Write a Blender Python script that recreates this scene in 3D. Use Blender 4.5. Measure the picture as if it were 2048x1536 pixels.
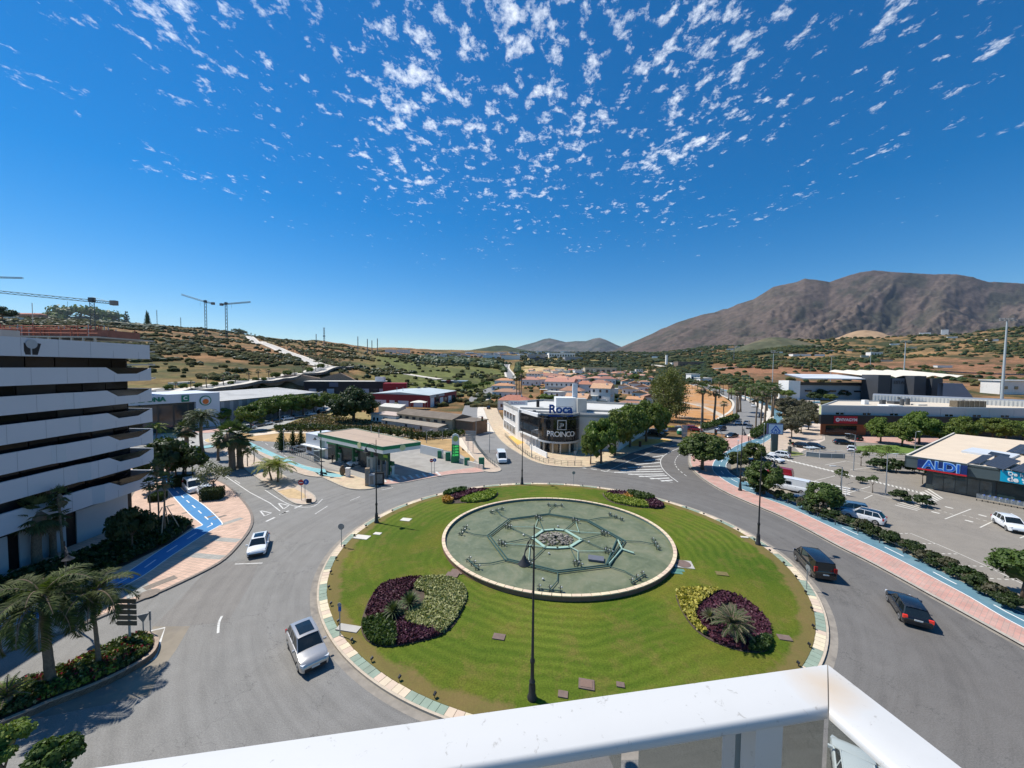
import bpy, bmesh, math, random
import numpy as np
from mathutils import Vector, Matrix
from mathutils.geometry import tessellate_polygon
for o in list(bpy.data.objects): bpy.data.objects.remove(o)
SC = bpy.context.scene
COL = SC.collection
R = math.radians
# ------------------------------------------------------------------ camera, sky, sun
F_PX, PITCH, ROLL, EYE = 760.0, math.atan(34/760), 0.0105, 20.5
cam_d = bpy.data.cameras.new('camera'); cam = bpy.data.objects.new('camera', cam_d); COL.objects.link(cam)
cam_d.sensor_width = 36; cam_d.lens = F_PX/2048*36; cam_d.clip_start = 0.05; cam_d.clip_end = 60000
cam.matrix_world = Matrix.Translation((0,0,EYE)) @ Matrix.Rotation(math.pi/2-PITCH,4,'X') @ Matrix.Rotation(ROLL,4,'Z')
SC.camera = cam
SUN_AZ, SUN_EL = R(114-180), R(57)          # clockwise from +Y
sd = Vector((math.sin(SUN_AZ)*math.cos(SUN_EL), math.cos(SUN_AZ)*math.cos(SUN_EL), math.sin(SUN_EL)))
sun_d = bpy.data.lights.new('sun','SUN'); sun_d.energy = 5.0; sun_d.angle = R(0.53); sun_d.color = (1.0,0.955,0.88)
sun = bpy.data.objects.new('sun', sun_d); COL.objects.link(sun)
sun.rotation_euler = (-sd).to_track_quat('-Z','Y').to_euler(); sun.location = (-60,40,120)
W = bpy.data.worlds.new('World'); SC.world = W; W.use_nodes = True
nt = W.node_tree; nt.nodes.clear()
def N(t, tree=None, **k):
    n = (tree or nt).nodes.new(t)
    for a,b in k.items(): setattr(n,a,b)
    return n
out = N('ShaderNodeOutputWorld'); bg = N('ShaderNodeBackground'); bg.inputs[1].default_value = 0.102
sky = N('ShaderNodeTexSky', sky_type='NISHITA', sun_disc=False, sun_elevation=SUN_EL, sun_rotation=SUN_AZ, altitude=0, air_density=1.0, dust_density=0.0, ozone_density=5.0)
tc = N('ShaderNodeTexCoord')
L = nt.links.new
# high thin cloud flecks: a plane far above the scene, read along the view direction
sep = N('ShaderNodeSeparateXYZ'); L(tc.outputs['Generated'], sep.inputs[0])
mx = N('ShaderNodeMath', operation='MAXIMUM'); L(sep.outputs[2], mx.inputs[0]); mx.inputs[1].default_value = 0.03
dx = N('ShaderNodeMath', operation='DIVIDE'); L(sep.outputs[0], dx.inputs[0]); L(mx.outputs[0], dx.inputs[1])
dy = N('ShaderNodeMath', operation='DIVIDE'); L(sep.outputs[1], dy.inputs[0]); L(mx.outputs[0], dy.inputs[1])
cv = N('ShaderNodeCombineXYZ'); L(dx.outputs[0], cv.inputs[0]); L(dy.outputs[0], cv.inputs[1])
def noise(vec, scale, detail=6, rough=.6, dist=0, tree=None):
    n = N('ShaderNodeTexNoise', tree); n.inputs['Scale'].default_value = scale; n.inputs['Detail'].default_value = detail
    n.inputs['Roughness'].default_value = rough; n.inputs['Distortion'].default_value = dist
    if vec is not None: (tree or nt).links.new(vec, n.inputs['Vector'])
    return n
def ramp(inp, stops, tree=None, interp='LINEAR'):
    r = N('ShaderNodeValToRGB', tree); (tree or nt).links.new(inp, r.inputs[0]); e = r.color_ramp.elements
    r.color_ramp.interpolation = interp
    while len(e) < len(stops): e.new(.5)
    for k,(p,c) in enumerate(stops):
        e[k].position = p; e[k].color = (c,c,c,1) if isinstance(c,(int,float)) else (*c,1)
    return r
def mth(op, a, b, tree=None):
    m = N('ShaderNodeMath', tree, operation=op)
    for i,v in enumerate((a,b)):
        if isinstance(v,(int,float)): m.inputs[i].default_value = v
        else: (tree or nt).links.new(v, m.inputs[i])
    return m.outputs[0]
rotv = N('ShaderNodeVectorRotate', rotation_type='Z_AXIS'); L(cv.outputs[0], rotv.inputs['Vector']); rotv.inputs['Angle'].default_value = R(4)
squ = N('ShaderNodeMapping'); L(rotv.outputs[0], squ.inputs[0]); squ.inputs['Scale'].default_value = (1.55,1.15,1)
puff = noise(squ.outputs[0], 9.5, 8, .67, .15)
band = noise(squ.outputs[0], 1.5, 3, .5, .2)
fine = noise(squ.outputs[0], 26, 5, .7, .4)
# where the flecks lie: a broad sheet overhead that ends some way above the horizon
rad = mth('SQRT', mth('ADD', mth('POWER', mth('SUBTRACT', mth('MULTIPLY', dx.outputs[0], .8), 0.05), 2), mth('POWER', mth('MULTIPLY', mth('SUBTRACT', dy.outputs[0], 1.1), .62), 2)), 0)
cover = mth('MULTIPLY', mth('SUBTRACT', 1.2, rad), .095)
dens = mth('ADD', mth('ADD', puff.outputs[0], mth('MULTIPLY', mth('SUBTRACT', band.outputs[0], .5), .42)), mth('ADD', cover, mth('MULTIPLY', mth('SUBTRACT', fine.outputs[0], .5), .16)))
cl = ramp(dens, [(0.60,0.0),(0.69,.5),(0.80,1.0)])
fade = ramp(sep.outputs[2], [(0.10,0.0),(0.24,1.0)])
cmask = mth('MULTIPLY', mth('MULTIPLY', cl.outputs[0], fade.outputs[0]), .8)
hs = N('ShaderNodeHueSaturation'); L(sky.outputs[0], hs.inputs['Color']); hs.inputs['Saturation'].default_value = 1.42; hs.inputs['Value'].default_value = 1.0
cm = N('ShaderNodeMix', data_type='RGBA'); L(cmask, cm.inputs[0]); L(hs.outputs[0], cm.inputs[6]); cm.inputs[7].default_value = (9.8,10.4,11.2,1)
L(cm.outputs[2], bg.inputs[0]); L(bg.outputs[0], out.inputs[0])
SC.view_settings.view_transform = 'Standard'; SC.view_settings.look = 'None'; SC.view_settings.gamma = 1
SC.view_settings.use_curve_mapping = False; SC.view_settings.exposure = 0.24
SC.render.engine = 'CYCLES'
SC.cycles.max_bounces = 6; SC.cycles.diffuse_bounces = 2; SC.cycles.glossy_bounces = 3; SC.cycles.transmission_bounces = 4
SC.cycles.transparent_max_bounces = 6; SC.cycles.use_denoising = True
# ------------------------------------------------------------------ pixel rays of the photograph -> points of the place
def ray(px, py):
    x = (px-1024)/F_PX; y = -(py-768)/F_PX
    c,s = math.cos(ROLL), math.sin(ROLL)
    x,y = x*c-y*s, x*s+y*c
    return (x, math.cos(PITCH)+y*math.sin(PITCH), -math.sin(PITCH)+y*math.cos(PITCH))
def zat(px, py, Y):
    d = ray(px,py); t = Y/d[1]
    return Vector((d[0]*t, Y, EYE+d[2]*t))
def at(px, py, z=0.0):
    d = ray(px,py); t = (z-EYE)/d[2]
    return Vector((d[0]*t, d[1]*t, z))
RNG = random.Random(7)
NPR = np.random.default_rng(11)
# smooth value noise in numpy
_perm = np.random.default_rng(3).random((256,256))
def vnoise(x, y):
    x = np.asarray(x,float); y = np.asarray(y,float)
    xi = np.floor(x).astype(int); yi = np.floor(y).astype(int); fx = x-xi; fy = y-yi
    fx = fx*fx*(3-2*fx); fy = fy*fy*(3-2*fy)
    g = lambda a,b: _perm[a&255, b&255]
    return (g(xi,yi)*(1-fx)+g(xi+1,yi)*fx)*(1-fy)+(g(xi,yi+1)*(1-fx)+g(xi+1,yi+1)*fx)*fy
def fbm(x, y, o=5, r=.5):
    s = 0; a = 1; t = 0
    for k in range(o):
        s = s+a*vnoise(x*2**k+k*17.3, y*2**k+k*9.1); t += a; a *= r
    return s/t
# ------------------------------------------------------------------ terrain heights
T_RING = [0,110,150,185,205,240,262,270,286,296,350,500,700,1000,1500,2500,3600]
T_COL = {
 -900:[0,0,.3,8,11,15,19,20,22,23,35,62,92,120,130,120,120],
 -300:[0,0,.3,8,11,15,19,20,22,23,35,66,98,122,130,120,120],
 0:[0,0,7.5,10,12,16,20,21,23,24,38,70,104,122,125,125,120],
 150:[0,0,7.5,10,12,16,20,21,23,24,37,64,97,119,125,125,120],
 300:[0,0,7.8,10,12,16,19,20,22,23,34,58,84,121,124,125,120],
 400:[0,0,1,8.6,11,14.5,18,19,20,21,31,51,75,112,126,125,122],
 450:[0,0,0,7,9.8,13,16.5,17,18,19,28,46,68,105,128,125,125],
 520:[0,0,0,0,1,9.5,13,14,15,17,25,41,60,94,125,127,127],
 570:[0,0,0,0,0,.5,11,14,15,17,24,38,56,86,122,129,129],
 620:[0,0,0,0,0,0,0,12,15,16.5,22,34,50,77,117,131,131],
 680:[0,0,0,0,0,0,0,0,2,14,18,31,46,68,105,134,138],
 715:[0,0,0,0,0,0,0,0,1,6,15,29,42,62,98,135,140],
 750:[0,0,0,0,0,1,1,1.5,2,3,12,26,38,56,90,130,140],
 900:[0,0,0,0,.5,1,1,1,1.5,2,9,18,28,43,76,124,160],
 1020:[0,0,0,0,.5,1,1.5,2,2.5,3,5,11,21,37,65,116,150],
 1150:[0,0,0,0,0,.5,1,1,1.5,2,4,9,20,40,70,118,150],
 1300:[0,0,0,0,0,0,0,0,1,1,3,8,17,34,66,120,165],
 1450:[0,0,0,0,0,0,0,0,0,0,3,15,28,52,96,170,230],
 1600:[0,0,0,0,0,0,0,0,0,0,2,14,34,62,139,190,240],
 1750:[0,0,0,0,0,0,0,0,0,0,2,14,36,66,150,205,250],
 1900:[0,0,0,0,0,0,0,0,0,0,2,14,40,80,162,225,260],
 2050:[0,0,0,0,0,0,0,0,0,0,2,14,44,90,196,250,280],
 2350:[0,0,0,0,0,0,0,0,0,0,2,16,50,100,215,270,300],
 2900:[0,0,0,0,0,0,0,0,0,0,2,16,50,100,215,270,300]}
_tc = sorted(T_COL); _tu = np.array([(c-1024)/F_PX for c in _tc]); _tz = np.array([T_COL[c] for c in _tc],float); _tr = np.array(T_RING,float)
def hgt(x, y):
    x = np.asarray(x,float); y = np.asarray(y,float)
    Y = np.maximum(y,1.0); u = np.clip(x/Y, _tu[0], _tu[-1]); Yc = np.clip(Y, 0, _tr[-1]-1e-6)
    i = np.clip(np.searchsorted(_tu,u)-1,0,len(_tu)-2); j = np.clip(np.searchsorted(_tr,Yc,side='right')-1,0,len(_tr)-2)
    a = (u-_tu[i])/(_tu[i+1]-_tu[i]); b = (Yc-_tr[j])/(_tr[j+1]-_tr[j])
    a = a*a*(3-2*a)
    z = (_tz[i,j]*(1-a)+_tz[i+1,j]*a)*(1-b)+(_tz[i,j+1]*(1-a)+_tz[i+1,j+1]*a)*b
    w = np.clip((Y-320)/500,0,1)
    z = z+w*(fbm(x/140,y/140,4)-.5)*np.clip(Y/60,0,22)
    return z
def H(x, y): return float(hgt(x,y))
def G(px, py, lift=0.0):
    """the point of the ground seen at this pixel"""
    d = ray(px,py)
    if d[2] < -1e-4:
        p = at(px,py)
        if p.y < 108: return Vector((p.x,p.y,lift))
    t = np.arange(60,3500,1.0)/d[1]
    zz = hgt(d[0]*t, d[1]*t); rz = EYE+d[2]*t
    k = np.nonzero(rz <= zz)[0]
    tt = t[k[0]] if len(k) else t[-1]
    return Vector((d[0]*tt, d[1]*tt, H(d[0]*tt,d[1]*tt)+lift))
def up_m(px, py, top, base=None):
    """height in metres of something standing at pixel (px,py) whose top shows at row top"""
    p = base or G(px,py)
    return zat(px, top, p.y).z-p.z
# ------------------------------------------------------------------ materials
MATS = {}
def newmat(name):
    m = bpy.data.materials.new(name); m.use_nodes = True; t = m.node_tree
    b = t.nodes['Principled BSDF']; return m, t, b
def mixc(t, fac, a, b, mode='MIX'):
    x = N('ShaderNodeMix', t, data_type='RGBA', blend_type=mode)
    for s,v in ((0,fac),(6,a),(7,b)):
        if isinstance(v,(int,float)): x.inputs[s].default_value = v
        elif isinstance(v,tuple): x.inputs[s].default_value = (*v,1) if len(v)==3 else v
        else: t.links.new(v, x.inputs[s])
    return x.outputs[2]
def scl(c, k): return tuple(min(1,v*k) for v in c)
def mat(name, col, rough=.8, var=.12, scale=2.0, bump=0.0, bscale=None, metal=0.0, spec=.35, objvar=0.0, coat=0.0, dirt=None, trans=0.0, emit=None):
    if name in MATS: return MATS[name]
    m,t,b = newmat(name); lk = t.links.new
    geo = N('ShaderNodeNewGeometry', t)
    n = noise(geo.outputs['Position'], scale, 5, .6, 0, t)
    r = ramp(n.outputs[0], [(.3,scl(col,1-var)),(.7,scl(col,1+var))], t)
    c = r.outputs[0]
    if dirt:
        n2 = noise(geo.outputs['Position'], scale*.23, 4, .65, .5, t)
        r2 = ramp(n2.outputs[0], [(.5,0.0),(.68,dirt[1])], t)
        c = mixc(t, r2.outputs[0], c, dirt[0])
    if objvar:
        oi = N('ShaderNodeObjectInfo', t)
        v = mth('ADD', mth('MULTIPLY', oi.outputs['Random'], 2*objvar, t), 1-objvar, t)
        h = N('ShaderNodeHueSaturation', t); lk(c,h.inputs['Color']); lk(v,h.inputs['Value'])
        lk(mth('ADD', mth('MULTIPLY', oi.outputs['Random'], .04, t), .48, t), h.inputs['Hue']); c = h.outputs[0]
    lk(c, b.inputs['Base Color'])
    b.inputs['Roughness'].default_value = rough; b.inputs['Metallic'].default_value = metal
    b.inputs['Specular IOR Level'].default_value = spec
    if coat: b.inputs['Coat Weight'].default_value = coat; b.inputs['Coat Roughness'].default_value = .06
    if bump:
        nb = noise(geo.outputs['Position'], bscale or scale*3, 4, .6, 0, t)
        bp = N('ShaderNodeBump', t); bp.inputs['Strength'].default_value = bump; bp.inputs['Distance'].default_value = .05
        lk(nb.outputs[0], bp.inputs['Height']); lk(bp.outputs[0], b.inputs['Normal'])
    if trans:
        tr = N('ShaderNodeBsdfTranslucent', t); lk(mixc(t,1.0,c,(1.0,1.0,.45),'MULTIPLY'), tr.inputs[0])
        ms = N('ShaderNodeMixShader', t); ms.inputs[0].default_value = trans
        o = t.nodes['Material Output']; lk(b.outputs[0],ms.inputs[1]); lk(tr.outputs[0],ms.inputs[2]); lk(ms.outputs[0],o.inputs[0])
    if emit:
        b.inputs['Emission Color'].default_value = (*emit[0],1); b.inputs['Emission Strength'].default_value = emit[1]
    MATS[name] = m; return m
def leafmat(name, c1, c2, trans=.25, objvar=.12, rough=.55, scale=1.3):
    if name in MATS: return MATS[name]
    m,t,b = newmat(name); lk = t.links.new
    geo = N('ShaderNodeNewGeometry', t); n = noise(geo.outputs['Position'], scale, 3, .6, 0, t)
    oi = N('ShaderNodeObjectInfo', t); rp = geo.outputs['Random Per Island']
    f = mth('ADD', mth('MULTIPLY', n.outputs[0], .7, t), mth('MULTIPLY', rp, .5, t), t)
    r = ramp(f, [(.3,c1),(.85,c2)], t)
    h = N('ShaderNodeHueSaturation', t); lk(r.outputs[0],h.inputs['Color'])
    lk(mth('ADD', mth('MULTIPLY', oi.outputs['Random'], 2*objvar, t), 1-objvar, t), h.inputs['Value'])
    lk(mth('ADD', mth('MULTIPLY', oi.outputs['Random'], .03, t), .485, t), h.inputs['Hue'])
    lk(h.outputs[0], b.inputs['Base Color']); b.inputs['Roughness'].default_value = rough; b.inputs['Specular IOR Level'].default_value = .3
    tr = N('ShaderNodeBsdfTranslucent', t); lk(mixc(t,1.0,h.outputs[0],(1.3,1.5,.5),'MULTIPLY'), tr.inputs[0])
    ms = N('ShaderNodeMixShader', t); ms.inputs[0].default_value = trans
    o = t.nodes['Material Output']; lk(b.outputs[0],ms.inputs[1]); lk(tr.outputs[0],ms.inputs[2]); lk(ms.outputs[0],o.inputs[0])
    MATS[name] = m; return m
# asphalt with wheel tracks that run round the roundabout
ISL = (5.22,42.87,24.74,23.34); FTN = (5.39,44.29,13.32,12.39)
def polar(t, scale_r, scale_a):
    geo = N('ShaderNodeNewGeometry', t); s = N('ShaderNodeSeparateXYZ', t); t.links.new(geo.outputs['Position'], s.inputs[0])
    x = mth('SUBTRACT', s.outputs[0], ISL[0], t); y = mth('MULTIPLY', mth('SUBTRACT', s.outputs[1], ISL[1], t), ISL[2]/ISL[3], t)
    r = mth('SQRT', mth('ADD', mth('MULTIPLY',x,x,t), mth('MULTIPLY',y,y,t), t), 0, t); a = mth('ARCTAN2', y, x, t)
    c = N('ShaderNodeCombineXYZ', t); t.links.new(mth('MULTIPLY',r,scale_r,t), c.inputs[0]); t.links.new(mth('MULTIPLY',a,scale_a,t), c.inputs[1])
    return geo, r, c.outputs[0]
def asphalt(name, col, warm, ring=True):
    m,t,b = newmat(name); lk = t.links.new
    geo, r, pc = polar(t, 1.0, 2.0)
    streak = noise(pc, 1.3, 4, .6, .3, t)
    big = noise(geo.outputs['Position'], .07, 5, .6, .4, t)
    mid = noise(geo.outputs['Position'], .6, 5, .65, .3, t)
    grain = noise(geo.outputs['Position'], 14, 3, .7, 0, t)
    c = ramp(big.outputs[0], [(.35,scl(col,.9)),(.65,warm)], t).outputs[0]
    if ring:
        c = mixc(t, ramp(streak.outputs[0],[(.42,0),(.7,.7)],t).outputs[0], c, scl(col,1.5))
        c = mixc(t, ramp(streak.outputs[0],[(.3,.6),(.47,0)],t).outputs[0], c, scl(col,.6))
    c = mixc(t, .35, c, ramp(mid.outputs[0],[(.3,scl(col,.6)),(.7,scl(col,1.4))],t).outputs[0])
    c = mixc(t, .38, c, ramp(grain.outputs[0],[(.3,scl(col,.35)),(.7,scl(col,1.8))],t).outputs[0])
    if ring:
        sx=N('ShaderNodeSeparateXYZ',t); lk(geo.outputs['Position'],sx.inputs[0]); sheen_tint=mth('ADD',mth('MULTIPLY',sx.outputs[0],.012,t),mth('MULTIPLY',big.outputs[0],.8,t),t)  # view-dependent sheen painted into the albedo: lighter to the left, darker to the right
        c=mixc(t,1.0,c,ramp(sheen_tint,[(.1,(1.22,1.22,1.19)),(.85,(.80,.775,.755))],t).outputs[0],'MULTIPLY')
    # fine cracks and tar lines
    vo = N('ShaderNodeTexVoronoi', t, feature='DISTANCE_TO_EDGE'); vo.inputs['Scale'].default_value = .085
    dist = noise(geo.outputs['Position'], .8, 4, .6, 0, t)
    vm = N('ShaderNodeVectorMath', t, operation='ADD'); lk(geo.outputs['Position'],vm.inputs[0])
    ds = N('ShaderNodeVectorMath', t, operation='SCALE'); lk(dist.outputs['Color'],ds.inputs[0]); ds.inputs['Scale'].default_value = 4; lk(ds.outputs[0],vm.inputs[1]); lk(vm.outputs[0],vo.inputs['Vector'])
    c = mixc(t, ramp(vo.outputs['Distance'],[(.0,.55),(.004,0)],t).outputs[0], c, scl(col,.35))
    lk(c, b.inputs['Base Color']); b.inputs['Roughness'].default_value = .78; b.inputs['Specular IOR Level'].default_value = .35
    bp = N('ShaderNodeBump', t); bp.inputs['Strength'].default_value = .35; bp.inputs['Distance'].default_value = .02
    lk(grain.outputs[0], bp.inputs['Height']); lk(bp.outputs[0], b.inputs['Normal'])
    MATS[name] = m; return m
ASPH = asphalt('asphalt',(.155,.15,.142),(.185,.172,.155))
ASPH2 = asphalt('asphalt_parking',(.235,.21,.175),(.255,.225,.185),False)
ASPHD = asphalt('asphalt_patch',(.15,.14,.13),(.16,.15,.135))
def tile_mat(name, c1, c2, joint, sx, sy, rot=0, mortar=.02, off=0.0):
    m,t,b = newmat(name); lk = t.links.new
    geo = N('ShaderNodeNewGeometry', t); vr = N('ShaderNodeVectorRotate', t, rotation_type='Z_AXIS'); lk(geo.outputs['Position'],vr.inputs['Vector']); vr.inputs['Angle'].default_value = rot
    br = N('ShaderNodeTexBrick', t); lk(vr.outputs[0],br.inputs['Vector']); br.inputs['Scale'].default_value = 1; br.offset = off
    br.inputs['Brick Width'].default_value = sx; br.inputs['Row Height'].default_value = sy; br.inputs['Mortar Size'].default_value = mortar
    br.inputs['Color1'].default_value = (*c1,1); br.inputs['Color2'].default_value = (*c2,1); br.inputs['Mortar'].default_value = (*joint,1)
    n = noise(geo.outputs['Position'], .7, 5, .65, .3, t)
    c = mixc(t, 1.0, br.outputs[0], ramp(n.outputs[0],[(.3,.78),(.7,1.08)],t).outputs[0], 'MULTIPLY')
    lk(c,b.inputs['Base Color']); b.inputs['Roughness'].default_value = .8
    MATS[name] = m; return m
PEACH = tile_mat('pavement_peach',(.62,.42,.31),(.56,.38,.28),(.30,.24,.2),.8,.4,R(14),.02)
PINK = tile_mat('pavement_pink',(.56,.30,.24),(.50,.33,.27),(.36,.27,.23),.6,.3,R(-33),.015)
SAND = tile_mat('pavement_sand',(.55,.44,.32),(.50,.38,.29),(.35,.3,.25),.6,.4,R(20),.015)
CREAMP = tile_mat('pavement_cream',(.58,.47,.30),(.55,.40,.27),(.4,.34,.26),1.0,.5,R(5),.012)
GREYT = tile_mat('pavement_grey',(.36,.35,.31),(.31,.31,.28),(.22,.21,.19),.4,.4,R(14),.02)
KERB = mat('kerb_stone',(.40,.36,.30),.85,.15,3,dirt=((.2,.18,.15),.5))
KERBD = mat('kerb_dark',(.20,.17,.145),.85,.2,3)
WHITEP = mat('road_paint',(.62,.61,.57),.7,.12,9,dirt=((.28,.27,.25),.75))
WHITEP2 = mat('lane_paint',(.75,.75,.72),.6,.06,9)
BLUE = mat('cycle_blue',(.045,.20,.42),.75,.07,1.2,dirt=((.07,.25,.47),.5))
BLUE2 = mat('cycle_blue_worn',(.105,.21,.26),.78,.12,1.5,dirt=((.18,.27,.30),.6))
CYAN = mat('cycle_cyan_worn',(.20,.42,.44),.78,.15,1.5,dirt=((.4,.45,.42),.5))
CONC = mat('concrete',(.42,.40,.36),.85,.1,.8,dirt=((.28,.26,.23),.6))
CONCL = mat('concrete_light',(.60,.57,.50),.85,.08,.8,dirt=((.45,.42,.36),.5))
WHITE = mat('white_paint',(.78,.78,.76),.5,.03,1,dirt=((.6,.58,.53),.3))
WHITEG = mat('white_panel',(.60,.63,.68),.45,.02,1)
GREY = mat('grey_metal',(.33,.35,.36),.45,.05,2,metal=.3)
GREYD = mat('dark_grey',(.075,.08,.085),.5,.06,1)
BLACK = mat('black_paint',(.018,.018,.02),.4,.05,2)
GLASSD = mat('dark_glass',(.009,.012,.015),.1,.2,.4,spec=.4)
GLASSB = mat('window_glass',(.03,.045,.06),.08,.3,.3,spec=.6)
TERRA = mat('terracotta',(.44,.20,.12),.85,.22,1.2,objvar=.15,dirt=((.30,.15,.09),.5))
RENDER = mat('white_render',(.78,.75,.69),.8,.04,.6,objvar=.05,dirt=((.55,.5,.44),.35))
RED = mat('red_cladding',(.22,.025,.03),.6,.08,.8)
GREENBP = mat('green_band',(.01,.22,.09),.4,.04,1)
BARK = mat('bark',(.14,.105,.075),.9,.25,6,bump=.6)
PALMB = mat('palm_bark',(.20,.15,.105),.9,.3,7,bump=.8)
DRY = mat('dry_grass',(.42,.27,.12),.95,.25,.35,dirt=((.28,.20,.09),.8))
# ------------------------------------------------------------------ mesh helpers
class MB:
    def __init__(s): s.v=[]; s.f=[]; s.m=[]
    def add(s, vs, fs, m=0):
        o=len(s.v); s.v.extend([tuple(p) for p in vs]); s.f.extend([tuple(i+o for i in f) for f in fs]); s.m.extend([m]*len(fs))
    def box(s, c, d, rz=0, m=0, taper=1.0, M=None):
        x,y,z=d[0]/2,d[1]/2,d[2]/2; vs=[]
        for k,(a,b,e) in enumerate([(-1,-1,-1),(1,-1,-1),(1,1,-1),(-1,1,-1),(-1,-1,1),(1,-1,1),(1,1,1),(-1,1,1)]):
            q=taper if e>0 else 1
            X,Y=a*x*q,b*y*q; vs.append((c[0]+X*math.cos(rz)-Y*math.sin(rz), c[1]+X*math.sin(rz)+Y*math.cos(rz), c[2]+e*z))
        s.add(vs,[(0,3,2,1),(4,5,6,7),(0,1,5,4),(1,2,6,5),(2,3,7,6),(3,0,4,7)],m)
    def prism(s, P, z0, z1, m=0, mtop=None, bottom=False):
        P=[(p[0],p[1]) for p in P]
        if sum(P[i][0]*P[(i+1)%len(P)][1]-P[(i+1)%len(P)][0]*P[i][1] for i in range(len(P)))<0: P=P[::-1]
        n=len(P); tri=tessellate_polygon([[Vector((x,y,0)) for x,y in P]])
        f0=(lambda p:z0) if not callable(z0) else z0; f1=(lambda p:z1) if not callable(z1) else z1
        vs=[(x,y,f0((x,y))) for x,y in P]+[(x,y,f1((x,y))) for x,y in P]
        s.add(vs,[(i,(i+1)%n,n+(i+1)%n,n+i) for i in range(n)],m)
        def ori(t):
            a,b,c=[P[i] for i in t]; return t if (b[0]-a[0])*(c[1]-a[1])-(b[1]-a[1])*(c[0]-a[0])>0 else t[::-1]
        s.add([(x,y,f1((x,y))) for x,y in P],[tuple(ori(t)) for t in tri],m if mtop is None else mtop)
        if bottom: s.add([(x,y,f0((x,y))) for x,y in P],[tuple(ori(t))[::-1] for t in tri],m)
    def tube(s, pts, r, n=8, m=0, cap=True):
        pts=[Vector(p) for p in pts]; rs=r if isinstance(r,(list,tuple)) else [r]*len(pts); o=len(s.v)
        for i,p in enumerate(pts):
            d=(pts[min(i+1,len(pts)-1)]-pts[max(i-1,0)]).normalized()
            a=Vector((0,0,1)) if abs(d.z)<.9 else Vector((1,0,0)); u=d.cross(a).normalized(); w=d.cross(u)
            for k in range(n):
                t=2*math.pi*k/n; s.v.append(tuple(p+(u*math.cos(t)+w*math.sin(t))*rs[i]))
        for i in range(len(pts)-1):
            for k in range(n):
                s.f.append((o+i*n+k,o+i*n+(k+1)%n,o+(i+1)*n+(k+1)%n,o+(i+1)*n+k)); s.m.append(m)
        if cap:
            s.f.append(tuple(o+k for k in range(n))[::-1]); s.m.append(m); q=o+(len(pts)-1)*n
            s.f.append(tuple(q+k for k in range(n))); s.m.append(m)
    def lathe(s, c, prof, n=12, m=0):
        o=len(s.v)
        for r,z in prof:
            for k in range(n):
                t=2*math.pi*k/n; s.v.append((c[0]+r*math.cos(t),c[1]+r*math.sin(t),c[2]+z))
        for i in range(len(prof)-1):
            for k in range(n):
                s.f.append((o+i*n+k,o+i*n+(k+1)%n,o+(i+1)*n+(k+1)%n,o+(i+1)*n+k)); s.m.append(m)
        s.f.append(tuple(o+k for k in range(n))[::-1]); s.m.append(m)
        q=o+(len(prof)-1)*n; s.f.append(tuple(q+k for k in range(n))); s.m.append(m)
    def blob(s, c, r, rng, sub=1, jit=.18, m=0, flat=1.0):
        V,Fc=ICO[sub]; rx,ry,rz=r if isinstance(r,(tuple,list)) else (r,r,r)
        s.add([(c[0]+x*rx*(1+rng.uniform(-jit,jit)),c[1]+y*ry*(1+rng.uniform(-jit,jit)),c[2]+z*rz*(1+rng.uniform(-jit,jit))) for x,y,z in V],Fc,m)
    def quad(s,a,b,c,d,m=0): s.add([a,b,c,d],[(0,1,2,3)],m)
def _ico(sub):
    bm=bmesh.new(); bmesh.ops.create_icosphere(bm,subdivisions=sub,radius=1); bm.verts.ensure_lookup_table()
    r=([tuple(v.co) for v in bm.verts],[tuple(v.index for v in f.verts) for f in bm.faces]); bm.free(); return r
ICO={1:_ico(1),2:_ico(2),3:_ico(3)}
def meshdata(name, mb, mats, smooth=False, ang=None):
    me=bpy.data.meshes.new(name); me.from_pydata(mb.v,[],mb.f)
    for m in (mats if isinstance(mats,(list,tuple)) else [mats]): me.materials.append(m)
    if len(me.materials)>1: me.polygons.foreach_set('material_index', mb.m)
    if smooth: me.polygons.foreach_set('use_smooth',[True]*len(me.polygons))
    me.update()
    if smooth and ang: me.set_sharp_from_angle(angle=R(ang))
    return me
def obj(name, mb, mats, parent=None, smooth=False, ang=35, **tags):
    me = mb if isinstance(mb, bpy.types.Mesh) else meshdata(name,mb,mats,smooth,ang)
    o=bpy.data.objects.new(name,me); COL.objects.link(o)
    if parent: o.parent=parent
    for k,v in tags.items():
        if v is not None: o[{'cat':'category'}.get(k,k)]=v
    return o
def thing(name, label, cat, loc=(0,0,0), rz=0, group=None, sc=1.0):
    o=bpy.data.objects.new(name,None); COL.objects.link(o); o.location=loc; o.rotation_euler=(0,0,rz); o.scale=(sc,sc,sc)
    o.empty_display_size=.3; o['label']=label; o['category']=cat
    if group: o['group']=group
    return o
def struct(name, mb, mats, **k): return obj(name,mb,mats,None,kind='structure',**k)
KIDS={}
def kids(o):
    return [c for c in bpy.data.objects if c.parent==o]
def dup(root, loc, rz=0, label=None, group=None, sc=(1,1,1), name=None):
    """copy of a thing with copies of its parts and their sub-parts; mesh data is shared"""
    def cp(o, parent):
        c=o.copy(); COL.objects.link(c)
        if parent: c.parent=parent; c.matrix_parent_inverse=o.matrix_parent_inverse
        for ch in KIDS.setdefault(o.name, kids(o)): cp(ch,c)
        return c
    r=cp(root,None); r.location=loc; r.rotation_euler=(0,0,rz); r.scale=sc if isinstance(sc,(tuple,list)) else (sc,)*3
    if label: r['label']=label
    if group: r['group']=group
    return r
def once(root, loc, rz=0, label=None, group=None, sc=(1,1,1)):
    root.location=loc; root.rotation_euler=(0,0,rz); root.scale=sc if isinstance(sc,(tuple,list)) else (sc,)*3
    if label: root['label']=label
    if group: root['group']=group
    return root
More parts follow.
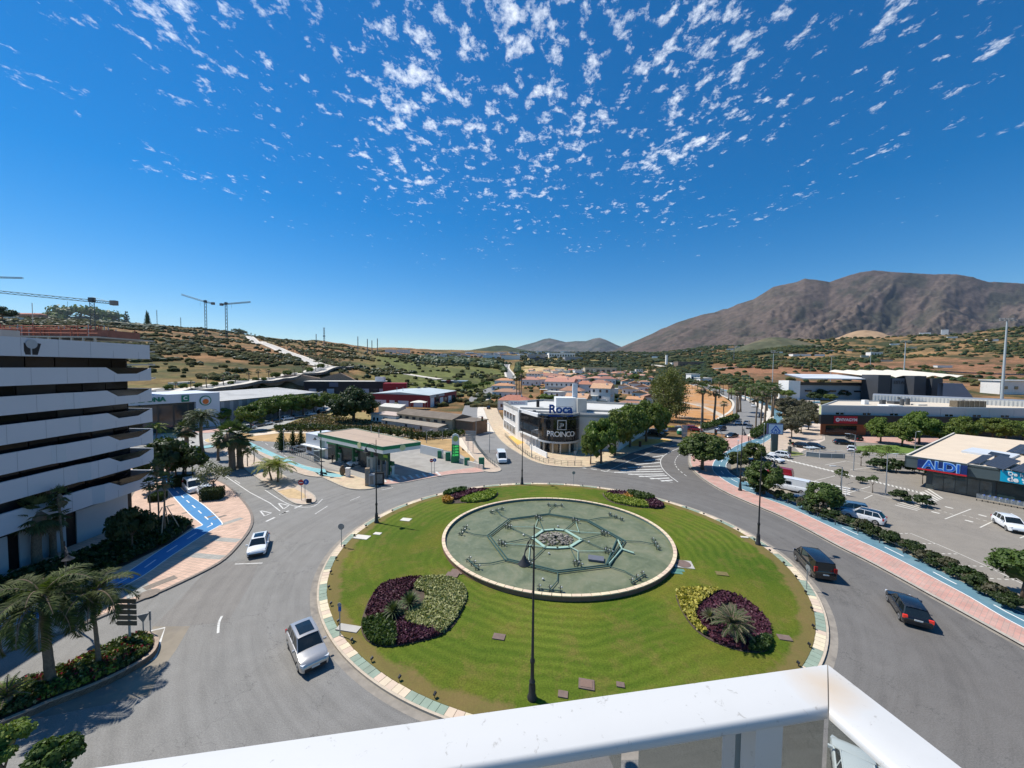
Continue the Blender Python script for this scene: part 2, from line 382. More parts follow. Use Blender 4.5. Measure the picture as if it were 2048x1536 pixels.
class Proto:
    """builds a kind once; the first place gets the original, every later place a copy"""
    def __init__(s, build): s.b=build; s.o=None; s.src=None
    def put(s, loc, rz=0, label=None, group=None, sc=(1,1,1)):
        if s.o is None: s.o=s.b(); return once(s.o,loc,rz,label,group,sc)
        return dup(s.o,loc,rz,label,group,sc)
ORD=['first','second','third','fourth','fifth','sixth','seventh','eighth','ninth','tenth','eleventh','twelfth','thirteenth','fourteenth','fifteenth','sixteenth','seventeenth','eighteenth','nineteenth','twentieth']
def nth(i):
    if i<20: return ORD[i]
    t=['twenty','thirty','forty','fifty','sixty','seventy','eighty','ninety'][(i+1)//10-2]; u=(i+1)%10
    return (t+'-'+ORD[u-1]) if u else t.replace('ty','tieth')
def smooth(P, closed=True, k=6):
    """Catmull-Rom through the points"""
    n=len(P); out_=[]
    for i in range(n if closed else n-1):
        p=[Vector(P[(i+j)%n] if closed else P[max(0,min(n-1,i+j))]) for j in (-1,0,1,2)]
        for q in range(k):
            t=q/k
            out_.append(.5*((2*p[1])+(p[2]-p[0])*t+(2*p[0]-5*p[1]+4*p[2]-p[3])*t*t+(3*p[1]-p[0]-3*p[2]+p[3])*t**3))
    if not closed: out_.append(Vector(P[-1]))
    return out_
def gpts(px, z=0.0, sm=False, closed=True, k=5):
    P=[at(x,y,z) for x,y in px]
    return smooth(P,closed,k) if sm else P
def slab(name, px, z, m, mk=None, sm=False, kerbw=.18, base=-.05, k=5, kerb=True, pts=None):
    """raised pavement: top sheet, skirt and a kerb line along the edge"""
    P=pts or gpts(px,z,sm,True,k); P=[(p[0],p[1]) for p in P]
    mb=MB(); mb.prism(P,base,z,0); o=struct(name,mb,[m])
    if kerb:
        a=sum(P[i][0]*P[(i+1)%len(P)][1]-P[(i+1)%len(P)][0]*P[i][1] for i in range(len(P)))
        if a<0: P=P[::-1]
        kb=MB(); n=len(P); Q=offset(P,-kerbw*.25); I=offset(P,kerbw*.75); vs=[]
        for q,i in zip(Q,I): vs+=[(q[0],q[1],base),(q[0],q[1],z+.006),(i[0],i[1],z+.006)]
        fs=[]
        for i in range(n):
            j=(i+1)%n; fs+=[(3*i,3*j,3*j+1,3*i+1),(3*i+1,3*j+1,3*j+2,3*i+2)]
        kb.add(vs,fs); obj('kerb',kb,[mk or KERB],o)
    return o
def offset(P, d):
    n=len(P); out_=[]
    for i in range(n):
        a=Vector(P[i-1][:2]); b=Vector(P[i][:2]); c=Vector(P[(i+1)%n][:2])
        e=(b-a); f=(c-b)
        e=e.normalized() if e.length>1e-6 else f.normalized(); f=f.normalized() if f.length>1e-6 else e
        n1=Vector((-e.y,e.x)); n2=Vector((-f.y,f.x)); m=(n1+n2)
        m=m.normalized() if m.length>1e-3 else n1; k=1/max(.4,m.dot(n1)); out_.append(b+m*d*k)
    return out_
def ribbon(mb, P, w, z, m=0, off=0.0, dash=None):
    """flat line of width w along world points; dash=(on,off)"""
    P=[Vector((p[0],p[1])) for p in P]; L_=[0]
    for a,b in zip(P,P[1:]): L_.append(L_[-1]+(b-a).length)
    def pt(s):
        s=max(0,min(L_[-1],s)); i=max(0,min(len(P)-2,int(np.searchsorted(L_,s))-1)); d=(P[i+1]-P[i]); l=max(d.length,1e-6); t=(s-L_[i])/l
        d=d/l; nn=Vector((-d.y,d.x)); return P[i]+d*l*t+nn*off, nn
    segs=[(0,L_[-1])] if not dash else [(s,min(s+dash[0],L_[-1])) for s in np.arange(0,L_[-1],dash[0]+dash[1])]
    for a,b in segs:
        st=[a]+[l for l in L_ if a+.01<l<b-.01]+[b]; vs=[]
        for s in st:
            p,nn=pt(s); zz=z if not callable(z) else z(p); vs+=[(*(p-nn*w/2),zz),(*(p+nn*w/2),zz)]
        mb.add(vs,[(2*i,2*i+2,2*i+3,2*i+1) for i in range(len(st)-1)],m)
TEXTS=[]
def text(name, s, size, loc, rot, mat_, parent=None, depth=.06, bold=.0, align='CENTER', sx=1.0):
    c=bpy.data.curves.new(name,'FONT'); c.body=s; c.size=size; c.extrude=depth; c.offset=bold; c.align_x=align; c.align_y='CENTER'; c.resolution_u=3
    c.materials.append(mat_); f=bpy.data.objects.new('tmp_text',c); me=bpy.data.meshes.new_from_object(f); bpy.data.objects.remove(f)
    me.transform(Matrix.Diagonal((sx,1,1,1))); o=bpy.data.objects.new(name,me); COL.objects.link(o); o.location=loc; o.rotation_euler=rot
    if parent: o.parent=parent
    return o
# ------------------------------------------------------------------ ground, hills, mountains
def terrain():
    us=np.concatenate([np.linspace(-3.5,-1.6,12),np.linspace(-1.5,1.6,230),np.linspace(1.7,3.0,10)])
    Ys=np.concatenate([np.linspace(30,110,6),np.linspace(114,302,64),np.geomspace(306,3600,120)])
    U,Y=np.meshgrid(us,Ys,indexing='ij'); X=U*Y; Z=hgt(X,Y)-.12
    nu,ny=U.shape; px=U*F_PX+1024
    # cover: soil / dry grass / green / dark scrub
    n1=fbm(X/60,Y/60,5); n2=fbm(X/18+50,Y/18,4); n3=fbm(X/220+9,Y/220+3,3)
    dry=np.array([.31,.17,.08]); soil=np.array([.36,.25,.15]); grn=np.array([.115,.125,.04]); drk=np.array([.05,.058,.024]); gold=np.array([.42,.29,.12]); red=np.array([.27,.135,.075])
    s=np.clip((n1*.7+n2*.5-.55)*5,0,1)[...,None]; g=np.clip((n3-.56)*6,0,1)[...,None]
    C=dry*(1-s)+drk*s
    C=C*(1-.45*g)+grn*.45*g
    near=(np.clip((330-Y)/80,0,1)*np.clip((620-px)/80,0,1))[...,None]; C=C*(1-near*.6)+(grn*.62+gold*.12)*near*.7*(.8+.5*n2[...,None])
    pl=(np.clip((px-690)/80,0,1)*np.clip((1040-px)/30,0,1)*np.clip((Y-230)/60,0,1)*np.clip((900-Y)/200,0,1))[...,None]
    C=C*(1-pl)+pl*(grn*1.15*(1-g*.6)+gold*g*.6)*(.7+.6*n2[...,None])
    rp=(np.clip((px-1380)/80,0,1)*np.clip((Y-380)/40,0,1)*np.clip((760-Y)/80,0,1))[...,None]
    C=C*(1-rp)+rp*(red*1.15*(1-s*.7)+drk*s*.7)
    rh=(np.clip((px-1300)/200,0,1)*np.clip((Y-760)/100,0,1))[...,None]; s2=np.clip((n1*.8+n2*.5-.56)*6,0,1)[...,None]
    C=C*(1-rh)+rh*((dry*.7+gold*.25)*(1-s2)+drk*s2)
    dh=(np.exp(-((px-1545)/70)**2)*np.clip((Y-1050)/150,0,1)*np.clip((1800-Y)/200,0,1))[...,None]; C=C*(1-dh*.8)+dh*.8*drk
    ctr=(np.clip((px-1010)/50,0,1)*np.clip((1400-px)/80,0,1)*np.clip((Y-420)/60,0,1))[...,None]; C=C*(1-ctr)+ctr*((drk*1.2)*(.6+.4*s2)+gold*np.clip((n3-.5)*5,0,1)[...,None]*.8)
    v=np.stack([X,Y,Z],-1).reshape(-1,3)
    idx=np.arange(nu*ny).reshape(nu,ny); q=np.stack([idx[:-1,:-1],idx[1:,:-1],idx[1:,1:],idx[:-1,1:]],-1).reshape(-1,4)
    me=bpy.data.meshes.new('ground'); me.from_pydata(v.tolist(),[],q.tolist())
    ca=me.color_attributes.new('cover','FLOAT_COLOR','POINT'); cc=np.ones((nu*ny,4)); cc[:,:3]=C.reshape(-1,3); ca.data.foreach_set('color',cc.ravel())
    me.polygons.foreach_set('use_smooth',[True]*len(me.polygons)); me.materials.append(LAND)
    o=bpy.data.objects.new('ground',me); COL.objects.link(o); o['kind']='structure'
def landmat(name, mul=1.0, att='cover'):
    m,t,b=newmat(name); lk=t.links.new
    a=N('ShaderNodeVertexColor',t); a.layer_name=att; geo=N('ShaderNodeNewGeometry',t)
    n1=noise(geo.outputs['Position'],.16,6,.7,.4,t); n2=noise(geo.outputs['Position'],.028,5,.65,.3,t); n3=noise(geo.outputs['Position'],1.1,4,.7,0,t)
    c=mixc(t,1.0,a.outputs[0],ramp(n1.outputs[0],[(.3,.45),(.7,1.45)],t).outputs[0],'MULTIPLY')
    c=mixc(t,1.0,c,ramp(n3.outputs[0],[(.3,.75),(.7,1.2)],t).outputs[0],'MULTIPLY')
    c=mixc(t,ramp(n2.outputs[0],[(.5,0),(.62,.55)],t).outputs[0],c,(.07,.075,.035))
    lk(c,b.inputs['Base Color']); b.inputs['Roughness'].default_value=.95; b.inputs['Specular IOR Level'].default_value=.1
    bp=N('ShaderNodeBump',t); bp.inputs['Strength'].default_value=.6; bp.inputs['Distance'].default_value=1.5; lk(n1.outputs[0],bp.inputs['Height']); lk(bp.outputs[0],b.inputs['Normal'])
    return m
LAND=landmat('land')
terrain()
# near ground everywhere under and behind the camera
mb=MB(); mb.add([(-420,-260,-.16),(420,-260,-.16),(420,60,-.16),(-420,60,-.16)],[(0,1,2,3)]); struct('lower_ground',mb,[mat('near_soil',(.26,.24,.21),.9,.15,.3)])
def ridge(x,y,o=5):
    s=0;a=1;t=0
    for k in range(o):
        s=s+a*(1-abs(2*vnoise(x*2**k+k*5.1,y*2**k+k*3.7)-1)); t+=a; a*=.55
    return s/t
def range_mesh(name, prof, Y0, Y1, u0, u1, cols, spur, nseed, c1, c2, c3, freq=9, nn=(420,170), foot=30):
    us=np.linspace(u0,u1,nn[0]); ts=np.linspace(0,1.25,nn[1]); U,T=np.meshgrid(us,ts,indexing='ij')
    pu=np.array([(a-1024)/F_PX for a,_ in prof]); py=np.array([b for _,b in prof])
    Yc=Y0+(Y1-Y0)*T
    cy=np.interp(us,pu,py)
    # crest height so that the crest shows at the photographed row
    cz=np.array([EYE+ray(u*F_PX+1024,y)[2]/ray(u*F_PX+1024,y)[1]*Y1 for u,y in zip(us,cy)])
    w=fbm(U*3+nseed,T*2,3)-.5
    rd=ridge(U*freq-T*1.5+w*1.1+nseed, T*1.1+U*1.5+w*.8,4)
    shape=np.where(T<1, T**1.25, np.maximum(0,1-(T-1)*1.5))
    edge=np.clip(np.minimum(T*3,(1-np.minimum(T,1))*2.6),0,1)
    Z=foot+(cz[:,None]-foot)*np.clip(shape*(1-spur*edge*(1-rd)*1.5)+.0,0,1.1)
    fineh=(fbm(U*90+nseed,T*34,4)-.5)*np.clip(edge*.6+.15,0,1)*(cz[:,None]-foot)*.07; Z=Z+fineh
    X=U*Yc; nu,ny=U.shape
    n=fbm(U*26+nseed,T*13,5); n2=fbm(U*90,T*40,4); k=np.clip((n-.42)*5,0,1)[...,None]; k2=np.clip((rd-.6)*4,0,1)[...,None]; gz=np.clip((n2-.52)*6,0,1)[...,None]
    C=np.array(c1)*(1-k)+np.array(c2)*k; C=C*(1-k2*.5)+np.array(c3)*k2*.5; C=C*(1-gz*.35)+np.array(c2)*.55*gz*.35
    me=bpy.data.meshes.new(name); idx=np.arange(nu*ny).reshape(nu,ny)
    q=np.stack([idx[:-1,:-1],idx[1:,:-1],idx[1:,1:],idx[:-1,1:]],-1).reshape(-1,4)
    me.from_pydata(np.stack([X,Yc,Z],-1).reshape(-1,3).tolist(),[],q.tolist())
    ca=me.color_attributes.new('cover','FLOAT_COLOR','POINT'); cc=np.ones((nu*ny,4)); cc[:,:3]=C.reshape(-1,3); ca.data.foreach_set('color',cc.ravel())
    me.polygons.foreach_set('use_smooth',[True]*len(me.polygons))
    m,t,b=newmat(name+'_rock'); a=N('ShaderNodeVertexColor',t); a.layer_name='cover'; geo=N('ShaderNodeNewGeometry',t)
    nz=noise(geo.outputs['Position'],.012,8,.75,.5,t); nb=noise(geo.outputs['Position'],.004,9,.7,.6,t)
    c=mixc(t,1.0,a.outputs[0],ramp(nz.outputs[0],[(.3,.6),(.7,1.35)],t).outputs[0],'MULTIPLY'); t.links.new(c,b.inputs['Base Color'])
    b.inputs['Roughness'].default_value=.95; b.inputs['Specular IOR Level'].default_value=.05
    bp=N('ShaderNodeBump',t); bp.inputs['Strength'].default_value=.8; bp.inputs['Distance'].default_value=35; t.links.new(nb.outputs[0],bp.inputs['Height']); t.links.new(bp.outputs[0],b.inputs['Normal'])
    me.materials.append(m); o=bpy.data.objects.new(name,me); COL.objects.link(o); o['kind']='structure'
range_mesh('mountain',[(1130,712),(1200,706),(1225,701),(1250,690),(1300,668),(1350,645),(1400,629),(1440,622),(1470,608),(1500,599),(1540,573),(1565,568),(1585,563),(1600,557),(1630,560),(1650,564),(1690,549),(1715,543),(1735,540),(1780,544),(1850,548),(1900,548),(1930,553),(1960,563),(2000,564),(2048,568),(2150,585),(2300,620),(2700,660)],3300,7200,.05,2.2,0,.34,3.3,(.115,.088,.073),(.060,.058,.044),(.15,.115,.09),freq=4.6,nn=(520,190),foot=60)
range_mesh('mountain',[(1180,712),(1230,702),(1280,680),(1320,657),(1345,650),(1375,638),(1420,626),(1440,618),(1500,612),(1700,640),(1900,700)],8200,11500,.16,1.2,0,.3,8.8,(.12,.10,.085),(.08,.08,.065),(.15,.12,.10),nn=(160,60),foot=80)
range_mesh('mountain',[(940,712),(1000,702),(1030,695),(1050,689),(1070,684),(1085,678),(1097,676),(1110,679),(1130,684),(1150,682),(1170,682),(1185,677),(1197,675),(1212,680),(1228,688),(1250,697),(1320,712)],12000,16000,-.14,.42,0,.35,5.1,(.13,.12,.10),(.07,.08,.06),(.17,.15,.13),freq=16,nn=(220,70),foot=200)
range_mesh('hills',[(600,700),(700,702),(800,704),(900,702),(940,700),(965,696),(990,691),(1010,691),(1030,696),(1060,702),(1120,706),(1300,709),(1500,709)],4200,6500,-.6,.7,0,.25,1.1,(.06,.08,.04),(.045,.06,.032),(.10,.10,.05),freq=14,nn=(160,50),foot=90)
range_mesh('hills',[(-900,672),(-300,668),(0,668),(300,672),(450,676),(600,690),(700,698),(800,704),(900,712)],3700,5200,-3.2,-.1,0,.25,1.7,(.15,.13,.09),(.06,.08,.04),(.10,.10,.05),freq=9,nn=(120,40),foot=90)
# small sandy knoll and dark wooded hill at the foot of the mountain
def knoll(name, px, Y, hw, hrow, m, d=1.0):
    c=zat(px,hrow,Y); top=c.z; mb=MB(); n=40; r=hw/F_PX*Y; V=[]
    us=np.linspace(-1,1,n)
    for i,a in enumerate(us):
        for j,b in enumerate(us):
            q=max(0,1-math.hypot(a,b)); h=(q*q*(3-2*q))
            x=c.x+a*r; y=Y+b*r*d; base=H(x,y)-3
            V.append((x,y,base+(top-base)*h*(1+.25*(float(fbm(a*4+px,b*4,3))-.5))))
    mb.add(V,[(i*n+j,(i+1)*n+j,(i+1)*n+j+1,i*n+j+1) for i in range(n-1) for j in range(n-1)])
    struct(name,mb,[m],smooth=True)
knoll('hill',1727,1700,70,661,mat('knoll_soil',(.33,.22,.13),.95,.25,.03,dirt=((.12,.10,.06),.6)),.9)
knoll('hill',1550,1250,115,676,mat('knoll_scrub',(.075,.08,.045),.95,.35,.05,dirt=((.22,.17,.10),.5)),.8)
# ------------------------------------------------------------------ roads and pavements
def poly(name, px, z, m, sm=False, k=5, terr=False):
    if terr: P=[G(x,y,z) for x,y in px]; mb=MB(); mb.prism([(p.x,p.y) for p in P],lambda p:H(*p)-.3,lambda p:H(*p)+z)
    else: P=gpts(px,z,sm,True,k); mb=MB(); mb.prism([(p.x,p.y) for p in P],z-.08,z)
    return struct(name,mb,[m])
# one asphalt sheet for the roundabout and the streets that leave it
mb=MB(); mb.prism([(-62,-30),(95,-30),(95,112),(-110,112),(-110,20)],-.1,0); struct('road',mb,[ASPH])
# lawn of the roundabout with mowing stripes
def ell(c, n=160, k=1.0, d=0.0, a0=0): return [(c[0]+(c[2]*k+d)*math.cos(a0+2*math.pi*i/n), c[1]+(c[3]*k+d)*math.sin(a0+2*math.pi*i/n)) for i in range(n)]
def lawnmat():
    m,t,b=newmat('lawn'); lk=t.links.new; geo,r,pc=polar(t,1,1)
    w=noise(geo.outputs['Position'],.12,3,.5,0,t); rr=mth('ADD',r,mth('MULTIPLY',w.outputs[0],4.0,t),t)
    st=mth('SINE',mth('MULTIPLY',rr,6.6,t),0,t); st2=mth('SINE',mth('MULTIPLY',rr,3.1,t),0,t)
    big=noise(geo.outputs['Position'],.09,5,.6,.5,t); mid=noise(geo.outputs['Position'],.55,5,.7,.3,t); gr=noise(geo.outputs['Position'],9,3,.7,0,t)
    c=ramp(big.outputs[0],[(.3,(.045,.088,.006)),(.5,(.070,.105,.008)),(.68,(.135,.125,.018))],t).outputs[0]
    amt=ramp(noise(geo.outputs['Position'],.05,2,.5,0,t).outputs[0],[(.4,.08),(.62,.75)],t).outputs[0]
    f=mth('MULTIPLY',mth('ADD',mth('MULTIPLY',st,.35,t),.5,t),amt,t)
    c=mixc(t,f,c,(.15,.185,.022))
    c=mixc(t,mth('MULTIPLY',mth('ADD',mth('MULTIPLY',st2,.5,t),.5,t),.16,t),c,(.05,.10,.008))
    c=mixc(t,ramp(mid.outputs[0],[(.5,0),(.72,.7)],t).outputs[0],c,(.16,.125,.035))
    c=mixc(t,.5,c,mixc(t,1.0,c,ramp(gr.outputs[0],[(.3,.35),(.7,1.7)],t).outputs[0],'MULTIPLY'))
    e=mth('SUBTRACT',ISL[2]-.8,r,t); br=ramp(mth('ADD',mth('MULTIPLY',e,.5,t),mth('MULTIPLY',mid.outputs[0],-.9,t),t),[(0,.6),(.22,0)],t)
    c=mixc(t,br.outputs[0],c,(.20,.13,.06))
    lk(c,b.inputs['Base Color']); b.inputs['Roughness'].default_value=.9; b.inputs['Specular IOR Level'].default_value=.15
    bp=N('ShaderNodeBump',t); bp.inputs['Strength'].default_value=.6; bp.inputs['Distance'].default_value=.06; lk(gr.outputs[0],bp.inputs['Height']); lk(bp.outputs[0],b.inputs['Normal'])
    MATS['lawn']=m; return m
LAWN=lawnmat()
mb=MB(); n=160; 
V=[(ISL[0],ISL[1],.3)]; Fs=[]
radii=[.2,.4,.515,.555,.7,.8,.88,.966,.97]
zs=[.3,.3,.3,.40,.34,.27,.20,.15,-.05]
for k_,z_ in zip(radii,zs): V+=[(x,y,z_) for x,y in ell(ISL,n,k_)]
Fs=[(0,1+i,1+(i+1)%n) for i in range(n)]+[(1+q*n+i,1+(q+1)*n+i,1+(q+1)*n+(i+1)%n,1+q*n+(i+1)%n) for q in range(len(radii)-1) for i in range(n)]
mb.add(V,Fs); struct('lawn',mb,[LAWN],smooth=True)
def lawn_z(x,y):
    r=math.hypot((x-ISL[0])/ISL[2],(y-ISL[1])/ISL[3]); return float(np.interp(r,[0]+radii,[.3]+zs))
# stone border of the island: cream and green stretches, every slab a piece of its own
cream=mat('border_cream',(.62,.51,.37),.8,.08,1.2,objvar=.07); green=mat('border_green',(.25,.31,.24),.8,.12,1.2,objvar=.07)
border=obj('roundabout_border',MB(),[KERB],None); border['kind']='structure'
kb=MB(); A=ell(ISL,200,1.0,.0); B=ell(ISL,200,1.0,-.16); nA=200
kb.add([(x,y,-.04) for x,y in A]+[(x,y,.135) for x,y in A]+[(x,y,.135) for x,y in B],[(i,(i+1)%nA,nA+(i+1)%nA,nA+i) for i in range(nA)]+[(nA+i,nA+(i+1)%nA,2*nA+(i+1)%nA,2*nA+i) for i in range(nA)]); obj('kerb',kb,[mat('border_kerb',(.50,.42,.32),.85,.12,3)],border)
ns=268
_bp={}
for i in range(ns):
    a0=2*math.pi*i/ns; a1=2*math.pi*(i+1)/ns-.0012; zz=.13+RNG.uniform(-.006,.006)
    mb=MB(); q=[]
    for a,d in ((a0,-.17),(a1,-.17),(a1,-.80+RNG.uniform(-.03,.03)),(a0,-.80)): q.append((ISL[0]+(ISL[2]+d)*math.cos(a),ISL[1]+(ISL[3]+d)*math.sin(a)))
    mb.prism(q,-.03,zz); obj('paving_slab',mb,[cream if (i//5)%2 else green],border)
mb=MB(); A=ell(ISL,200,1.0,.02); B=ell(ISL,200,1.0,.55)
mb.add([(x,y,.004) for x,y in A]+[(x,y,.004) for x,y in B],[(i,200+i,200+(i+1)%200,(i+1)%200) for i in range(200)]); struct('gutter',mb,[mat('gutter_dust',(.27,.24,.20),.9,.15,2,dirt=((.12,.11,.1),.6))])
# left pavement block with cycle lane
Lp=[(-420,1460),(-200,1385),(0,1307),(75,1281),(149,1255),(192,1237),(265,1206),(332,1178),(410,1141),(450,1117),(480,1086),(501,1057),(506,1037),(500,1018),(482,995),(462,976),(446,965),(425,958),(398,968),(375,975),(357,960),(345,942),(330,935),(300,930),(255,940),(250,1010),(-100,1100),(-500,1200)]
slab('pavement',Lp,.13,PEACH,KERBD,sm=True,k=3,kerbw=.3)
def strip(name, left, right, z, m, edge=None, dash=None, sm=True, k=5, ew=.12, dw=.14, dsh=(1.6,1.6)):
    A=gpts(left,z,sm,False,k); B=gpts(right,z,sm,False,k); n=len(A); mb=MB()
    mb.add([tuple(p) for p in A]+[tuple(p) for p in B],[(i,i+1,n+i+1,n+i) for i in range(n-1)]); o=struct(name,mb,[m])
    if edge:
        lm=MB(); ribbon(lm,A,ew,z+.004); ribbon(lm,B,ew,z+.004)
        if dash: ribbon(lm,[(a+b)/2 for a,b in zip(A,B)],dw,z+.0045,0,0,dsh)
        obj('painted_line',lm,[edge],o)
    return o
strip('cycle_lane',[(-350,1350),(0,1239),(110,1206),(232,1157),(320,1100),(385,1059),(403,1051),(401,1046),(375,1024),(335,979),(322,955)],[(-350,1385),(0,1259),(95,1230),(260,1166),(345,1110),(411,1067),(437,1052),(443,1044),(410,1012),(365,979),(340,947)],.138,BLUE,WHITEP2,True,k=4)
mb=MB()
for ln in ([(424,1078),(478,1081)],[(384,1110),(446,1115)],[(440,1050),(484,1036)],[(403,1094),(368,1114)]): ribbon(mb,gpts(ln,.134),.9,.1345)
ribbon(mb,gpts([(267,1164),(280,1190)],.134),1.6,.1345); struct('paving_band',mb,[GREYT])
mb=MB()
for x,y,w,d in ((321,1165,2.3,.9),(421,1033,1.3,.6),(430,1026,.9,.35),(443,1033,1.1,.6),(432,1037,.6,.3),(340,1011,1.0,.6),(372,1025,.9,.4),(50,1251,2.0,.8)):
    c=at(x,y,.134); mb.box((c.x,c.y,.136),(w,d,.006),R(62))
c=at(298,1187,.134); mb.add([(c.x+.75*math.cos(a),c.y+.75*math.sin(a),.139) for a in np.linspace(0,6.2,16)],[tuple(range(16))])
c=at(408,1097,.134); mb.add([(c.x+.3*math.cos(a),c.y+.3*math.sin(a),.139) for a in np.linspace(0,6.2,12)],[tuple(range(12))])
struct('manhole_covers',mb,[mat('cover_metal',(.19,.155,.125),.7,.2,4)])
# planting bed along the building
Bd=[(352,1040),(388,1050),(340,1086),(240,1135),(130,1180),(0,1220),(-300,1310),(-300,1220),(0,1165),(180,1105),(270,1064),(300,1046)]
slab('planting_bed',Bd,.18,mat('bed_soil',(.08,.06,.045),.95,.3,2),KERB,sm=False,kerb=False)
# street to the north-west: median island, far pavement
M1=[(632,1000),(620,1007),(600,1008),(578,1000),(530,966),(480,930),(440,900),(418,880),(432,872),(470,884),(520,920),(560,945),(600,972),(626,988)]
slab('median_island',M1,.14,SAND,KERB,sm=True,k=4)
mb=MB(); mb.prism([(p.x,p.y) for p in gpts([(555,982),(587,976),(608,987),(614,995),(600,998),(575,995)],.145)],.1,.148); struct('dry_patch',mb,[mat('dry_soil',(.50,.36,.20),.95,.2,1.5)])
mb=MB()
ribbon(mb,gpts([(645,998),(628,1012),(600,1014),(570,1005),(530,980)],.004,True,False,4),.12,.005)
ribbon(mb,gpts([(560,1022),(540,1006),(500,985),(440,945),(400,915)],.005),.14,.006)
ribbon(mb,gpts([(560,1029),(605,1010)],.005),.3,.006,0,0,(1.4,1.0)); ribbon(mb,gpts([(532,1043),(572,1024)],.005),.3,.006,0,0,(1.4,.9))
ribbon(mb,gpts([(480,967),(424,930),(380,900)],.005),.12,.006,0,.0,(3,3))
def tri_mark(a,b,c):
    P=[at(*q,.005) for q in (a,b,c)]
    for i in range(3): ribbon(mb,[P[i],P[(i+1)%3]],.16,.0065)
tri_mark((520,1021),(529,1032),(543,1026)); tri_mark((556,1006),(567,1018),(578,1011))
ribbon(mb,gpts([(626,950),(600,932),(560,905),(520,880)],.005),.12,.006,0,0,(3,3))
ribbon(mb,gpts([(700,1001),(740,985),(800,972)],.005),.12,.006,0,0,(2,4)); ribbon(mb,gpts([(630,1028),(655,1012)],.005),.12,.006)
ribbon(mb,gpts([(436,1266),(438,1245),(444,1232)],.005,True,False,4),.16,.006); ribbon(mb,gpts([(470,1128),(525,1126)],.005),.14,.006)
ribbon(mb,gpts([(300,1262),(330,1255),(318,1290),(309,1318),(290,1325)],.005),.16,.006)
struct('road_markings',mb,[WHITEP])
# darker repair and worn asphalt patches
mb=MB(); mb.prism([(p.x,p.y) for p in gpts([(305,1253),(345,1215),(395,1160),(440,1125),(520,1120),(500,1170),(455,1245),(380,1250)],.003)],-.05,.0035); struct('asphalt_repair',mb,[ASPHD])
mb=MB(); mb.prism([(p.x,p.y) for p in gpts([(305,1253),(380,1252),(352,1300),(322,1340),(300,1390),(60,1440),(300,1320)],.003)],-.05,.0038); struct('dusty_asphalt',mb,[mat('dust_asphalt',(.25,.215,.165),.9,.15,.7,dirt=((.15,.14,.13),.8))])
# far side pavement with cyan cycle lane
slab('pavement',[(497,884),(530,903),(580,922),(640,938),(676,948),(655,953),(610,950),(560,930),(520,909),(490,890)],.13,SAND,KERB,sm=True,k=4)
strip('cycle_lane',[(480,872),(500,884),(600,928),(650,938)],[(470,872),(498,892),(585,930),(655,950)],.138,CYAN,None)
slab('pavement',[(628,944),(650,941),(690,946),(722,955),(748,962),(756,972),(735,978),(700,977),(668,965)],.13,CREAMP,KERB,sm=True,k=4)
strip('cycle_lane',[(640,944),(670,947),(690,951)],[(636,948),(660,953),(680,954)],.138,CYAN,None)
mb=MB(); mb.prism([(p.x,p.y) for p in gpts([(650,935),(700,947),(758,970),(800,968),(900,950),(985,938),(960,915),(900,905),(850,893),(790,885),(700,905),(610,905)],.004)],-.05,.0045); struct('forecourt',mb,[mat('forecourt_concrete',(.33,.31,.275),.85,.12,.5,dirt=((.22,.20,.18),.8))])
slab('pavement',[(756,968),(800,966),(850,957),(905,948),(950,945),(985,940),(990,936),(960,934),(905,940),(850,949),(800,956),(762,962)],.1,PINK,KERB,sm=True,k=4)
mb=MB()
for i in range(9):
    x=772+i*13.5; y=961-i*1.7; ribbon(mb,gpts([(x,y+3),(x-8,y-4)],.108),.45,.109)
struct('faded_stripes',mb,[WHITEP])
# dry lot behind the filling station, path, field
poly('dry_field',[(500,881),(560,884),(640,884),(760,880),(860,896),(915,904),(945,925),(960,908),(935,880),(870,868),(760,862),(640,858),(560,862),(480,866)],.02,DRY)
poly('weedy_field',[(548,858),(620,857),(700,852),(760,846),(760,856),(930,862),(925,846),(860,836),(700,822),(660,822),(600,836)],.025,mat('weeds',(.27,.20,.075),.95,.3,.3,dirt=((.13,.14,.045),.9)))
poly('footpath',[(497,868),(560,860),(640,862),(700,863),(820,868),(900,870),(935,876),(962,905),(978,935),(985,940),(975,941),(940,910),(905,878),(820,874),(700,869),(640,867),(560,866),(505,872)],.06,mat('path_cream',(.66,.55,.42),.85,.08,1))
# supermarket roundabout in the distance on the left
poly('concrete_apron',[(300,872),(360,862),(470,842),(640,812),(700,806),(690,815),(600,838),(540,858),(490,868),(430,884),(340,905),(300,905)],.01,mat('apron',(.36,.35,.32),.85,.12,.6))
slab('traffic_island',[(322,870),(345,866),(372,866),(392,870),(380,874),(350,874)],.1,mat('gravel_yellow',(.55,.42,.22),.9,.15,1.5),WHITEP,sm=True)
slab('traffic_island',[(408,880),(425,876),(428,884),(415,885)],.1,mat('gravel_yellow',(.6,.5,.3)),WHITEP,sm=True)
slab('traffic_island',[(385,862),(420,855),(470,848),(452,860),(410,866)],.1,PINK,WHITEP,sm=True)
slab('pavement',[(345,895),(362,890),(378,892),(360,902),(345,905)],.1,PINK,WHITEP,sm=True)
strip('cycle_lane',[(350,902),(372,896),(420,890),(440,885)],[(350,906),(375,901),(425,894),(448,888)],.12,CYAN,None)
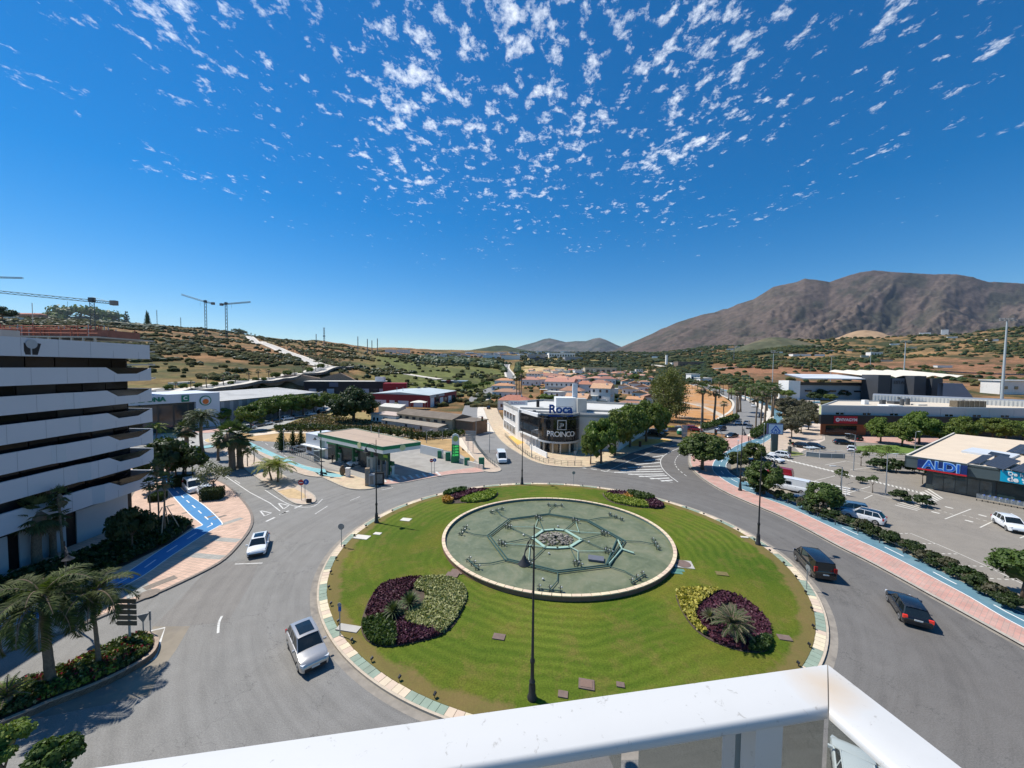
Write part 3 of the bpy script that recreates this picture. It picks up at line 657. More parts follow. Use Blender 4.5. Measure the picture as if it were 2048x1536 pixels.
# pavement in front of the glass building and the yellow forecourt
Rp=[(985,935),(1000,938)]
slab('pavement',[(963,800),(972,830),(985,858),(1005,884),(1040,908),(1072,924),(1110,932),(1172,934),(1215,925),(1262,905),(1330,884),(1340,878),(1262,872),(1180,880),(1090,905),(1050,885),(1020,860),(1000,830),(985,800),(975,792)],.13,CREAMP,KERB,sm=True,k=4)
poly('yellow_forecourt',[(1228,886),(1262,878),(1330,878),(1345,881),(1300,889),(1250,893)],.15,mat('yellow_paint',(.66,.40,.10),.8,.1,1))
poly('yellow_forecourt',[(1016,873),(1048,868),(1060,880),(1035,890)],.15,mat('yellow_paint',(.7,.4,.1)))
slab('pavement',[(965,940),(985,944),(1002,940),(995,930),(970,912),(948,888),(935,868),(920,866),(935,895),(955,925)],.12,SAND,KERB,sm=True)
# hatched area and lane lines at the north-east exit
mb=MB()
P_=lambda *a,**k: gpts(list(a),.005,**k)
ribbon(mb,P_((1160,935),(1185,938),(1212,943)),.35,.006,0,0,(1.3,.9))
ribbon(mb,P_((1212,943),(1262,920),(1320,898),(1358,888),(1400,876)),.16,.006)
ribbon(mb,P_((1212,943),(1260,947),(1312,957),(1345,965)),.16,.006)
ribbon(mb,gpts([(1358,896),(1338,905),(1325,914),(1321,925),(1326,938),(1340,952),(1356,964)],.005,True,False,4),.16,.006)
hat=[((1327,911),(1306,914)),((1322,918),(1288,922)),((1320,925),(1272,929)),((1321,932),(1256,935)),((1324,938),(1241,941)),((1326,942.5),(1228,944.5)),((1329,948),(1256,948.5)),((1334,951),(1278,953)),((1339,956),(1300,957.5)),((1345,960),(1322,962))]
for a,b in hat: ribbon(mb,P_(a,b),.5,.0062)
ribbon(mb,gpts([(1375,900),(1358,910),(1350,922),(1353,934),(1365,946),(1376,954)],.005,True,False,4),.14,.006,0,0,(1.2,.9))
ribbon(mb,P_((968,872),(1000,875)),.12,.006); 
for i in range(6): ribbon(mb,P_((944+i*5.2,867+i*.6),(950+i*5.2,873+i*.6)),.42,.006)
ribbon(mb,gpts([(962,800),(963,825),(968,850),(980,880),(1000,905)],.005,True,False,4),.12,.006,0,0,(3,3)); ribbon(mb,gpts([(950,800),(952,840),(962,862)],.005),.12,.006)
ribbon(mb,P_((1180,878),(1250,862),(1400,848)),.12,.006)
ribbon(mb,gpts([(1380,872),(1430,862),(1480,853),(1492,840),(1496,815),(1480,790)],.005),.13,.006,0,0,(2.5,2.5))
struct('road_markings',mb,[WHITEP])
# east side: kerb, pink pavement, blue cycle lane, planted verge
inner=[(1500,868),(1470,872),(1430,885),(1388,905),(1380,918),(1385,935),(1405,955),(1445,980),(1500,1005),(1560,1030),(1620,1060),(1680,1092),(1740,1122),(1800,1154),(1860,1187),(1930,1225),(2048,1290),(2250,1400)]
outer=[(1560,868),(1520,880),(1490,893),(1462,908),(1448,925),(1455,945),(1480,965),(1530,990),(1580,1008),(1640,1034),(1700,1060),(1760,1088),(1820,1118),(1880,1148),(1940,1178),(2000,1210),(2120,1268),(2350,1370)]
def band(name, A, B, z, m, base=-.05, k=4):
    a=gpts(A,z,True,False,k); b=gpts(B,z,True,False,k); mb=MB(); n=min(len(a),len(b))
    mb.add([tuple(p) for p in a[:n]]+[tuple(p) for p in b[:n]]+[(p.x,p.y,base) for p in a[:n]],[(i,i+1,n+i+1,n+i) for i in range(n-1)]+[(2*n+i,2*n+i+1,i+1,i) for i in range(n-1)])
    o=struct(name,mb,[m]); return o,a
pv,ia=band('pavement',inner,outer,.13,PINK)
kb=MB(); ribbon(kb,ia,.35,.137); obj('kerb',kb,[KERB],pv)
kb=MB(); ribbon(kb,[(p.x,p.y) for p in ia],.3,.006,0,.3); ribbon(kb,[(p.x,p.y) for p in ia],.3,.006,0,-.3); struct('gutter',kb,[mat('gutter_dust',(.2,.2,.2))])
lane_in=[(1640,802),(1590,805),(1560,815),(1550,830),(1553,848),(1545,862),(1515,876),(1480,888),(1455,902),(1432,918),(1425,935),(1435,950),(1470,972),(1530,996),(1580,1015),(1640,1043),(1700,1072),(1760,1100),(1820,1130),(1880,1162),(1940,1194),(2048,1256),(2300,1370)]
lane_out=[(1640,806),(1600,808),(1572,818),(1562,832),(1567,848),(1560,862),(1530,884),(1505,893),(1482,905),(1462,918),(1452,930),(1460,946),(1490,962),(1545,986),(1595,1006),(1655,1032),(1712,1058),(1770,1084),(1830,1114),(1890,1146),(1950,1176),(2048,1228),(2320,1345)]
strip('cycle_lane',lane_in,lane_out,.142,BLUE2,WHITEP2,True,k=4,dsh=(2.2,3.2))
vin=[(1475,905),(1462,930),(1475,950),(1530,978),(1580,1000),(1640,1027),(1700,1053),(1760,1080),(1820,1110),(1880,1141),(1940,1171),(2048,1222),(2320,1340)]
vout=[(1520,915),(1500,925),(1500,940),(1545,966),(1600,992),(1655,1015),(1715,1040),(1775,1066),(1835,1096),(1895,1126),(1955,1156),(2060,1208),(2330,1320)]
band('verge',vin,vout,.16,mat('verge_gravel',(.30,.26,.20),.95,.25,3,dirt=((.12,.10,.07),.7)))
# car park
poly('parking_lot',[(1500,930),(1560,905),(1590,888),(1610,872),(1650,862),(1700,862),(1860,868),(2400,885),(2500,1320),(2060,1210),(1955,1158),(1835,1098),(1715,1042),(1600,994),(1545,968),(1500,942)],.006,ASPH2)
slab('pavement',[(1545,868),(1600,858),(1646,862),(1646,878),(1600,886),(1560,905),(1520,915),(1505,905),(1520,888)],.11,SAND,KERB,sm=False)
slab('pavement',[(1700,883),(1760,887),(2400,906),(2400,888),(1760,874),(1700,872)],.10,PINK,KERB,sm=False)
poly('grass_strip',[(1706,893),(1760,890),(1900,893),(2048,900),(2048,915),(1900,910),(1800,908),(1720,902)],.13,mat('grass_green',(.11,.17,.03),.9,.2,1.5))
slab('grass_island',[(1530,907),(1560,900),(1590,903),(1610,908),(1590,912),(1550,913)],.12,mat('grass_olive',(.16,.18,.05),.9,.2,1.5),KERB,sm=True)
mb=MB()
for i in range(36):                         # dashed crossing line through the car park
    if i in (14,15,16): continue
    t=i/35; x=1556+t*(1838-1556); y=917+t*(986-917); ribbon(mb,gpts([(x,y-2.4),(x+7,y+1.4)],.01),.55,.012)
for a,b in (((1628,962),(1672,951)),((1642,981),(1706,965)),((1668,975),(1706,965)),((1684,991),(1712,981)),((1712,981),(1740,973)),((1728,998),(1745,990)),((1640,963),(1690,973)),((1690,973),(1750,988)),((1750,988),(1795,1000)),((1650,930),(1692,922)),((1692,922),(1740,932)),((1700,940),(1745,934)),((1890,1038),(1942,1018)),((1960,1055),(2004,1034)),((2040,1076),(2060,1068)),((1820,1103),(1790,1087))): ribbon(mb,gpts([a,b],.01),.13,.0118)
for a,b in (((1790,1067),(1822,1067)),((1835,1087),(1874,1087)),((1872,1107),(1920,1108)),((1920,1131),(1975,1133)),((1965,1156),(2030,1160)),((1866,1017),(1910,1030)),((1925,1030),(1985,1045))): ribbon(mb,gpts([a,b],.01),.13,.0118,0,0,(.35,.3))
ribbon(mb,gpts([(1822,1067),(1874,1088),(1920,1108),(1975,1133),(2050,1170)],.01),.1,.0118)
for c in ((1898,1015),(1871,1025),(1965,1031),(1938,1042)):
    ribbon(mb,gpts([(c[0]-8,c[1]-2),(c[0]+8,c[1]+2)],.01),.45,.0118)
for i in range(13):                         # pedestrian stripes beside the shop
    t=i/12; a=(1790+t*66,1010-t*32); b=(1835+t*50,1021-t*24); ribbon(mb,gpts([a,b],.01),.28,.0122)
struct('road_markings',mb,[mat('park_paint',(.60,.57,.50),.75,.15,6)])
# ------------------------------------------------------------------ roads that climb away
def troad(name, px, w, m, lift=.12, edge=None, kk=8, wl=None, n=40, world=None):
    P=world or [G(x,y) for x,y in px]; S=smooth(P,False,kk); mb=MB(); vs=[]; A=[];B=[]
    for i,p in enumerate(S):
        d=(S[min(i+1,len(S)-1)]-S[max(i-1,0)]); d=Vector((d.x,d.y)).normalized(); nn=Vector((-d.y,d.x)); W_=w if not wl else w+(wl-w)*i/(len(S)-1)
        zc=max(H(p.x,p.y),H(p.x-nn.x*W_/2,p.y-nn.y*W_/2),H(p.x+nn.x*W_/2,p.y+nn.y*W_/2))-.12+lift
        a=(p.x-nn.x*W_/2,p.y-nn.y*W_/2,zc); b=(p.x+nn.x*W_/2,p.y+nn.y*W_/2,zc); vs+=[a,b]; A.append(a);B.append(b)
    q=len(vs); vs+=[(v[0],v[1],v[2]-1.5) for v in vs]
    fs=[]
    for i in range(len(S)-1):
        fs+=[(2*i,2*i+2,2*i+3,2*i+1),(2*i,q+2*i,q+2*i+2,2*i+2),(2*i+1,2*i+3,q+2*i+3,q+2*i+1)]
    mb.add(vs,fs); o=struct(name,mb,[m])
    if edge:
        e=MB()
        for side in (A,B):
            for i in range(len(side)-1):
                a,b=Vector(side[i]),Vector(side[i+1]); c=(Vector(A[i])+Vector(B[i]))/2; s=(c-a).normalized()*edge[1]
                z=Vector((0,0,.16)); e.add([a-z*9,a+z,b+z,b-z*9,a+s+z,b+s+z],[(0,1,2,3),(1,4,5,2)])
        obj('footway',e,[edge[0]],o)
    return o
FARROAD=mat('far_asphalt',(.22,.215,.205),.85,.1,.3)
PALE=mat('pale_paving',(.62,.56,.47),.85,.08,.3)
# street past the glass building, round the bend and up through the valley
troad('road',[(972,900),(952,862),(950,830),(953,808),(962,792),(985,779),(1010,770)],11.5,FARROAD,.14,kk=8)
troad('pavement',[(982,868),(968,842),(965,815),(975,797),(995,786)],4.5,PALE,.2)
troad('road',[(1022,758),(1018,747),(1012,738),(1013,731),(1018,726)],13,FARROAD,.5,(PALE,2.5))
# palm avenue
troad('road',[(1440,868),(1480,842),(1500,822),(1492,803),(1462,790),(1435,780),(1408,773),(1385,765),(1372,758)],17,FARROAD,.14,(PALE,1.2))
troad('pavement',[(1560,845),(1530,818),(1500,800),(1462,787)],5,PALE,.18)
troad('cycle_lane',[(1556,850),(1553,828),(1535,812),(1500,797),(1470,787),(1440,779)],3,BLUE2,.3)
poly('promenade',[(1562,868),(1580,840),(1575,815),(1545,795),(1600,790),(1640,800),(1650,880),(1600,905)],.03,mat('promenade_paving',(.55,.46,.38),.85,.1,.5))
# hillside avenue on the left, lined with palms
troad('road',[(300,788),(345,786),(400,781),(450,775),(520,767),(580,756),(625,746),(655,738),(690,735)],16,FARROAD,.5,(PALE,4))
troad('road',[(655,738),(628,728),(600,718),(572,706),(545,695),(520,684),(500,675),(482,667),(472,663)],15,mat('pale_road',(.50,.47,.42),.85,.1,.2),.9,(PALE,3.5))  # climbing road, paler surface than the other far roads
troad('road',[(690,735),(730,737),(790,745),(840,753),(880,760)],8,PALE,.5)
# tracks and dual carriageway on the right
troad('road',[(1400,742),(1460,736),(1540,733),(1640,733),(1760,738),(1900,744),(2060,750)],9,FARROAD,.6,(PALE,1.5))
troad('road',[(1212,724),(1250,728),(1300,732),(1330,736)],9,PALE,3.0)
troad('dirt_track',[(1340,800),(1400,812),(1440,830),(1452,845)],3,mat('pale_soil',(.50,.42,.32),.9,.1,.5),.2)
poly('dry_slope',[(1335,842),(1330,800),(1372,768),(1400,772),(1440,790),(1462,805),(1468,838),(1430,850),(1380,848)],.06,mat('orange_soil',(.46,.23,.085),.95,.25,.25,dirt=((.38,.32,.25),.9)),terr=True)
poly('golden_field',[(1045,746),(1050,731),(1075,733),(1110,741),(1140,745),(1110,752),(1070,752)],.3,mat('golden_straw',(.50,.36,.17),.95,.15,.1),terr=True)
poly('golden_field',[(1085,728),(1110,724),(1140,730),(1128,738),(1100,735)],.5,MATS['golden_straw'],terr=True)
# ------------------------------------------------------------------ buildings
V2=lambda a,b:Vector((a,b))
def wallbox(mb, a, b, z0, z1, th=.2, m=0, out=0.0):
    """upright slab between ground points a and b"""
    a=Vector(a[:2]); b=Vector(b[:2]); d=(b-a).normalized(); n=Vector((-d.y,d.x)); P=[a+n*out,b+n*out,b+n*(out+th),a+n*(out+th)]
    mb.prism([(p.x,p.y) for p in P],z0,z1,m,bottom=True)
def win(parent, a, b, u0, u1, z0, z1, proud=.04, m=None, frame=True, name='window', fm=None):
    """window on the wall from a to b (metres along it), with frame child; outward side is to the right of a->b"""
    a=Vector(a[:2]); b=Vector(b[:2]); d=(b-a).normalized(); n=Vector((d.y,-d.x)); mb=MB()
    p=a+d*u0; q=a+d*u1; P=[p-n*.05,q-n*.05,q+n*proud,p+n*proud]; mb.prism([(v.x,v.y) for v in P],z0,z1,0,bottom=True)
    w=obj(name,mb,[m or GLASSD],parent)
    if frame:
        fb=MB()
        for (s,e,za,zb) in ((u0-.08,u0,z0-.08,z1+.08),(u1,u1+.08,z0-.08,z1+.08),(u0,u1,z1,z1+.08),(u0,u1,z0-.08,z0)):
            p=a+d*s; q=a+d*e; P=[p,q,q+n*(proud+.05),p+n*(proud+.05)]; fb.prism([(v.x,v.y) for v in P],za,zb,0,bottom=True)
        obj('frame',fb,[fm or WHITE],w)
    return w
# --- white and black apartment block on the left
def left_block():
    t=thing('apartment_building','white banded block with black glazing and dark logo beside the blue cycle lane','building',(-50,30,0))
    ox,oy=-50,30
    fx=lambda Y:-46.8-(Y-34.7)*.052
    L=lambda X,Y:(X-ox,Y-oy)
    core=MB(); core.prism([L(fx(4)-1.7,4),L(fx(48.6)-1.7,48.6),L(-80,50),L(-80,4)],.1,21.2); obj('wall',core,[mat('black_cladding',(.006,.006,.007),.5,.1,.5)],t)
    roof=MB(); roof.prism([L(fx(4)-.3,4),L(fx(49.7)-.3,49.7),L(-80,50),L(-80,4)],21.2,22.1); roof.box((*L(-52.2,39.4),22.9),(.8,1.5,1.7)); obj('roof',roof,[mat('roof_gravel',(.35,.33,.31),.9,.1,1)],t)
    bands=[(21.05,22.85),(18.25,19.95),(15.5,17.25),(12.75,14.6),(10.0,11.9),(7.35,9.3),(4.3,6.35)]
    for k,(z0,z1) in enumerate(bands):
        mb=MB(); segs=[]
        if k==0: Ys=[4,50]; X=lambda Y:fx(Y)
        else:
            f=[0,38,40.3,41.5,38.8,41.2,42.6][k]
            Ys=[4,12+k,12.6+k,24-k*.6,24.6-k*.6,f,f+1.0,44.3,45.6,48.1,50.1]
            def X(Y,f=f,k=k):
                d=0
                if k>1: d=.42*min(1,max(0,(Y-f)))-.0; d+=.42*min(1,max(0,(Y-24+k*.6)/.6))-.42*(1 if Y>f else 0)*0
                return fx(Y)-.42*(k>1)*2+d
        def top(Y):
            if k==0: return z1
            return z1-float(np.interp(Y,[44.3,45.6,48.1,50.1],[0,.78,.78,.05])) if Y>44.3 else z1
        vs=[]; n=len(Ys)
        for Y in Ys:
            x=X(Y)-ox; y=Y-oy; vs+=[(x,y,z0),(x,y,top(Y)),(x-.22,y,top(Y)),(x-.22,y,z0),(x-1.8,y,z0+.3),(x-1.8,y,z0)]
        fs=[]
        for i in range(n-1):
            a=6*i; b=6*(i+1)
            fs+=[(a,b,b+1,a+1),(a+1,b+1,b+2,a+2),(a+2,b+2,b+3,a+3),(a+3,b+3,b+4,a+4),(a,a+5,b+5,b)]
        e=6*(n-1); fs+=[(e,e+3,e+2,e+1)]
        mb.add(vs,fs)
        # return along the north end
        xe=X(Ys[-1])-ox; ye=Ys[-1]-oy; ze=z1-(.0 if k==0 else .05)
        mb.box((xe-6,ye-.1,(z0+ze)/2),(12,.2,ze-z0)); 
        pb=obj('parapet',mb,[mat('white_composite',(.54,.565,.61),.38,.015,.4)],t)
        js=MB(); y=8.0+k*.7
        while y<43.5:
            js.box((X(y)-ox+.004,y-oy,(z0+z1)/2),(.012,.03,z1-z0-.02)); y+=3.15
        for y in (45.2,48.4): js.box((X(y)-ox+.004,y-oy,z0+.45),(.012,.03,.85))
        o_=obj('panel_joint',js,[mat('joint_grey',(.33,.35,.39),.6,.02,1)],pb); o_['kind']='stuff'
        if k:
            g=MB(); x=X(46.8)-ox-.1; g.add([(x,44.5-oy,z1-.02),(x,45.6-oy,z1-.78),(x,48.1-oy,z1-.78),(x,49.9-oy,z1-.05)],[(0,1,2,3)]); g.add([(x-.03,44.5-oy,z1-.02),(x-.03,45.6-oy,z1-.78),(x-.03,48.1-oy,z1-.78),(x-.03,49.9-oy,z1-.05)],[(3,2,1,0)]); obj('glass_panel',g,[mat('smoked_glass',(.012,.015,.016),.1,.1,1,spec=.6)],pb)
    # windows between the bands
    for k in range(7):
        z1=bands[k][0]-.02; z0=(bands[k+1][1]-.9 if k<6 else 0.25)
        if k==6: break
        y=6.0
        i=0
        while y<47:
            w=2.6 if (i+k)%3 else 3.4; y2=min(y+w,48.3); mb=MB(); x=fx(y)-1.62-ox
            mb.box((x,(y+y2)/2-oy,(z0+z1)/2),(.1,y2-y-.22,z1-z0)); obj('window',mb,[mat('recess_glass',(.006,.007,.009),.12,.2,.5,spec=.3) if (i*7+k*3)%5 else mat('blind_glass',(.018,.022,.026),.2,.1,1)],t); y=y2; i+=1
    # ground floor: pale shutters between black piers
    for i,(a,b) in enumerate(((6,12.5),(13.6,20),(21.2,28),(29.3,35.6),(36.7,40.6),(41.9,47.6))):
        mb=MB(); mb.box((fx((a+b)/2)-1.45-ox,(a+b)/2-oy,2.0),(.12,b-a,3.7)); obj('shutter',mb,[mat('shutter_panel',(.42,.45,.47),.5,.03,.8)],t)
    # emblem: a disc over two dark wedges
    lg=MB(); y0=37.15; x=fx(y0)+.03-ox
    for s in (-1,1):
        lg.add([(x,y0-oy+s*.06,21.2),(x,y0-oy+s*.48,21.2),(x,y0-oy+s*.78,22.32),(x,y0-oy+s*.5,22.35),(x,y0-oy+s*.32,21.95),(x,y0-oy+s*.06,21.8)],[(0,1,2,3,4,5)])
    obj('emblem',lg,[BLACK],t)
    dm=MB(); c=(x+.05,y0-oy,22.25); dm.add([(c[0],c[1]+.46*math.cos(a),c[2]+.46*math.sin(a)) for a in np.linspace(0,2*math.pi,28,endpoint=False)],[tuple(range(28))]); obj('emblem_disc',dm,[mat('disc_grey',(.36,.39,.42),.3,.02,1)],t)
left_block()
# --- glass-fronted showroom at the corner
def showroom():
    t=thing('showroom','low corner showroom with dark curved glass front and blue roof sign','building')
    z=8.3; roof=[(1035,821),(1080,832.5),(1165,834),(1238,836),(1300,812),(1085,802),(1007,808)]
    P=[at(x,y,z) for x,y in roof]; mb=MB(); mb.prism([(p.x,p.y) for p in P],0,z,0,1); obj('wall',mb,[RENDER,mat('white_roof',(.56,.55,.51),.8,.05,.4,dirt=((.40,.38,.34),.5))],t)
    pp=MB(); I=offset([(p.x,p.y) for p in P][::-1] if True else 0,.35); O=[(p.x,p.y) for p in P][::-1]
    for i in range(len(O)):
        a,b=O[i],O[(i+1)%len(O)]; wallbox(pp,a,b,z,z+.7,.3,0,-.15)
    obj('parapet',pp,[mat('parapet_grey',(.42,.41,.38),.8,.05,1)],t)
    for u,(xa,ya,xb,yb) in enumerate(((1040,818,1250,826),(1038,824,1250,834))):
        a=at(xa,ya,z);b=at(xb,yb,z); w=MB(); wallbox(w,a,b,z-.2,z+.55,.3); obj('roof_upstand',w,[mat('parapet_grey',(.4,.4,.4))],t)
    # drum
    c=at(1121,908,0); cx,cy=c.x,c.y+4.6; Rr=5.1; a0,a1=R(-178),R(2)
    def arc(r,z0,z1,n=28,s=a0,e=a1,th=.0):
        m_=MB(); A=[(cx+r*math.cos(s+(e-s)*i/n),cy+r*math.sin(s+(e-s)*i/n)) for i in range(n+1)]
        m_.add([(x,y,z0) for x,y in A]+[(x,y,z1) for x,y in A],[(i,i+1,n+2+i,n+1+i) for i in range(n)]); return m_
    for i in range(12):                      # curved glass, pane by pane
        s=a0+(a1-a0)*i/12; e=a0+(a1-a0)*(i+1)/12-.006
        for k,(za,zb) in enumerate(((3.0,5.85),(5.9,8.9))): obj('glass_pane',arc(Rr,za,zb,2,s,e),[mat('drum_glass',(.006,.008,.011),.06,.25,.35,spec=.7)],t)
    ring=arc(Rr+.12,2.55,3.0); r2=arc(Rr-.05,8.9,9.0); obj('ledge',ring,[mat('ledge_grey',(.5,.52,.53),.5,.03,1)],t)
    top=MB(); n=28; A=[(cx+Rr*math.cos(a0+(a1-a0)*i/n),cy+Rr*math.sin(a0+(a1-a0)*i/n)) for i in range(n+1)]; top.prism(A,8.2,8.4); obj('roof',top,[GREYD],t)
    rail=MB()
    for i in range(0,n+1):
        x,y=A[i]; rail.box((x,y,9.15),(.06,.06,.5))
    rail.tube([(x,y,9.4) for x,y in A],.05,6); obj('roof_railing',rail,[GREYD],t)
    for i,px in enumerate((1089,1106,1121,1140,1157)):
        g=at(px,909,0); m_=MB(); m_.box((g.x,cy-Rr*math.sqrt(max(0,1-((g.x-cx)/Rr)**2))+.5,1.3),(.35,.35,2.6)); obj('column',m_,[mat('column_cream',(.55,.5,.42),.7,.05,1)],t)
    for s,e,mm in ((-.92,-.6,GLASSD),(-.55,-.1,mat('tan_blind',(.38,.28,.17),.6,.1,1)),(.05,.5,mat('tan_blind',(.3,.3,.3))),(.55,.95,GLASSB)):
        obj('shopfront_glass',arc(Rr-1.1,.1,2.5,4,R(-90)+s*1.2,R(-90)+e*1.2),[mm],t)
    # left wing with ribbon windows
    a=at(1040,884,0); b=V2(cx-Rr*.98,cy-.6); a=V2(a.x,a.y+1.0)
    w=MB(); wallbox(w,a,b,3.0,8.4,.3); obj('wing_cladding',w,[mat('dark_panel',(.018,.018,.02),.35,.1,.6)],t)
    d=(b-a).normalized(); n_=V2(d.y,-d.x); Lw=(b-a).length
    fr=MB()
    for z0,z1,q in ((2.6,3.0,.35),(8.2,9.0,.45)): wallbox(fr,a,b,z0,z1,.9,0,-.35)
    wallbox(fr,a-d*.6,a,2.6,9.0,1.0,0,-.45); obj('white_frame',fr,[WHITE],t)
    for i in range(6):
        u0=.4+i*Lw/6.1; win(t,a,b,u0,u0+Lw/6.1-.25,6.1,7.7,.05,GLASSD,False); 
        win(t,a,b,u0,u0+Lw/6.1-.2,3.9,5.6,.05,GLASSB,False)
    gw=MB(); wallbox(gw,a+n_*-.8,b+n_*-.8,0.1,2.6,.3); obj('ground_floor_wall',gw,[GLASSB],t)
    for i in range(7):
        p=a+d*(Lw*i/6)-n_*.4; m_=MB(); m_.box((p.x,p.y,1.35),(.22,.22,2.5)); obj('column',m_,[WHITE],t)
    lw=MB(); wallbox(lw,at(1060,900,0),at(1093,917,0),.1,1.3,.25); obj('low_wall',lw,[WHITE],t)
    # windows on the white side facing the street
    A_,B_=P[6],P[0]; Lg=(Vector(B_[:2])-Vector(A_[:2])).length
    for i in range(4):
        u=1.5+i*(Lg-3)/4
        for z0,z1 in ((1.0,3.2),(4.6,6.6)): win(t,A_,B_,u,u+(Lg-3)/4-1.0,z0,z1,.06,GLASSB)
    dr=MB(); p=P[0]; dr.box((p.x+1.5,p.y-.1,1.6),(2.6,.2,3.0)); obj('red_shutter',dr,[mat('brick_red',(.20,.07,.05),.7,.1,1)],t)
    # lettering
    f=0; r0=(math.pi/2,0,0)
    sb=MB(); q=zat(1121,828,cy-1.0); text('sign_letters','Roca',2.9,(q.x,cy-1.2,q.z+1.15),r0,mat('sign_blue',(.01,.09,.33),.4,.03,1),t,.15,.09,sx=1.0)
    sw=MB(); pts=[(-3,0),(-3,.75),(-1.2,.85),(.4,.45),(1.0,.2),(1.4,.35),(3,.8),(3,0),(1.2,0),(.9,.12),(.2,0)]
    sw.add([(q.x+x,cy-1.2,q.z-.95+z_) for x,z_ in pts[:5]+pts[10:]],[(0,1,2,3,4,5)]); sw.add([(q.x+x,cy-1.2,q.z-.95+z_) for x,z_ in ((1.1,0),(1.4,.4),(3,.8),(3,0))],[(0,1,2,3)]); obj('sign_wave',sw,[MATS['sign_blue']],t)
    po=MB()
    for i in range(7): po.tube([(q.x-3+i,cy-1.1,8.3),(q.x-3+i,cy-1.1,q.z)],.05,5)
    for i in range(3): po.tube([(q.x-3,cy-1.1,q.z-.6+i*1.2),(q.x+3,cy-1.1,q.z-.6+i*1.2)],.04,5)
    obj('sign_frame',po,[GREYD],t)
    wd='PROINCO'; R2=Rr+.08
    for i,ch in enumerate(wd):
        an=R(-90)+(-.60,-.405,-.185,-.03,.12,.335,.555)[i]; text('sign_letters',ch,1.75,(cx+R2*math.cos(an),cy+R2*math.sin(an),4.75),(math.pi/2,0,an+math.pi/2),mat('sign_white',(.8,.8,.78),.5,.02,1),t,.05,.02)
    fm=MB()
    for (x0,x1,z0,z1) in ((-1.05,1.05,8.0,8.12),(-1.05,1.05,5.85,5.97),(-1.05,-.93,5.97,8.0),(.93,1.05,5.97,8.0),(-.5,.35,7.2,7.32),(.3,.42,6.8,7.3),(-.5,.35,6.75,6.87),(-.5,-.38,6.2,6.8)):
        an=-math.pi/2+.03; fm.box((cx+(x0+x1)/2+.15,cy-Rr-.12,(z0+z1)/2),(x1-x0,.08,z1-z0))
    obj('square_logo',fm,[MATS['sign_white']],t)
    # roof plant
    for (x0,x1,yt,yb,Y,dd,mm) in ((1112,1153,796,812,104,5,WHITE),(1155,1174,798,816,102,4,MATS['parapet_grey']),(1073,1079,800,812,116,1.2,BLACK),(1066,1072,821,828,98,1,GREYD)):
        q0=zat(x0,yb,Y); q1=zat(x1,yt,Y); m_=MB(); m_.box(((q0.x+q1.x)/2,Y+dd/2,(z+q1.z)/2),(q1.x-q0.x,dd,q1.z-z)); obj('roof_plant',m_,[mm],t)
    q0=zat(1146,800,106); q1=zat(1156,768,106); m_=MB(); m_.box(((q0.x+q1.x)/2,107,(z+q1.z)/2),(q1.x-q0.x,1.3,q1.z-z)); obj('chimney',m_,[mat('pillar_grey',(.5,.55,.6),.6,.05,1)],t)
    q=zat(1036,803,112); bd=MB(); bd.box((q.x,q.y,9.9),(5.6,.12,1.3)); obj('rooftop_board',bd,[WHITE],t)
    text('sign_letters','EL MUNDO',.85,(q.x,q.y-.08,9.9),r0,mat('sign_violet',(.2,.12,.3),.5,.03,1),t,.02,0)
showroom()
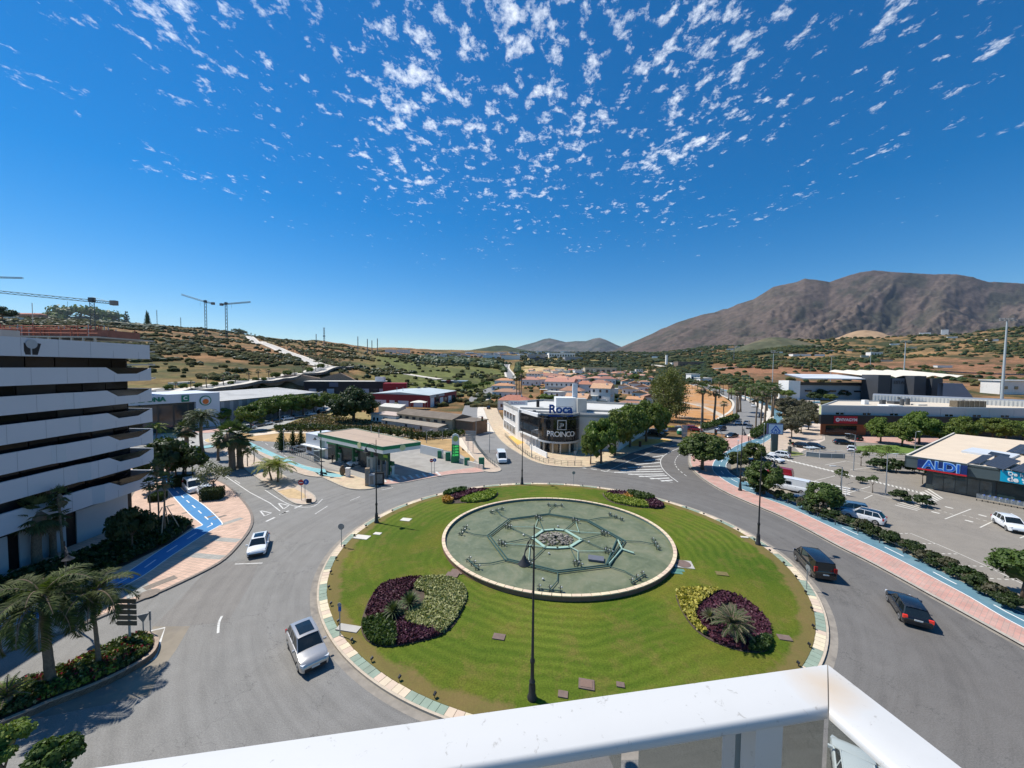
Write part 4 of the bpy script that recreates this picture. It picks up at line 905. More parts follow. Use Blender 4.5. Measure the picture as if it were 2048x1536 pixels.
# --- filling station
def station():
    z1=6.0; z0=4.75; C=[at(x,y,z1) for x,y in ((636,867),(708,857),(841,884),(766,894))]
    t=thing('filling_station_canopy','flat filling station canopy with tan roof and green fascia','canopy')
    mb=MB(); mb.prism([(p.x,p.y) for p in C],z0,z1-.05,0,1,True); obj('canopy_roof',mb,[WHITE,mat('tan_roof',(.42,.32,.24),.85,.06,.5)],t)
    O=[(p.x,p.y) for p in C]; a=sum(O[i][0]*O[(i+1)%4][1]-O[(i+1)%4][0]*O[i][1] for i in range(4)); O=O[::-1] if a<0 else O
    for i in range(4):
        g=MB(); wallbox(g,O[i],O[(i+1)%4],z1-.62,z1+.02,-.06); obj('fascia',g,[GREENBP],t)
        g=MB(); wallbox(g,O[i],O[(i+1)%4],z0-.02,z1-.63,-.05); obj('fascia',g,[mat('fascia_white',(.72,.75,.72),.4,.02,1)],t)
        g=MB(); wallbox(g,O[i],O[(i+1)%4],z1+.02,z1+.1,-.1); obj('edge_trim',g,[mat('trim_pale',(.6,.62,.5),.5,.03,1)],t)
    Cv=[Vector((p.x,p.y)) for p in C]; u=(Cv[3]-Cv[0]); v=(Cv[1]-Cv[0])
    for pos,nn in ((Cv[0]+u*.68,0),(Cv[3]+(Cv[2]-Cv[3])*.5,1)):
        em=MB(); em.lathe((0,0,0),[(.55,-.05),(.55,.05)],16); e=obj('round_emblem',em,[mat('emblem_yellow',(.65,.68,.35),.5,.05,3)],t)
        dd=(u if nn==0 else (Cv[2]-Cv[3])).normalized(); e.location=(*(pos+Vector((dd.y,-dd.x))*.12),z1-.55); e.rotation_euler=(math.pi/2,0,math.atan2(dd.y,dd.x))
    for fu in (.14,.42,.70,.93):
        for fv in (.28,.72):
            if fv>.5 and fu>.9: continue
            p=Cv[0]+u*fu+v*fv; c=MB(); c.box((p.x,p.y,z0/2),(.42,.42,z0),math.atan2(u.y,u.x)); obj('column',c,[mat('column_green',(.02,.12,.06),.5,.05,1)],t)
    ln=MB(); p=Cv[0]+u*.05+v*.5; q=Cv[3]+v*.5; ribbon(ln,[p,q],.07,z1-.035); obj('roof_seam',ln,[mat('seam_grey',(.25,.2,.17),.8,.1,1)],t)
    for fu,fv in ((.62,.62),(.35,.9)):
        p=Cv[0]+u*fu+v*fv; s=MB(); s.tube([(p.x,p.y,z1),(p.x,p.y,z1+1.6)],.07,6); obj('vent_pipe',s,[GREY],t)
    ang=math.atan2(u.y,u.x)
    # pumps
    names=['nearest the roundabout','second from the roundabout','third from the roundabout','farthest from the roundabout']
    for i,fu in enumerate((.90,.64,.38,.12)):
        p=Cv[0]+u*fu+v*.30
        tt=thing('fuel_pump',f'green and white fuel pump under the canopy, {names[i]}','fuel pump',(p.x+.9,p.y-.3,.0),ang,'fuel pumps under the canopy')
        b=MB(); b.box((0,0,.09),(2.9,1.3,.18)); obj('island_base',b,[CONCL],tt)
        b=MB(); b.box((0,0,1.05),(1.0,.6,1.75)); obj('cabinet',b,[mat('pump_white',(.6,.65,.6),.4,.05,2)],tt)
        b=MB(); b.box((0,-.32,1.25),(.8,.06,.8)); obj('display',b,[mat('pump_green',(.05,.25,.08),.4,.1,3)],tt)
        b=MB(); b.box((0,0,2.3),(1.2,.5,.7)); obj('top_sign',b,[mat('pump_dark_green',(.02,.12,.05),.5,.1,1)],tt)
        b=MB(); b.tube([(.45,-.3,1.6),(.62,-.4,1.1),(.5,-.36,.5)],.04,6); obj('hose',b,[BLACK],tt)
    p=Cv[3]+v*.12-u*.06
    t2=thing('price_board','dark green board hung low at the canopy corner','sign',(p.x,p.y+.5,0),ang)
    b=MB(); b.box((0,0,3.9),(3.0,.4,1.5)); obj('board',b,[mat('board_green',(.012,.07,.035),.5,.1,1)],t2); b=MB(); b.box((.7,-.22,3.95),(1.2,.05,.5)); obj('panel',b,[mat('lime_panel',(.2,.4,.05),.5,.2,3)],t2)
    b=MB(); b.box((-.8,0,1.6),(.3,.3,3.2)); b.box((.9,0,1.6),(.3,.3,3.2)); obj('leg',b,[mat('board_leg',(.12,.14,.13),.5,.1,1)],t2)
    p=at(742,943,0)
    t4=thing('vending_cabinet','grey glazed cabinet standing under the front of the canopy','cabinet',(p.x,p.y+.6,0),ang); b=MB(); b.box((0,0,1.4),(1.9,1.1,2.8)); obj('body',b,[mat('cabinet_grey',(.33,.38,.37),.3,.1,2)],t4); b=MB(); b.box((-.2,-.57,1.4),(.7,.04,2.0)); obj('door',b,[mat('cabinet_glass',(.15,.2,.2),.1,.3,3)],t4)
    # shop
    t3=thing('station_shop','white box-shaped shop beside the filling station canopy','building')
    A=at(612,906,0); B=at(656,917,0); d=(Vector(B[:2])-Vector(A[:2])); n=Vector((-d.y,d.x)).normalized()
    mb=MB(); Q=[Vector(A[:2]),Vector(B[:2]),Vector(B[:2])+n*5,Vector(A[:2])+n*5]; mb.prism([(q.x,q.y) for q in Q],0,4.7); obj('wall',mb,[WHITEG],t3)
    mb=MB(); mb.prism([(q.x,q.y) for q in [Q[1],Q[1]+d*1.5,Q[1]+d*1.5+n*4.5,Q[2]]],0,3.4); obj('annex_wall',mb,[mat('dark_glass_front',(.05,.06,.06),.2,.2,.6)],t3)
    mb=MB(); wallbox(mb,Q[1],Q[1]+d*1.5,3.4,4.3,.3,0,-.3); obj('sign_band',mb,[GREENBP],t3)
    mb=MB(); wallbox(mb,Q[0]-d*.05,Q[1],2.0,2.2,-1.0); obj('awning',mb,[WHITE],t3)
    win(t3,Q[0],Q[1],.4,2.4,.8,1.9,.06,mat('shop_brown',(.12,.07,.05),.5,.1,1),False); win(t3,Q[0],Q[1],3.6,5.0,.3,1.9,.06,mat('shop_brown',(.1,.1,.1)),False)
    # totem with prices
    p=at(911,925,0); t5=thing('price_totem','tall green and white fuel price totem with rounded top','sign',(p.x,p.y,0),R(8))
    hh=up_m(911,925,867,p); mb=MB(); pr=[(-.95,0),(-.8,hh*.35),(-.78,hh*.9),(-.6,hh*.97),(0,hh),(.5,hh*.96),(.75,hh*.88),(.85,hh*.4),(.95,0)]
    def face(pts,y,mat_,nm,par=t5,th=.35):
        m_=MB(); k=len(pts); m_.add([(x,y-th/2,z) for x,z in pts]+[(x,y+th/2,z) for x,z in pts],[tuple(range(k))]+[tuple(range(2*k-1,k-1,-1))]+[((i+1)%k,i,k+i,k+(i+1)%k) for i in range(k)]); return obj(nm,m_,[mat_],par)
    face(pr,0,mat('totem_white',(.65,.72,.68),.4,.03,1),'body')
    face([(-.97,0),(-.86,hh*.3),(-.8,hh*.64),(.8,hh*.6),(.85,hh*.3),(.97,0)],-.02,mat('totem_green',(.01,.20,.08),.4,.05,1),'green_panel',th=.4)
    for i,tx in enumerate(('1.459','1.529','1.399','0.999')):
        text('price_digits',tx,.55,(0,-.26,hh*(.56-.1*i)),(math.pi/2,0,0),mat('digit_green',(.1,.7,.15),.5,.0,1,emit=((.1,.9,.2),.5)),t5,.02,.01)
    em=MB(); 
    for k in range(12):
        a=2*math.pi*k/12; em.add([(0,-.28,hh*.83),(.55*math.cos(a-.2),-.28,hh*.83+.55*math.sin(a-.2)),(.66*math.cos(a),-.28,hh*.83+.66*math.sin(a)),(.55*math.cos(a+.2),-.28,hh*.83+.55*math.sin(a+.2))],[(0,1,2,3)])
    obj('sunburst_emblem',em,[mat('sunburst',(.40,.50,.06),.5,.2,6)],t5)
    # boundary wall on the right of the forecourt
    w=thing('boundary_wall','low pale wall behind the filling station forecourt','wall'); mb=MB(); a,b=at(840,906,0),at(885,917,0); wallbox(mb,a,b,0,2.0,.25); obj('panel',mb,[mat('wall_bluegrey',(.52,.56,.58),.7,.04,1)],w)
    mb=MB(); wallbox(mb,b,at(905,923,0),0,1.3,.25); wallbox(mb,at(918,926,0),at(965,940,0),0,1.0,.25); obj('low_panel',mb,[CONCL],w)
    for i,(px,py,h) in enumerate(((880,916,1.6),(896,921,1.8),(934,930,1.5),(963,937,2.2))):
        p=at(px,py,0); q=thing('utility_cabinet',f'green utility box by the forecourt wall, {nth(i)} from the left','cabinet',(p.x,p.y,0),R(10),'green utility boxes'); mb=MB(); mb.box((0,0,h/2),(1.1,.6,h)); obj('body',mb,[mat('box_green',(.02,.16,.09),.6,.1,2)],q); mb=MB(); mb.box((0,-.31,h/2),(.9,.03,h*.8)); obj('door',mb,[mat('box_green2',(.03,.2,.11),.6,.1,2)],q)
station()
# --- supermarket and warehouse on the left
def box_building(name,label,foot,h,wm,rm,cat='building',z0=0,para=.0,group=None):
    t=thing(name,label,cat,(0,0,0),0,group); P=[(p[0],p[1]) for p in foot]; mb=MB(); mb.prism(P,z0-1,z0+h,0); obj('wall',mb,[wm],t)
    O=P if sum(P[i][0]*P[(i+1)%len(P)][1]-P[(i+1)%len(P)][0]*P[i][1] for i in range(len(P)))>0 else P[::-1]
    mb=MB(); mb.prism(offset(O,.25) if para else offset(O,-.15),z0+h-(.0 if not para else .0)+.004,z0+h+(.25 if not para else .05)); obj('roof',mb,[rm],t)
    if para:
        mb=MB()
        for i in range(len(O)): wallbox(mb,O[i],O[(i+1)%len(O)],z0+h,z0+h+para,.25)
        obj('parapet',mb,[wm],t)
    return t
def rect(a,b,depth):
    a=Vector(a[:2]);b=Vector(b[:2]);d=(b-a).normalized();n=Vector((-d.y,d.x)); return [a,b,b+n*depth,a+n*depth]
def supermarket():
    a=at(285,868,0); b=at(437,851,0); Q=rect(a,b,16)
    t=box_building('supermarket','pale supermarket with dark glazed ground floor, green letters and orange emblem',Q,8.4,mat('dark_front',(.045,.05,.055),.3,.1,.4),CONC)
    d=(Q[1]-Q[0]).normalized(); n=Vector((d.y,-d.x)); Ln=(Q[1]-Q[0]).length
    mb=MB(); F=[Q[0]-d*30+n*1.2,Q[1]+n*1.2,Q[1]-n*15,Q[0]-d*30-n*15]; mb.prism([(p.x,p.y) for p in F],8.5,11.15,0,None,True); obj('upper_wall',mb,[mat('pale_cladding',(.60,.64,.70),.5,.02,.4)],t)
    mb=MB(); wallbox(mb,Q[1]-d*6.5,Q[1],0,8.5,-1.2); obj('corner_wall',mb,[mat('pale_cladding',(.6,.6,.6))],t)
    for i in range(5):
        w=Ln/5.2; win(t,Q[0],Q[1],i*w+.2,i*w+w-.3,.4,7.9,.06,GLASSB,False)
    ang=math.atan2(d.y,d.x); put=lambda u,z:(*(Q[0]+d*u+n*1.3),z)
    def ux(px,z):                                # metres along the front for a photo column
        best=min(np.arange(-20,Ln,.25),key=lambda u:abs(ray_col(Q[0]+d*u+n*1.3,z)-px)); return float(best)
    text('sign_letters','MERCADONA',1.75,put(ux(331,10),9.8),(math.pi/2,0,ang),mat('sign_green',(.0,.18,.11),.5,.03,1),t,.1,.08,align='RIGHT',sx=1.1)
    u=ux(370,8); mb=MB(); p=Q[0]+d*u+n*1.3; wallbox(mb,p-d*.95,p+d*.95,8.7,10.7,-.1); obj('green_square',mb,[MATS['sign_green']],t)
    text('sign_letters','C',1.5,put(u,9.75),(math.pi/2,0,ang),MATS['sign_white'],t,.16,.05)
    u=ux(411,8); p=put(u,8.7); em=MB(); em.lathe((0,0,0),[(1.6,-.06),(1.6,.06)],24); e=obj('emblem_ring',em,[MATS['sign_green']],t); e.location=p; e.rotation_euler=(math.pi/2,0,ang)
    em=MB(); em.lathe((0,0,0),[(1.3,-.10),(1.3,.10)],24); e=obj('emblem_disc',em,[mat('pale_cladding',(.6,.6,.6))],t); e.location=p; e.rotation_euler=(math.pi/2,0,ang)
    em=MB(); em.lathe((0,0,0),[(.85,-.14),(.85,.14)],20); e=obj('emblem_orange',em,[mat('emblem_orange',(.65,.16,.03),.5,.1,2)],t); e.location=(p[0],p[1],p[2]-.3); e.rotation_euler=(math.pi/2,0,ang)
def ray_col(p,z):
    P=Vector((p[0],p[1],z-EYE)); cy,sy=math.cos(PITCH),math.sin(PITCH); Zc=P.y*cy-P.z*sy; yv=(P.y*sy+P.z*cy)/Zc; x=P.x/Zc
    c,s=math.cos(ROLL),math.sin(ROLL); return 1024+(x*c+yv*s)*F_PX
supermarket()
def warehouse():
    a=at(439,851,0); b=at(634,820,0); Q=rect(a,b,42)
    t=thing('warehouse','long grey warehouse with pale sloping roof behind a row of trees','building')
    mb=MB(); mb.prism([(p.x,p.y) for p in Q],0,8.1); obj('wall',mb,[mat('grey_ribbed',(.20,.21,.23),.6,.08,.5)],t)
    d=(Q[1]-Q[0]).normalized(); n=Vector((d.y,-d.x)); Ln=(Q[1]-Q[0]).length; st=MB()
    i=0;u=.5
    while u<Ln-1.5: p=Q[0]+d*u; wallbox(st,p,p+d*1.3,.1,7.9,-.08); u+=3.4
    obj('lighter_panels',st,[mat('ribbed_light',(.34,.35,.37),.6,.05,.5)],t)
    r=MB(); O=[Q[0]-d*.2+n*.4,Q[1]+d*.2+n*.4,Q[2]+d*.2,Q[3]-d*.2]; M1=(O[0]+O[3])/2; M2=(O[1]+O[2])/2
    r.add([(*O[0],8.15),(*O[1],8.15),(*M2,9.9),(*M1,9.9),(*O[2],8.15),(*O[3],8.15)],[(0,1,2,3),(3,2,4,5),(0,3,5),(1,4,2)]); obj('roof',r,[mat('warehouse_roof',(.47,.46,.43),.6,.06,.5,dirt=((.3,.29,.27),.6))],t)
    for k in range(1,9):
        s=MB(); f=k/9; ribbon(s,[O[0].lerp(M1,f),O[1].lerp(M2,f)],.12,8.15+1.75*f+.03); obj('roof_rib',s,[mat('rib_dark',(.28,.28,.27),.6,.05,1)],t)
    e=MB(); p=Q[1]; wallbox(e,p+d*.0,p+d*12+n*-6,0,7.7,.2); obj('end_wall',e,[mat('end_grey',(.45,.47,.48),.6,.04,1)],t)
warehouse()
def dark_store():
    a=zat(608,790,252); b=zat(770,790,262); Q=rect(a,b,14); t=box_building('retail_store','distant black-fronted store with white flat roof below the brown retaining wall','' or Q,9.4,mat('store_black',(.02,.022,.03),.4,.1,.3),CONCL)
    d=(Q[1]-Q[0]).normalized(); n=Vector((d.y,-d.x)); Ln=(Q[1]-Q[0]).length
    for i in range(9):
        if i in(4,): continue
        win(t,Q[0],Q[1],3+i*Ln/9.2,3+(i+.8)*Ln/9.2,.3,4.6,.05,GLASSB if i%2 else mat('pale_window',(.45,.5,.55),.3,.1,.5),False)
    mb=MB(); p=Q[1]; wallbox(mb,p,p+d*15,0,8.8,-10); obj('red_wing',mb,[mat('store_red',(.36,.02,.03),.5,.08,.6)],t)
    ang=math.atan2(d.y,d.x); q=Q[0]+d*Ln*.36+n*.1; mb=MB(); wallbox(mb,q-d*2.8,q+d*2.8,5.9,8.9,-.2); obj('sign_board',mb,[mat('sign_board_blue',(.12,.14,.2),.5,.1,2)],t)
    mb=MB(); q=Q[0]+d*Ln*.93-n*4; mb.box((q.x,q.y,11.0),(6,4,3.2)); obj('roof_plant',mb,[WHITE],t)
dark_store()
def retaining():
    t=thing('retaining_wall','long brown stone retaining wall holding up the palm-lined hillside road','wall'); mb=MB()
    pts=[(505,224),(522,231),(545,246),(570,258),(600,264),(640,270),(680,288),(715,296),(735,300)]
    W_=[Vector(((px-1024)/F_PX*Y,Y)) for px,Y in pts]; tops=[H(p.x*(p.y+9)/p.y,p.y+9)+.2 for p in W_]
    for i in range(len(W_)-1):
        a,b=W_[i],W_[i+1]; d=(b-a).normalized(); n=Vector((-d.y,d.x)); mb.add([(*a,-2),(*b,-2),(*b,tops[i+1]),(*a,tops[i]),(*(a+n*1.2),tops[i]),(*(b+n*1.2),tops[i+1])],[(0,1,2,3),(3,2,5,4)])
    obj('stone_face',mb,[mat('brown_stone',(.42,.29,.21),.9,.15,.8)],t)
    cp=MB()
    for i in range(len(W_)-1):
        a,b=W_[i],W_[i+1]; cp.add([(a.x,a.y-.2,tops[i]-.1),(b.x,b.y-.2,tops[i+1]-.1),(b.x,b.y-.2,tops[i+1]+.5),(a.x,a.y-.2,tops[i]+.5),(b.x,b.y+1.2,tops[i+1]+.5),(a.x,a.y+1.2,tops[i]+.5)],[(0,1,2,3),(3,2,4,5)])
    obj('coping',cp,[mat('coping_stone',(.42,.30,.22),.85,.1,1)],t)
retaining()
def red_warehouse():
    P=[at(742,787,6.0),at(859,791,6.0),at(913,780,6.6),at(808,776,6.6)]; g=[Vector((p.x,p.y)) for p in P]
    t=thing('warehouse','red-clad warehouse with pale low-pitched roof and white bays','building')
    mb=MB(); mb.prism([(p.x,p.y) for p in g],-.2,5.9); obj('wall',mb,[RED],t)
    r=MB(); c1=(g[0]+g[1])/2; c2=(g[2]+g[3])/2; r.add([(*g[0],6.0),(*c1,7.2),(*g[1],6.0),(*g[2],6.2),(*c2,7.4),(*g[3],6.2)],[(0,1,4,5),(1,2,3,4),(0,2,1),(3,5,4)]); obj('roof',r,[mat('pale_metal_roof',(.50,.55,.54),.5,.05,.5,dirt=((.36,.4,.4),.5))],t)
    for i,(a,b) in enumerate(((2,9),(11,14),(16,22),(25,30))): win(t,g[0],g[1],a,min(b,(g[1]-g[0]).length-1),0,2.9,.1,WHITEG,False,'loading_bay')
    L2=(g[2]-g[1]).length
    for i in range(6):
        u=1+i*(L2-2)/6; win(t,g[1],g[2],u,u+(L2-2)/6-1.6,0,4.6 if i<2 else 4.0,.12,WHITE if i%2==0 else GLASSB,False,'bay_door')
    win(t,g[1],g[2],.5,L2*.5,4.7,5.8,.15,mat('banner_grey',(.5,.5,.48),.5,.2,2),False,'sign_banner')
    ang=math.atan2((g[2]-g[1]).y,(g[2]-g[1]).x); d=(g[2]-g[1]).normalized(); n=Vector((d.y,-d.x)); text('sign_letters','Pinturas',1.1,(*(g[1]+d*L2*.25+n*.3),5.25),(math.pi/2,0,ang),BLACK,t,.03,.02)
    for px in (794,806): p=at(px,808,0); s=MB(); s.tube([(p.x,p.y,0),(p.x,p.y,9)],.12,6); obj('flue',s,[GREY],t)
    for px in (838,850): q=at(px,777,6.9); s=MB(); s.box((q.x,q.y,7.4),(1.6,1.2,1)); obj('roof_vent',s,[GREYD],t)
red_warehouse()
def old_works():
    t=thing('old_workshop','long old cream workshop with brown corrugated roof and small windows','building')
    a=at(794,850,0); b=at(904,866,0); Q=rect(a,b,9); d=(Q[1]-Q[0]).normalized(); n=Vector((d.y,-d.x)); Ln=(Q[1]-Q[0]).length
    cr=mat('old_cream',(.46,.38,.26),.85,.1,.6,dirt=((.3,.24,.17),.6))
    mb=MB(); mb.prism([(p.x,p.y) for p in Q],0,4.1); obj('wall',mb,[cr],t)
    br=mat('old_roof',(.17,.14,.11),.95,.15,.6,dirt=((.26,.22,.17),.5)); r=MB(); O=[Q[0]+n*.5-d*.3,Q[1]+n*.5+d*.3,Q[2]+d*.3-n*.4,Q[3]-d*.3-n*.4]; m1=(O[0]+O[3])/2;m2=(O[1]+O[2])/2
    r.add([(*O[0],4.1),(*O[1],4.1),(*m2,5.4),(*m1,5.4),(*O[2],4.1),(*O[3],4.1)],[(0,1,2,3),(3,2,4,5),(0,3,5),(1,4,2)]); obj('roof',r,[br],t)
    for i in range(7): win(t,Q[0],Q[1],1+i*Ln/7.6,1+i*Ln/7.6+1.7,2.5,3.5,.04,GLASSB,True,fm=cr)
    F=rect(Q[0]+n*4-d*3,Q[0]+n*4+d*Ln*.92,4.0); mb=MB(); mb.prism([(p.x,p.y) for p in F],0,2.0); obj('lean_to_wall',mb,[mat('old_white',(.52,.48,.42),.85,.1,.6,dirt=((.35,.3,.25),.6))],t)
    mb=MB(); mb.prism([(p.x,p.y) for p in offset(F if True else F,-.2)],lambda p:2.0,lambda p:2.02+.6*max(0,min(1,((Vector(p)-F[0]).dot(-n))/4.0))); obj('lean_to_roof',mb,[mat('lean_roof',(.30,.26,.21),.9,.15,.5)],t)
    for u in (2,12,19): win(t,F[0],F[1],u,u+1.0,.8,1.7,.04,GLASSB,False)
    R3=rect(Q[1]+d*.5-n*1,Q[1]+d*7.5-n*1,7); mb=MB(); mb.prism([(p.x,p.y) for p in R3],0,3.9); obj('side_wall',mb,[mat('shed_brown',(.20,.13,.085),.9,.15,.8)],t); mb=MB(); mb.prism([(p.x,p.y) for p in offset(R3,-.3)],3.9,4.1); obj('side_roof',mb,[br],t)
    t=thing('white_cottage','small white single-storey house beside the huge dark tree','house'); a=at(742,846,0); b=at(792,852,0); Q=rect(a,b,7)
    mb=MB(); mb.prism([(p.x,p.y) for p in Q],0,3.3); obj('wall',mb,[RENDER],t); mb=MB(); mb.prism([(p.x,p.y) for p in offset(Q,-.3)],3.3,3.55); obj('roof',mb,[mat('flat_pink_roof',(.5,.4,.34),.85,.1,.5)],t)
    for u in (1.2,3): win(t,Q[0],Q[1],u,u+.9,1,2.2,.04,GLASSD)
    win(t,Q[0],Q[1],6.2,8.4,0,2.5,.05,GREYD,False,'garage_door')
    t=thing('roofed_shed','long pale flat-roofed shed behind the white cottage','shed'); Q=[at(x,y,4.0) for x,y in ((757,812),(800,816),(812,809),(770,806))]; mb=MB(); mb.prism([(p.x,p.y) for p in Q],0,3.8); obj('wall',mb,[CONC],t); mb=MB(); mb.prism([(p.x,p.y) for p in Q],3.8,4.0); obj('roof',mb,[CONCL],t)
    t=thing('shade_sail','cream fabric shade sail beside the red warehouse','shade'); q=at(838,818,0); mb=MB(); V=[]; n=7
    for i in range(n):
        for j in range(n): a_=i/(n-1)*2-1; b_=j/(n-1)*2-1; V.append((q.x+a_*3.6,q.y+b_*3,4.2-.9*math.hypot(a_,b_)**1.5+.5*(abs(a_)*abs(b_))))
    mb.add(V,[(i*n+j,(i+1)*n+j,(i+1)*n+j+1,i*n+j+1) for i in range(n-1) for j in range(n-1)]); obj('fabric',mb,[mat('sail_cream',(.7,.66,.56),.8,.04,1)],t)
    for sx in (-1,1):
        for sy in (-1,1): m_=MB(); m_.tube([(q.x+sx*3.5,q.y+sy*2.9,0),(q.x+sx*3.5,q.y+sy*2.9,3.8)],.08,6); obj('post',m_,[GREY],t)
old_works()
# --- gym, shop and hall on the right
def gym():
    Q=[Vector(((1645-1024)/F_PX*120,120)),Vector((176,115.5))]; d=(Q[1]-Q[0]).normalized(); n=Vector((d.y,-d.x)); Ln=(Q[1]-Q[0]).length; q_=at(1673,801,9.3); Q+=[Vector((q_.x+80,q_.y-2)),Vector((q_.x,q_.y))]
    t=thing('gym_building','long grey and black gym hall with a red sign and beige roof','building')
    mb=MB(); mb.prism([(p.x,p.y) for p in Q],0,9.1,0,1); obj('wall',mb,[mat('gym_grey',(.30,.32,.33),.6,.03,.4),mat('beige_roof',(.60,.52,.41),.85,.05,.4)],t)
    for i in range(11):
        s=MB(); p=Q[0]+d*(i*Ln/11); q=Q[0]+d*((i+1)*Ln/11-.06); wallbox(s,p,q,6.4,9.3,-.16); obj('cladding_panel',s,[mat('gym_panel',(.42,.45,.46),.55,.02,.5)],t)
    mb=MB()
    for i in range(4): wallbox(mb,Q[i],Q[(i+1)%4],9.1,9.5,.3)
    obj('parapet',mb,[mat('gym_panel',(.4,.4,.4))],t)
    mb=MB(); wallbox(mb,Q[0]-d*.6,Q[1],3.6,6.5,-1.0); obj('black_band',mb,[mat('band_black',(.022,.024,.027),.5,.05,1)],t)
    mb=MB(); wallbox(mb,Q[0],Q[0]+d*13.5,0,3.6,-.3); obj('rust_wall',mb,[mat('rust_wall',(.26,.085,.035),.7,.12,.8)],t)
    mb=MB(); wallbox(mb,Q[0]+d*1.4,Q[0]+d*10.7,.9,3.1,-.4); obj('shop_window',mb,[GLASSD],t)
    mb=MB(); wallbox(mb,Q[0]+d*13.5,Q[1],0,3.6,-.25); obj('dark_wall',mb,[mat('wall_dark',(.04,.042,.045),.5,.08,.6)],t)
    ang=math.atan2(d.y,d.x); s0=3.2; mb=MB(); wallbox(mb,Q[0]+d*s0,Q[0]+d*(s0+7.0),3.9,6.15,-1.15); obj('red_sign',mb,[mat('sign_red',(.42,.015,.03),.5,.03,1)],t)
    text('sign_letters','VIVAGYM',1.25,(*(Q[0]+d*(s0+4.3)+n*1.2),5.05),(math.pi/2,0,ang),MATS['sign_white'],t,.03,.03,sx=.98)
    em=MB(); em.lathe((0,0,0),[(.62,-.03),(.62,.03)],18); e=obj('sign_disc',em,[MATS['sign_white']],t); e.location=(*(Q[0]+d*(s0+1.05)+n*1.2),5.05); e.rotation_euler=(math.pi/2,0,ang)
    em=MB(); em.add([(-.3,0,.18),(0,0,-.3),(.3,0,.18),(.13,0,.26),(0,0,.1),(-.13,0,.26)],[(0,1,2,3,4,5)]); e=obj('sign_heart',em,[MATS['sign_red']],t); e.location=(*(Q[0]+d*(s0+1.05)+n*1.26),5.05); e.rotation_euler=(0,0,ang)
    for i in range(9):
        for k in (0,1.3): win(t,Q[0],Q[1],4.4+i*8.1+k,4.4+i*8.1+k+1.0,6.6,7.2,.2,GLASSD,False)
    mb=MB(); mb.box((Q[0].x+.3,Q[0].y+.5,7.9),(.25,1.0,2.9)); obj('yellow_edge',mb,[mat('pale_yellow',(.65,.66,.35),.6,.05,1)],t)
    for px,py,w,h,mm,nm in ((1730,806,1.5,1.5,WHITE,'roof_unit'),(1765,806,1.3,1.5,GREYD,'roof_unit'),(1804,808,1.2,2.0,GREYD,'roof_tank'),(1815,807,1.2,2.1,GREYD,'roof_tank'),(1790,805,3.2,.9,mat('duct_dark',(.08,.08,.08),.5,.1,1),'roof_duct'),(1780,810,4.6,.5,WHITE,'roof_duct'),(1838,808,3,.4,CONCL,'roof_hatch')):
        q=at(px,py+2,9.2); s=MB()
        if nm=='roof_tank': s.lathe((q.x,q.y,9.1),[(w*.5,0),(w*.5,h),(w*.3,h+.15)],12)
        else: s.box((q.x,q.y,9.1+h/2),(w,w*.8,h))
        obj(nm,s,[mm],t)
    q=at(1935,814,9.2); s=MB(); s.box((q.x,q.y,10.2),(9.2,2.2,2.0)); obj('louvred_unit',s,[mat('louvre_brown',(.15,.12,.08),.6,.15,2)],t)
    for i in range(6): s=MB(); s.box((q.x-3.9+i*1.55,q.y-1.15,10.2),(.12,.1,2.0)); obj('louvre_post',s,[mat('louvre_post',(.35,.3,.22),.6,.05,1)],t)
    Q=[Vector(((1747-1024)/F_PX*150,150)),Vector(((2100-1024)/F_PX*122,122))]; Q+=[Q[1]+Vector((4,8)),Q[0]*(158/150)+Vector((.5,0))]
    t=thing('white_hall','white corrugated hall with grey roof behind the gym','building'); mb=MB(); mb.prism([(p.x,p.y) for p in Q],0,11.0); obj('wall',mb,[mat('corrugated_white',(.64,.64,.60),.6,.04,1)],t)
    mb=MB(); m1=(Q[0]+Q[3])/2;m2=(Q[1]+Q[2])/2; O=Q; mb.add([(*O[0],11.02),(*O[1],11.02),(*m2,11.3),(*m1,11.3),(*O[2],11.02),(*O[3],11.02)],[(0,1,2,3),(3,2,4,5),(0,3,5)]); obj('roof',mb,[mat('hall_roof',(.22,.24,.27),.6,.06,.5)],t)
    d=(Q[1]-Q[0]).normalized(); n=Vector((d.y,-d.x)); L2=(Q[1]-Q[0]).length; u=.4; s=MB()
    while u<L2: wallbox(s,Q[0]+d*u,Q[0]+d*(u+.3),8.8,10.95,-.1); u+=.9
    o=obj('corrugation',s,[mat('corrugated_white',(.62,.62,.58))],t); o['kind']='stuff'
    for u in (7,23,47): p=Q[0]+d*u; s=MB(); s.box((p.x,p.y-.4,10.3),(.7,.6,.4)); obj('wall_lamp',s,[GREYD],t)
gym()
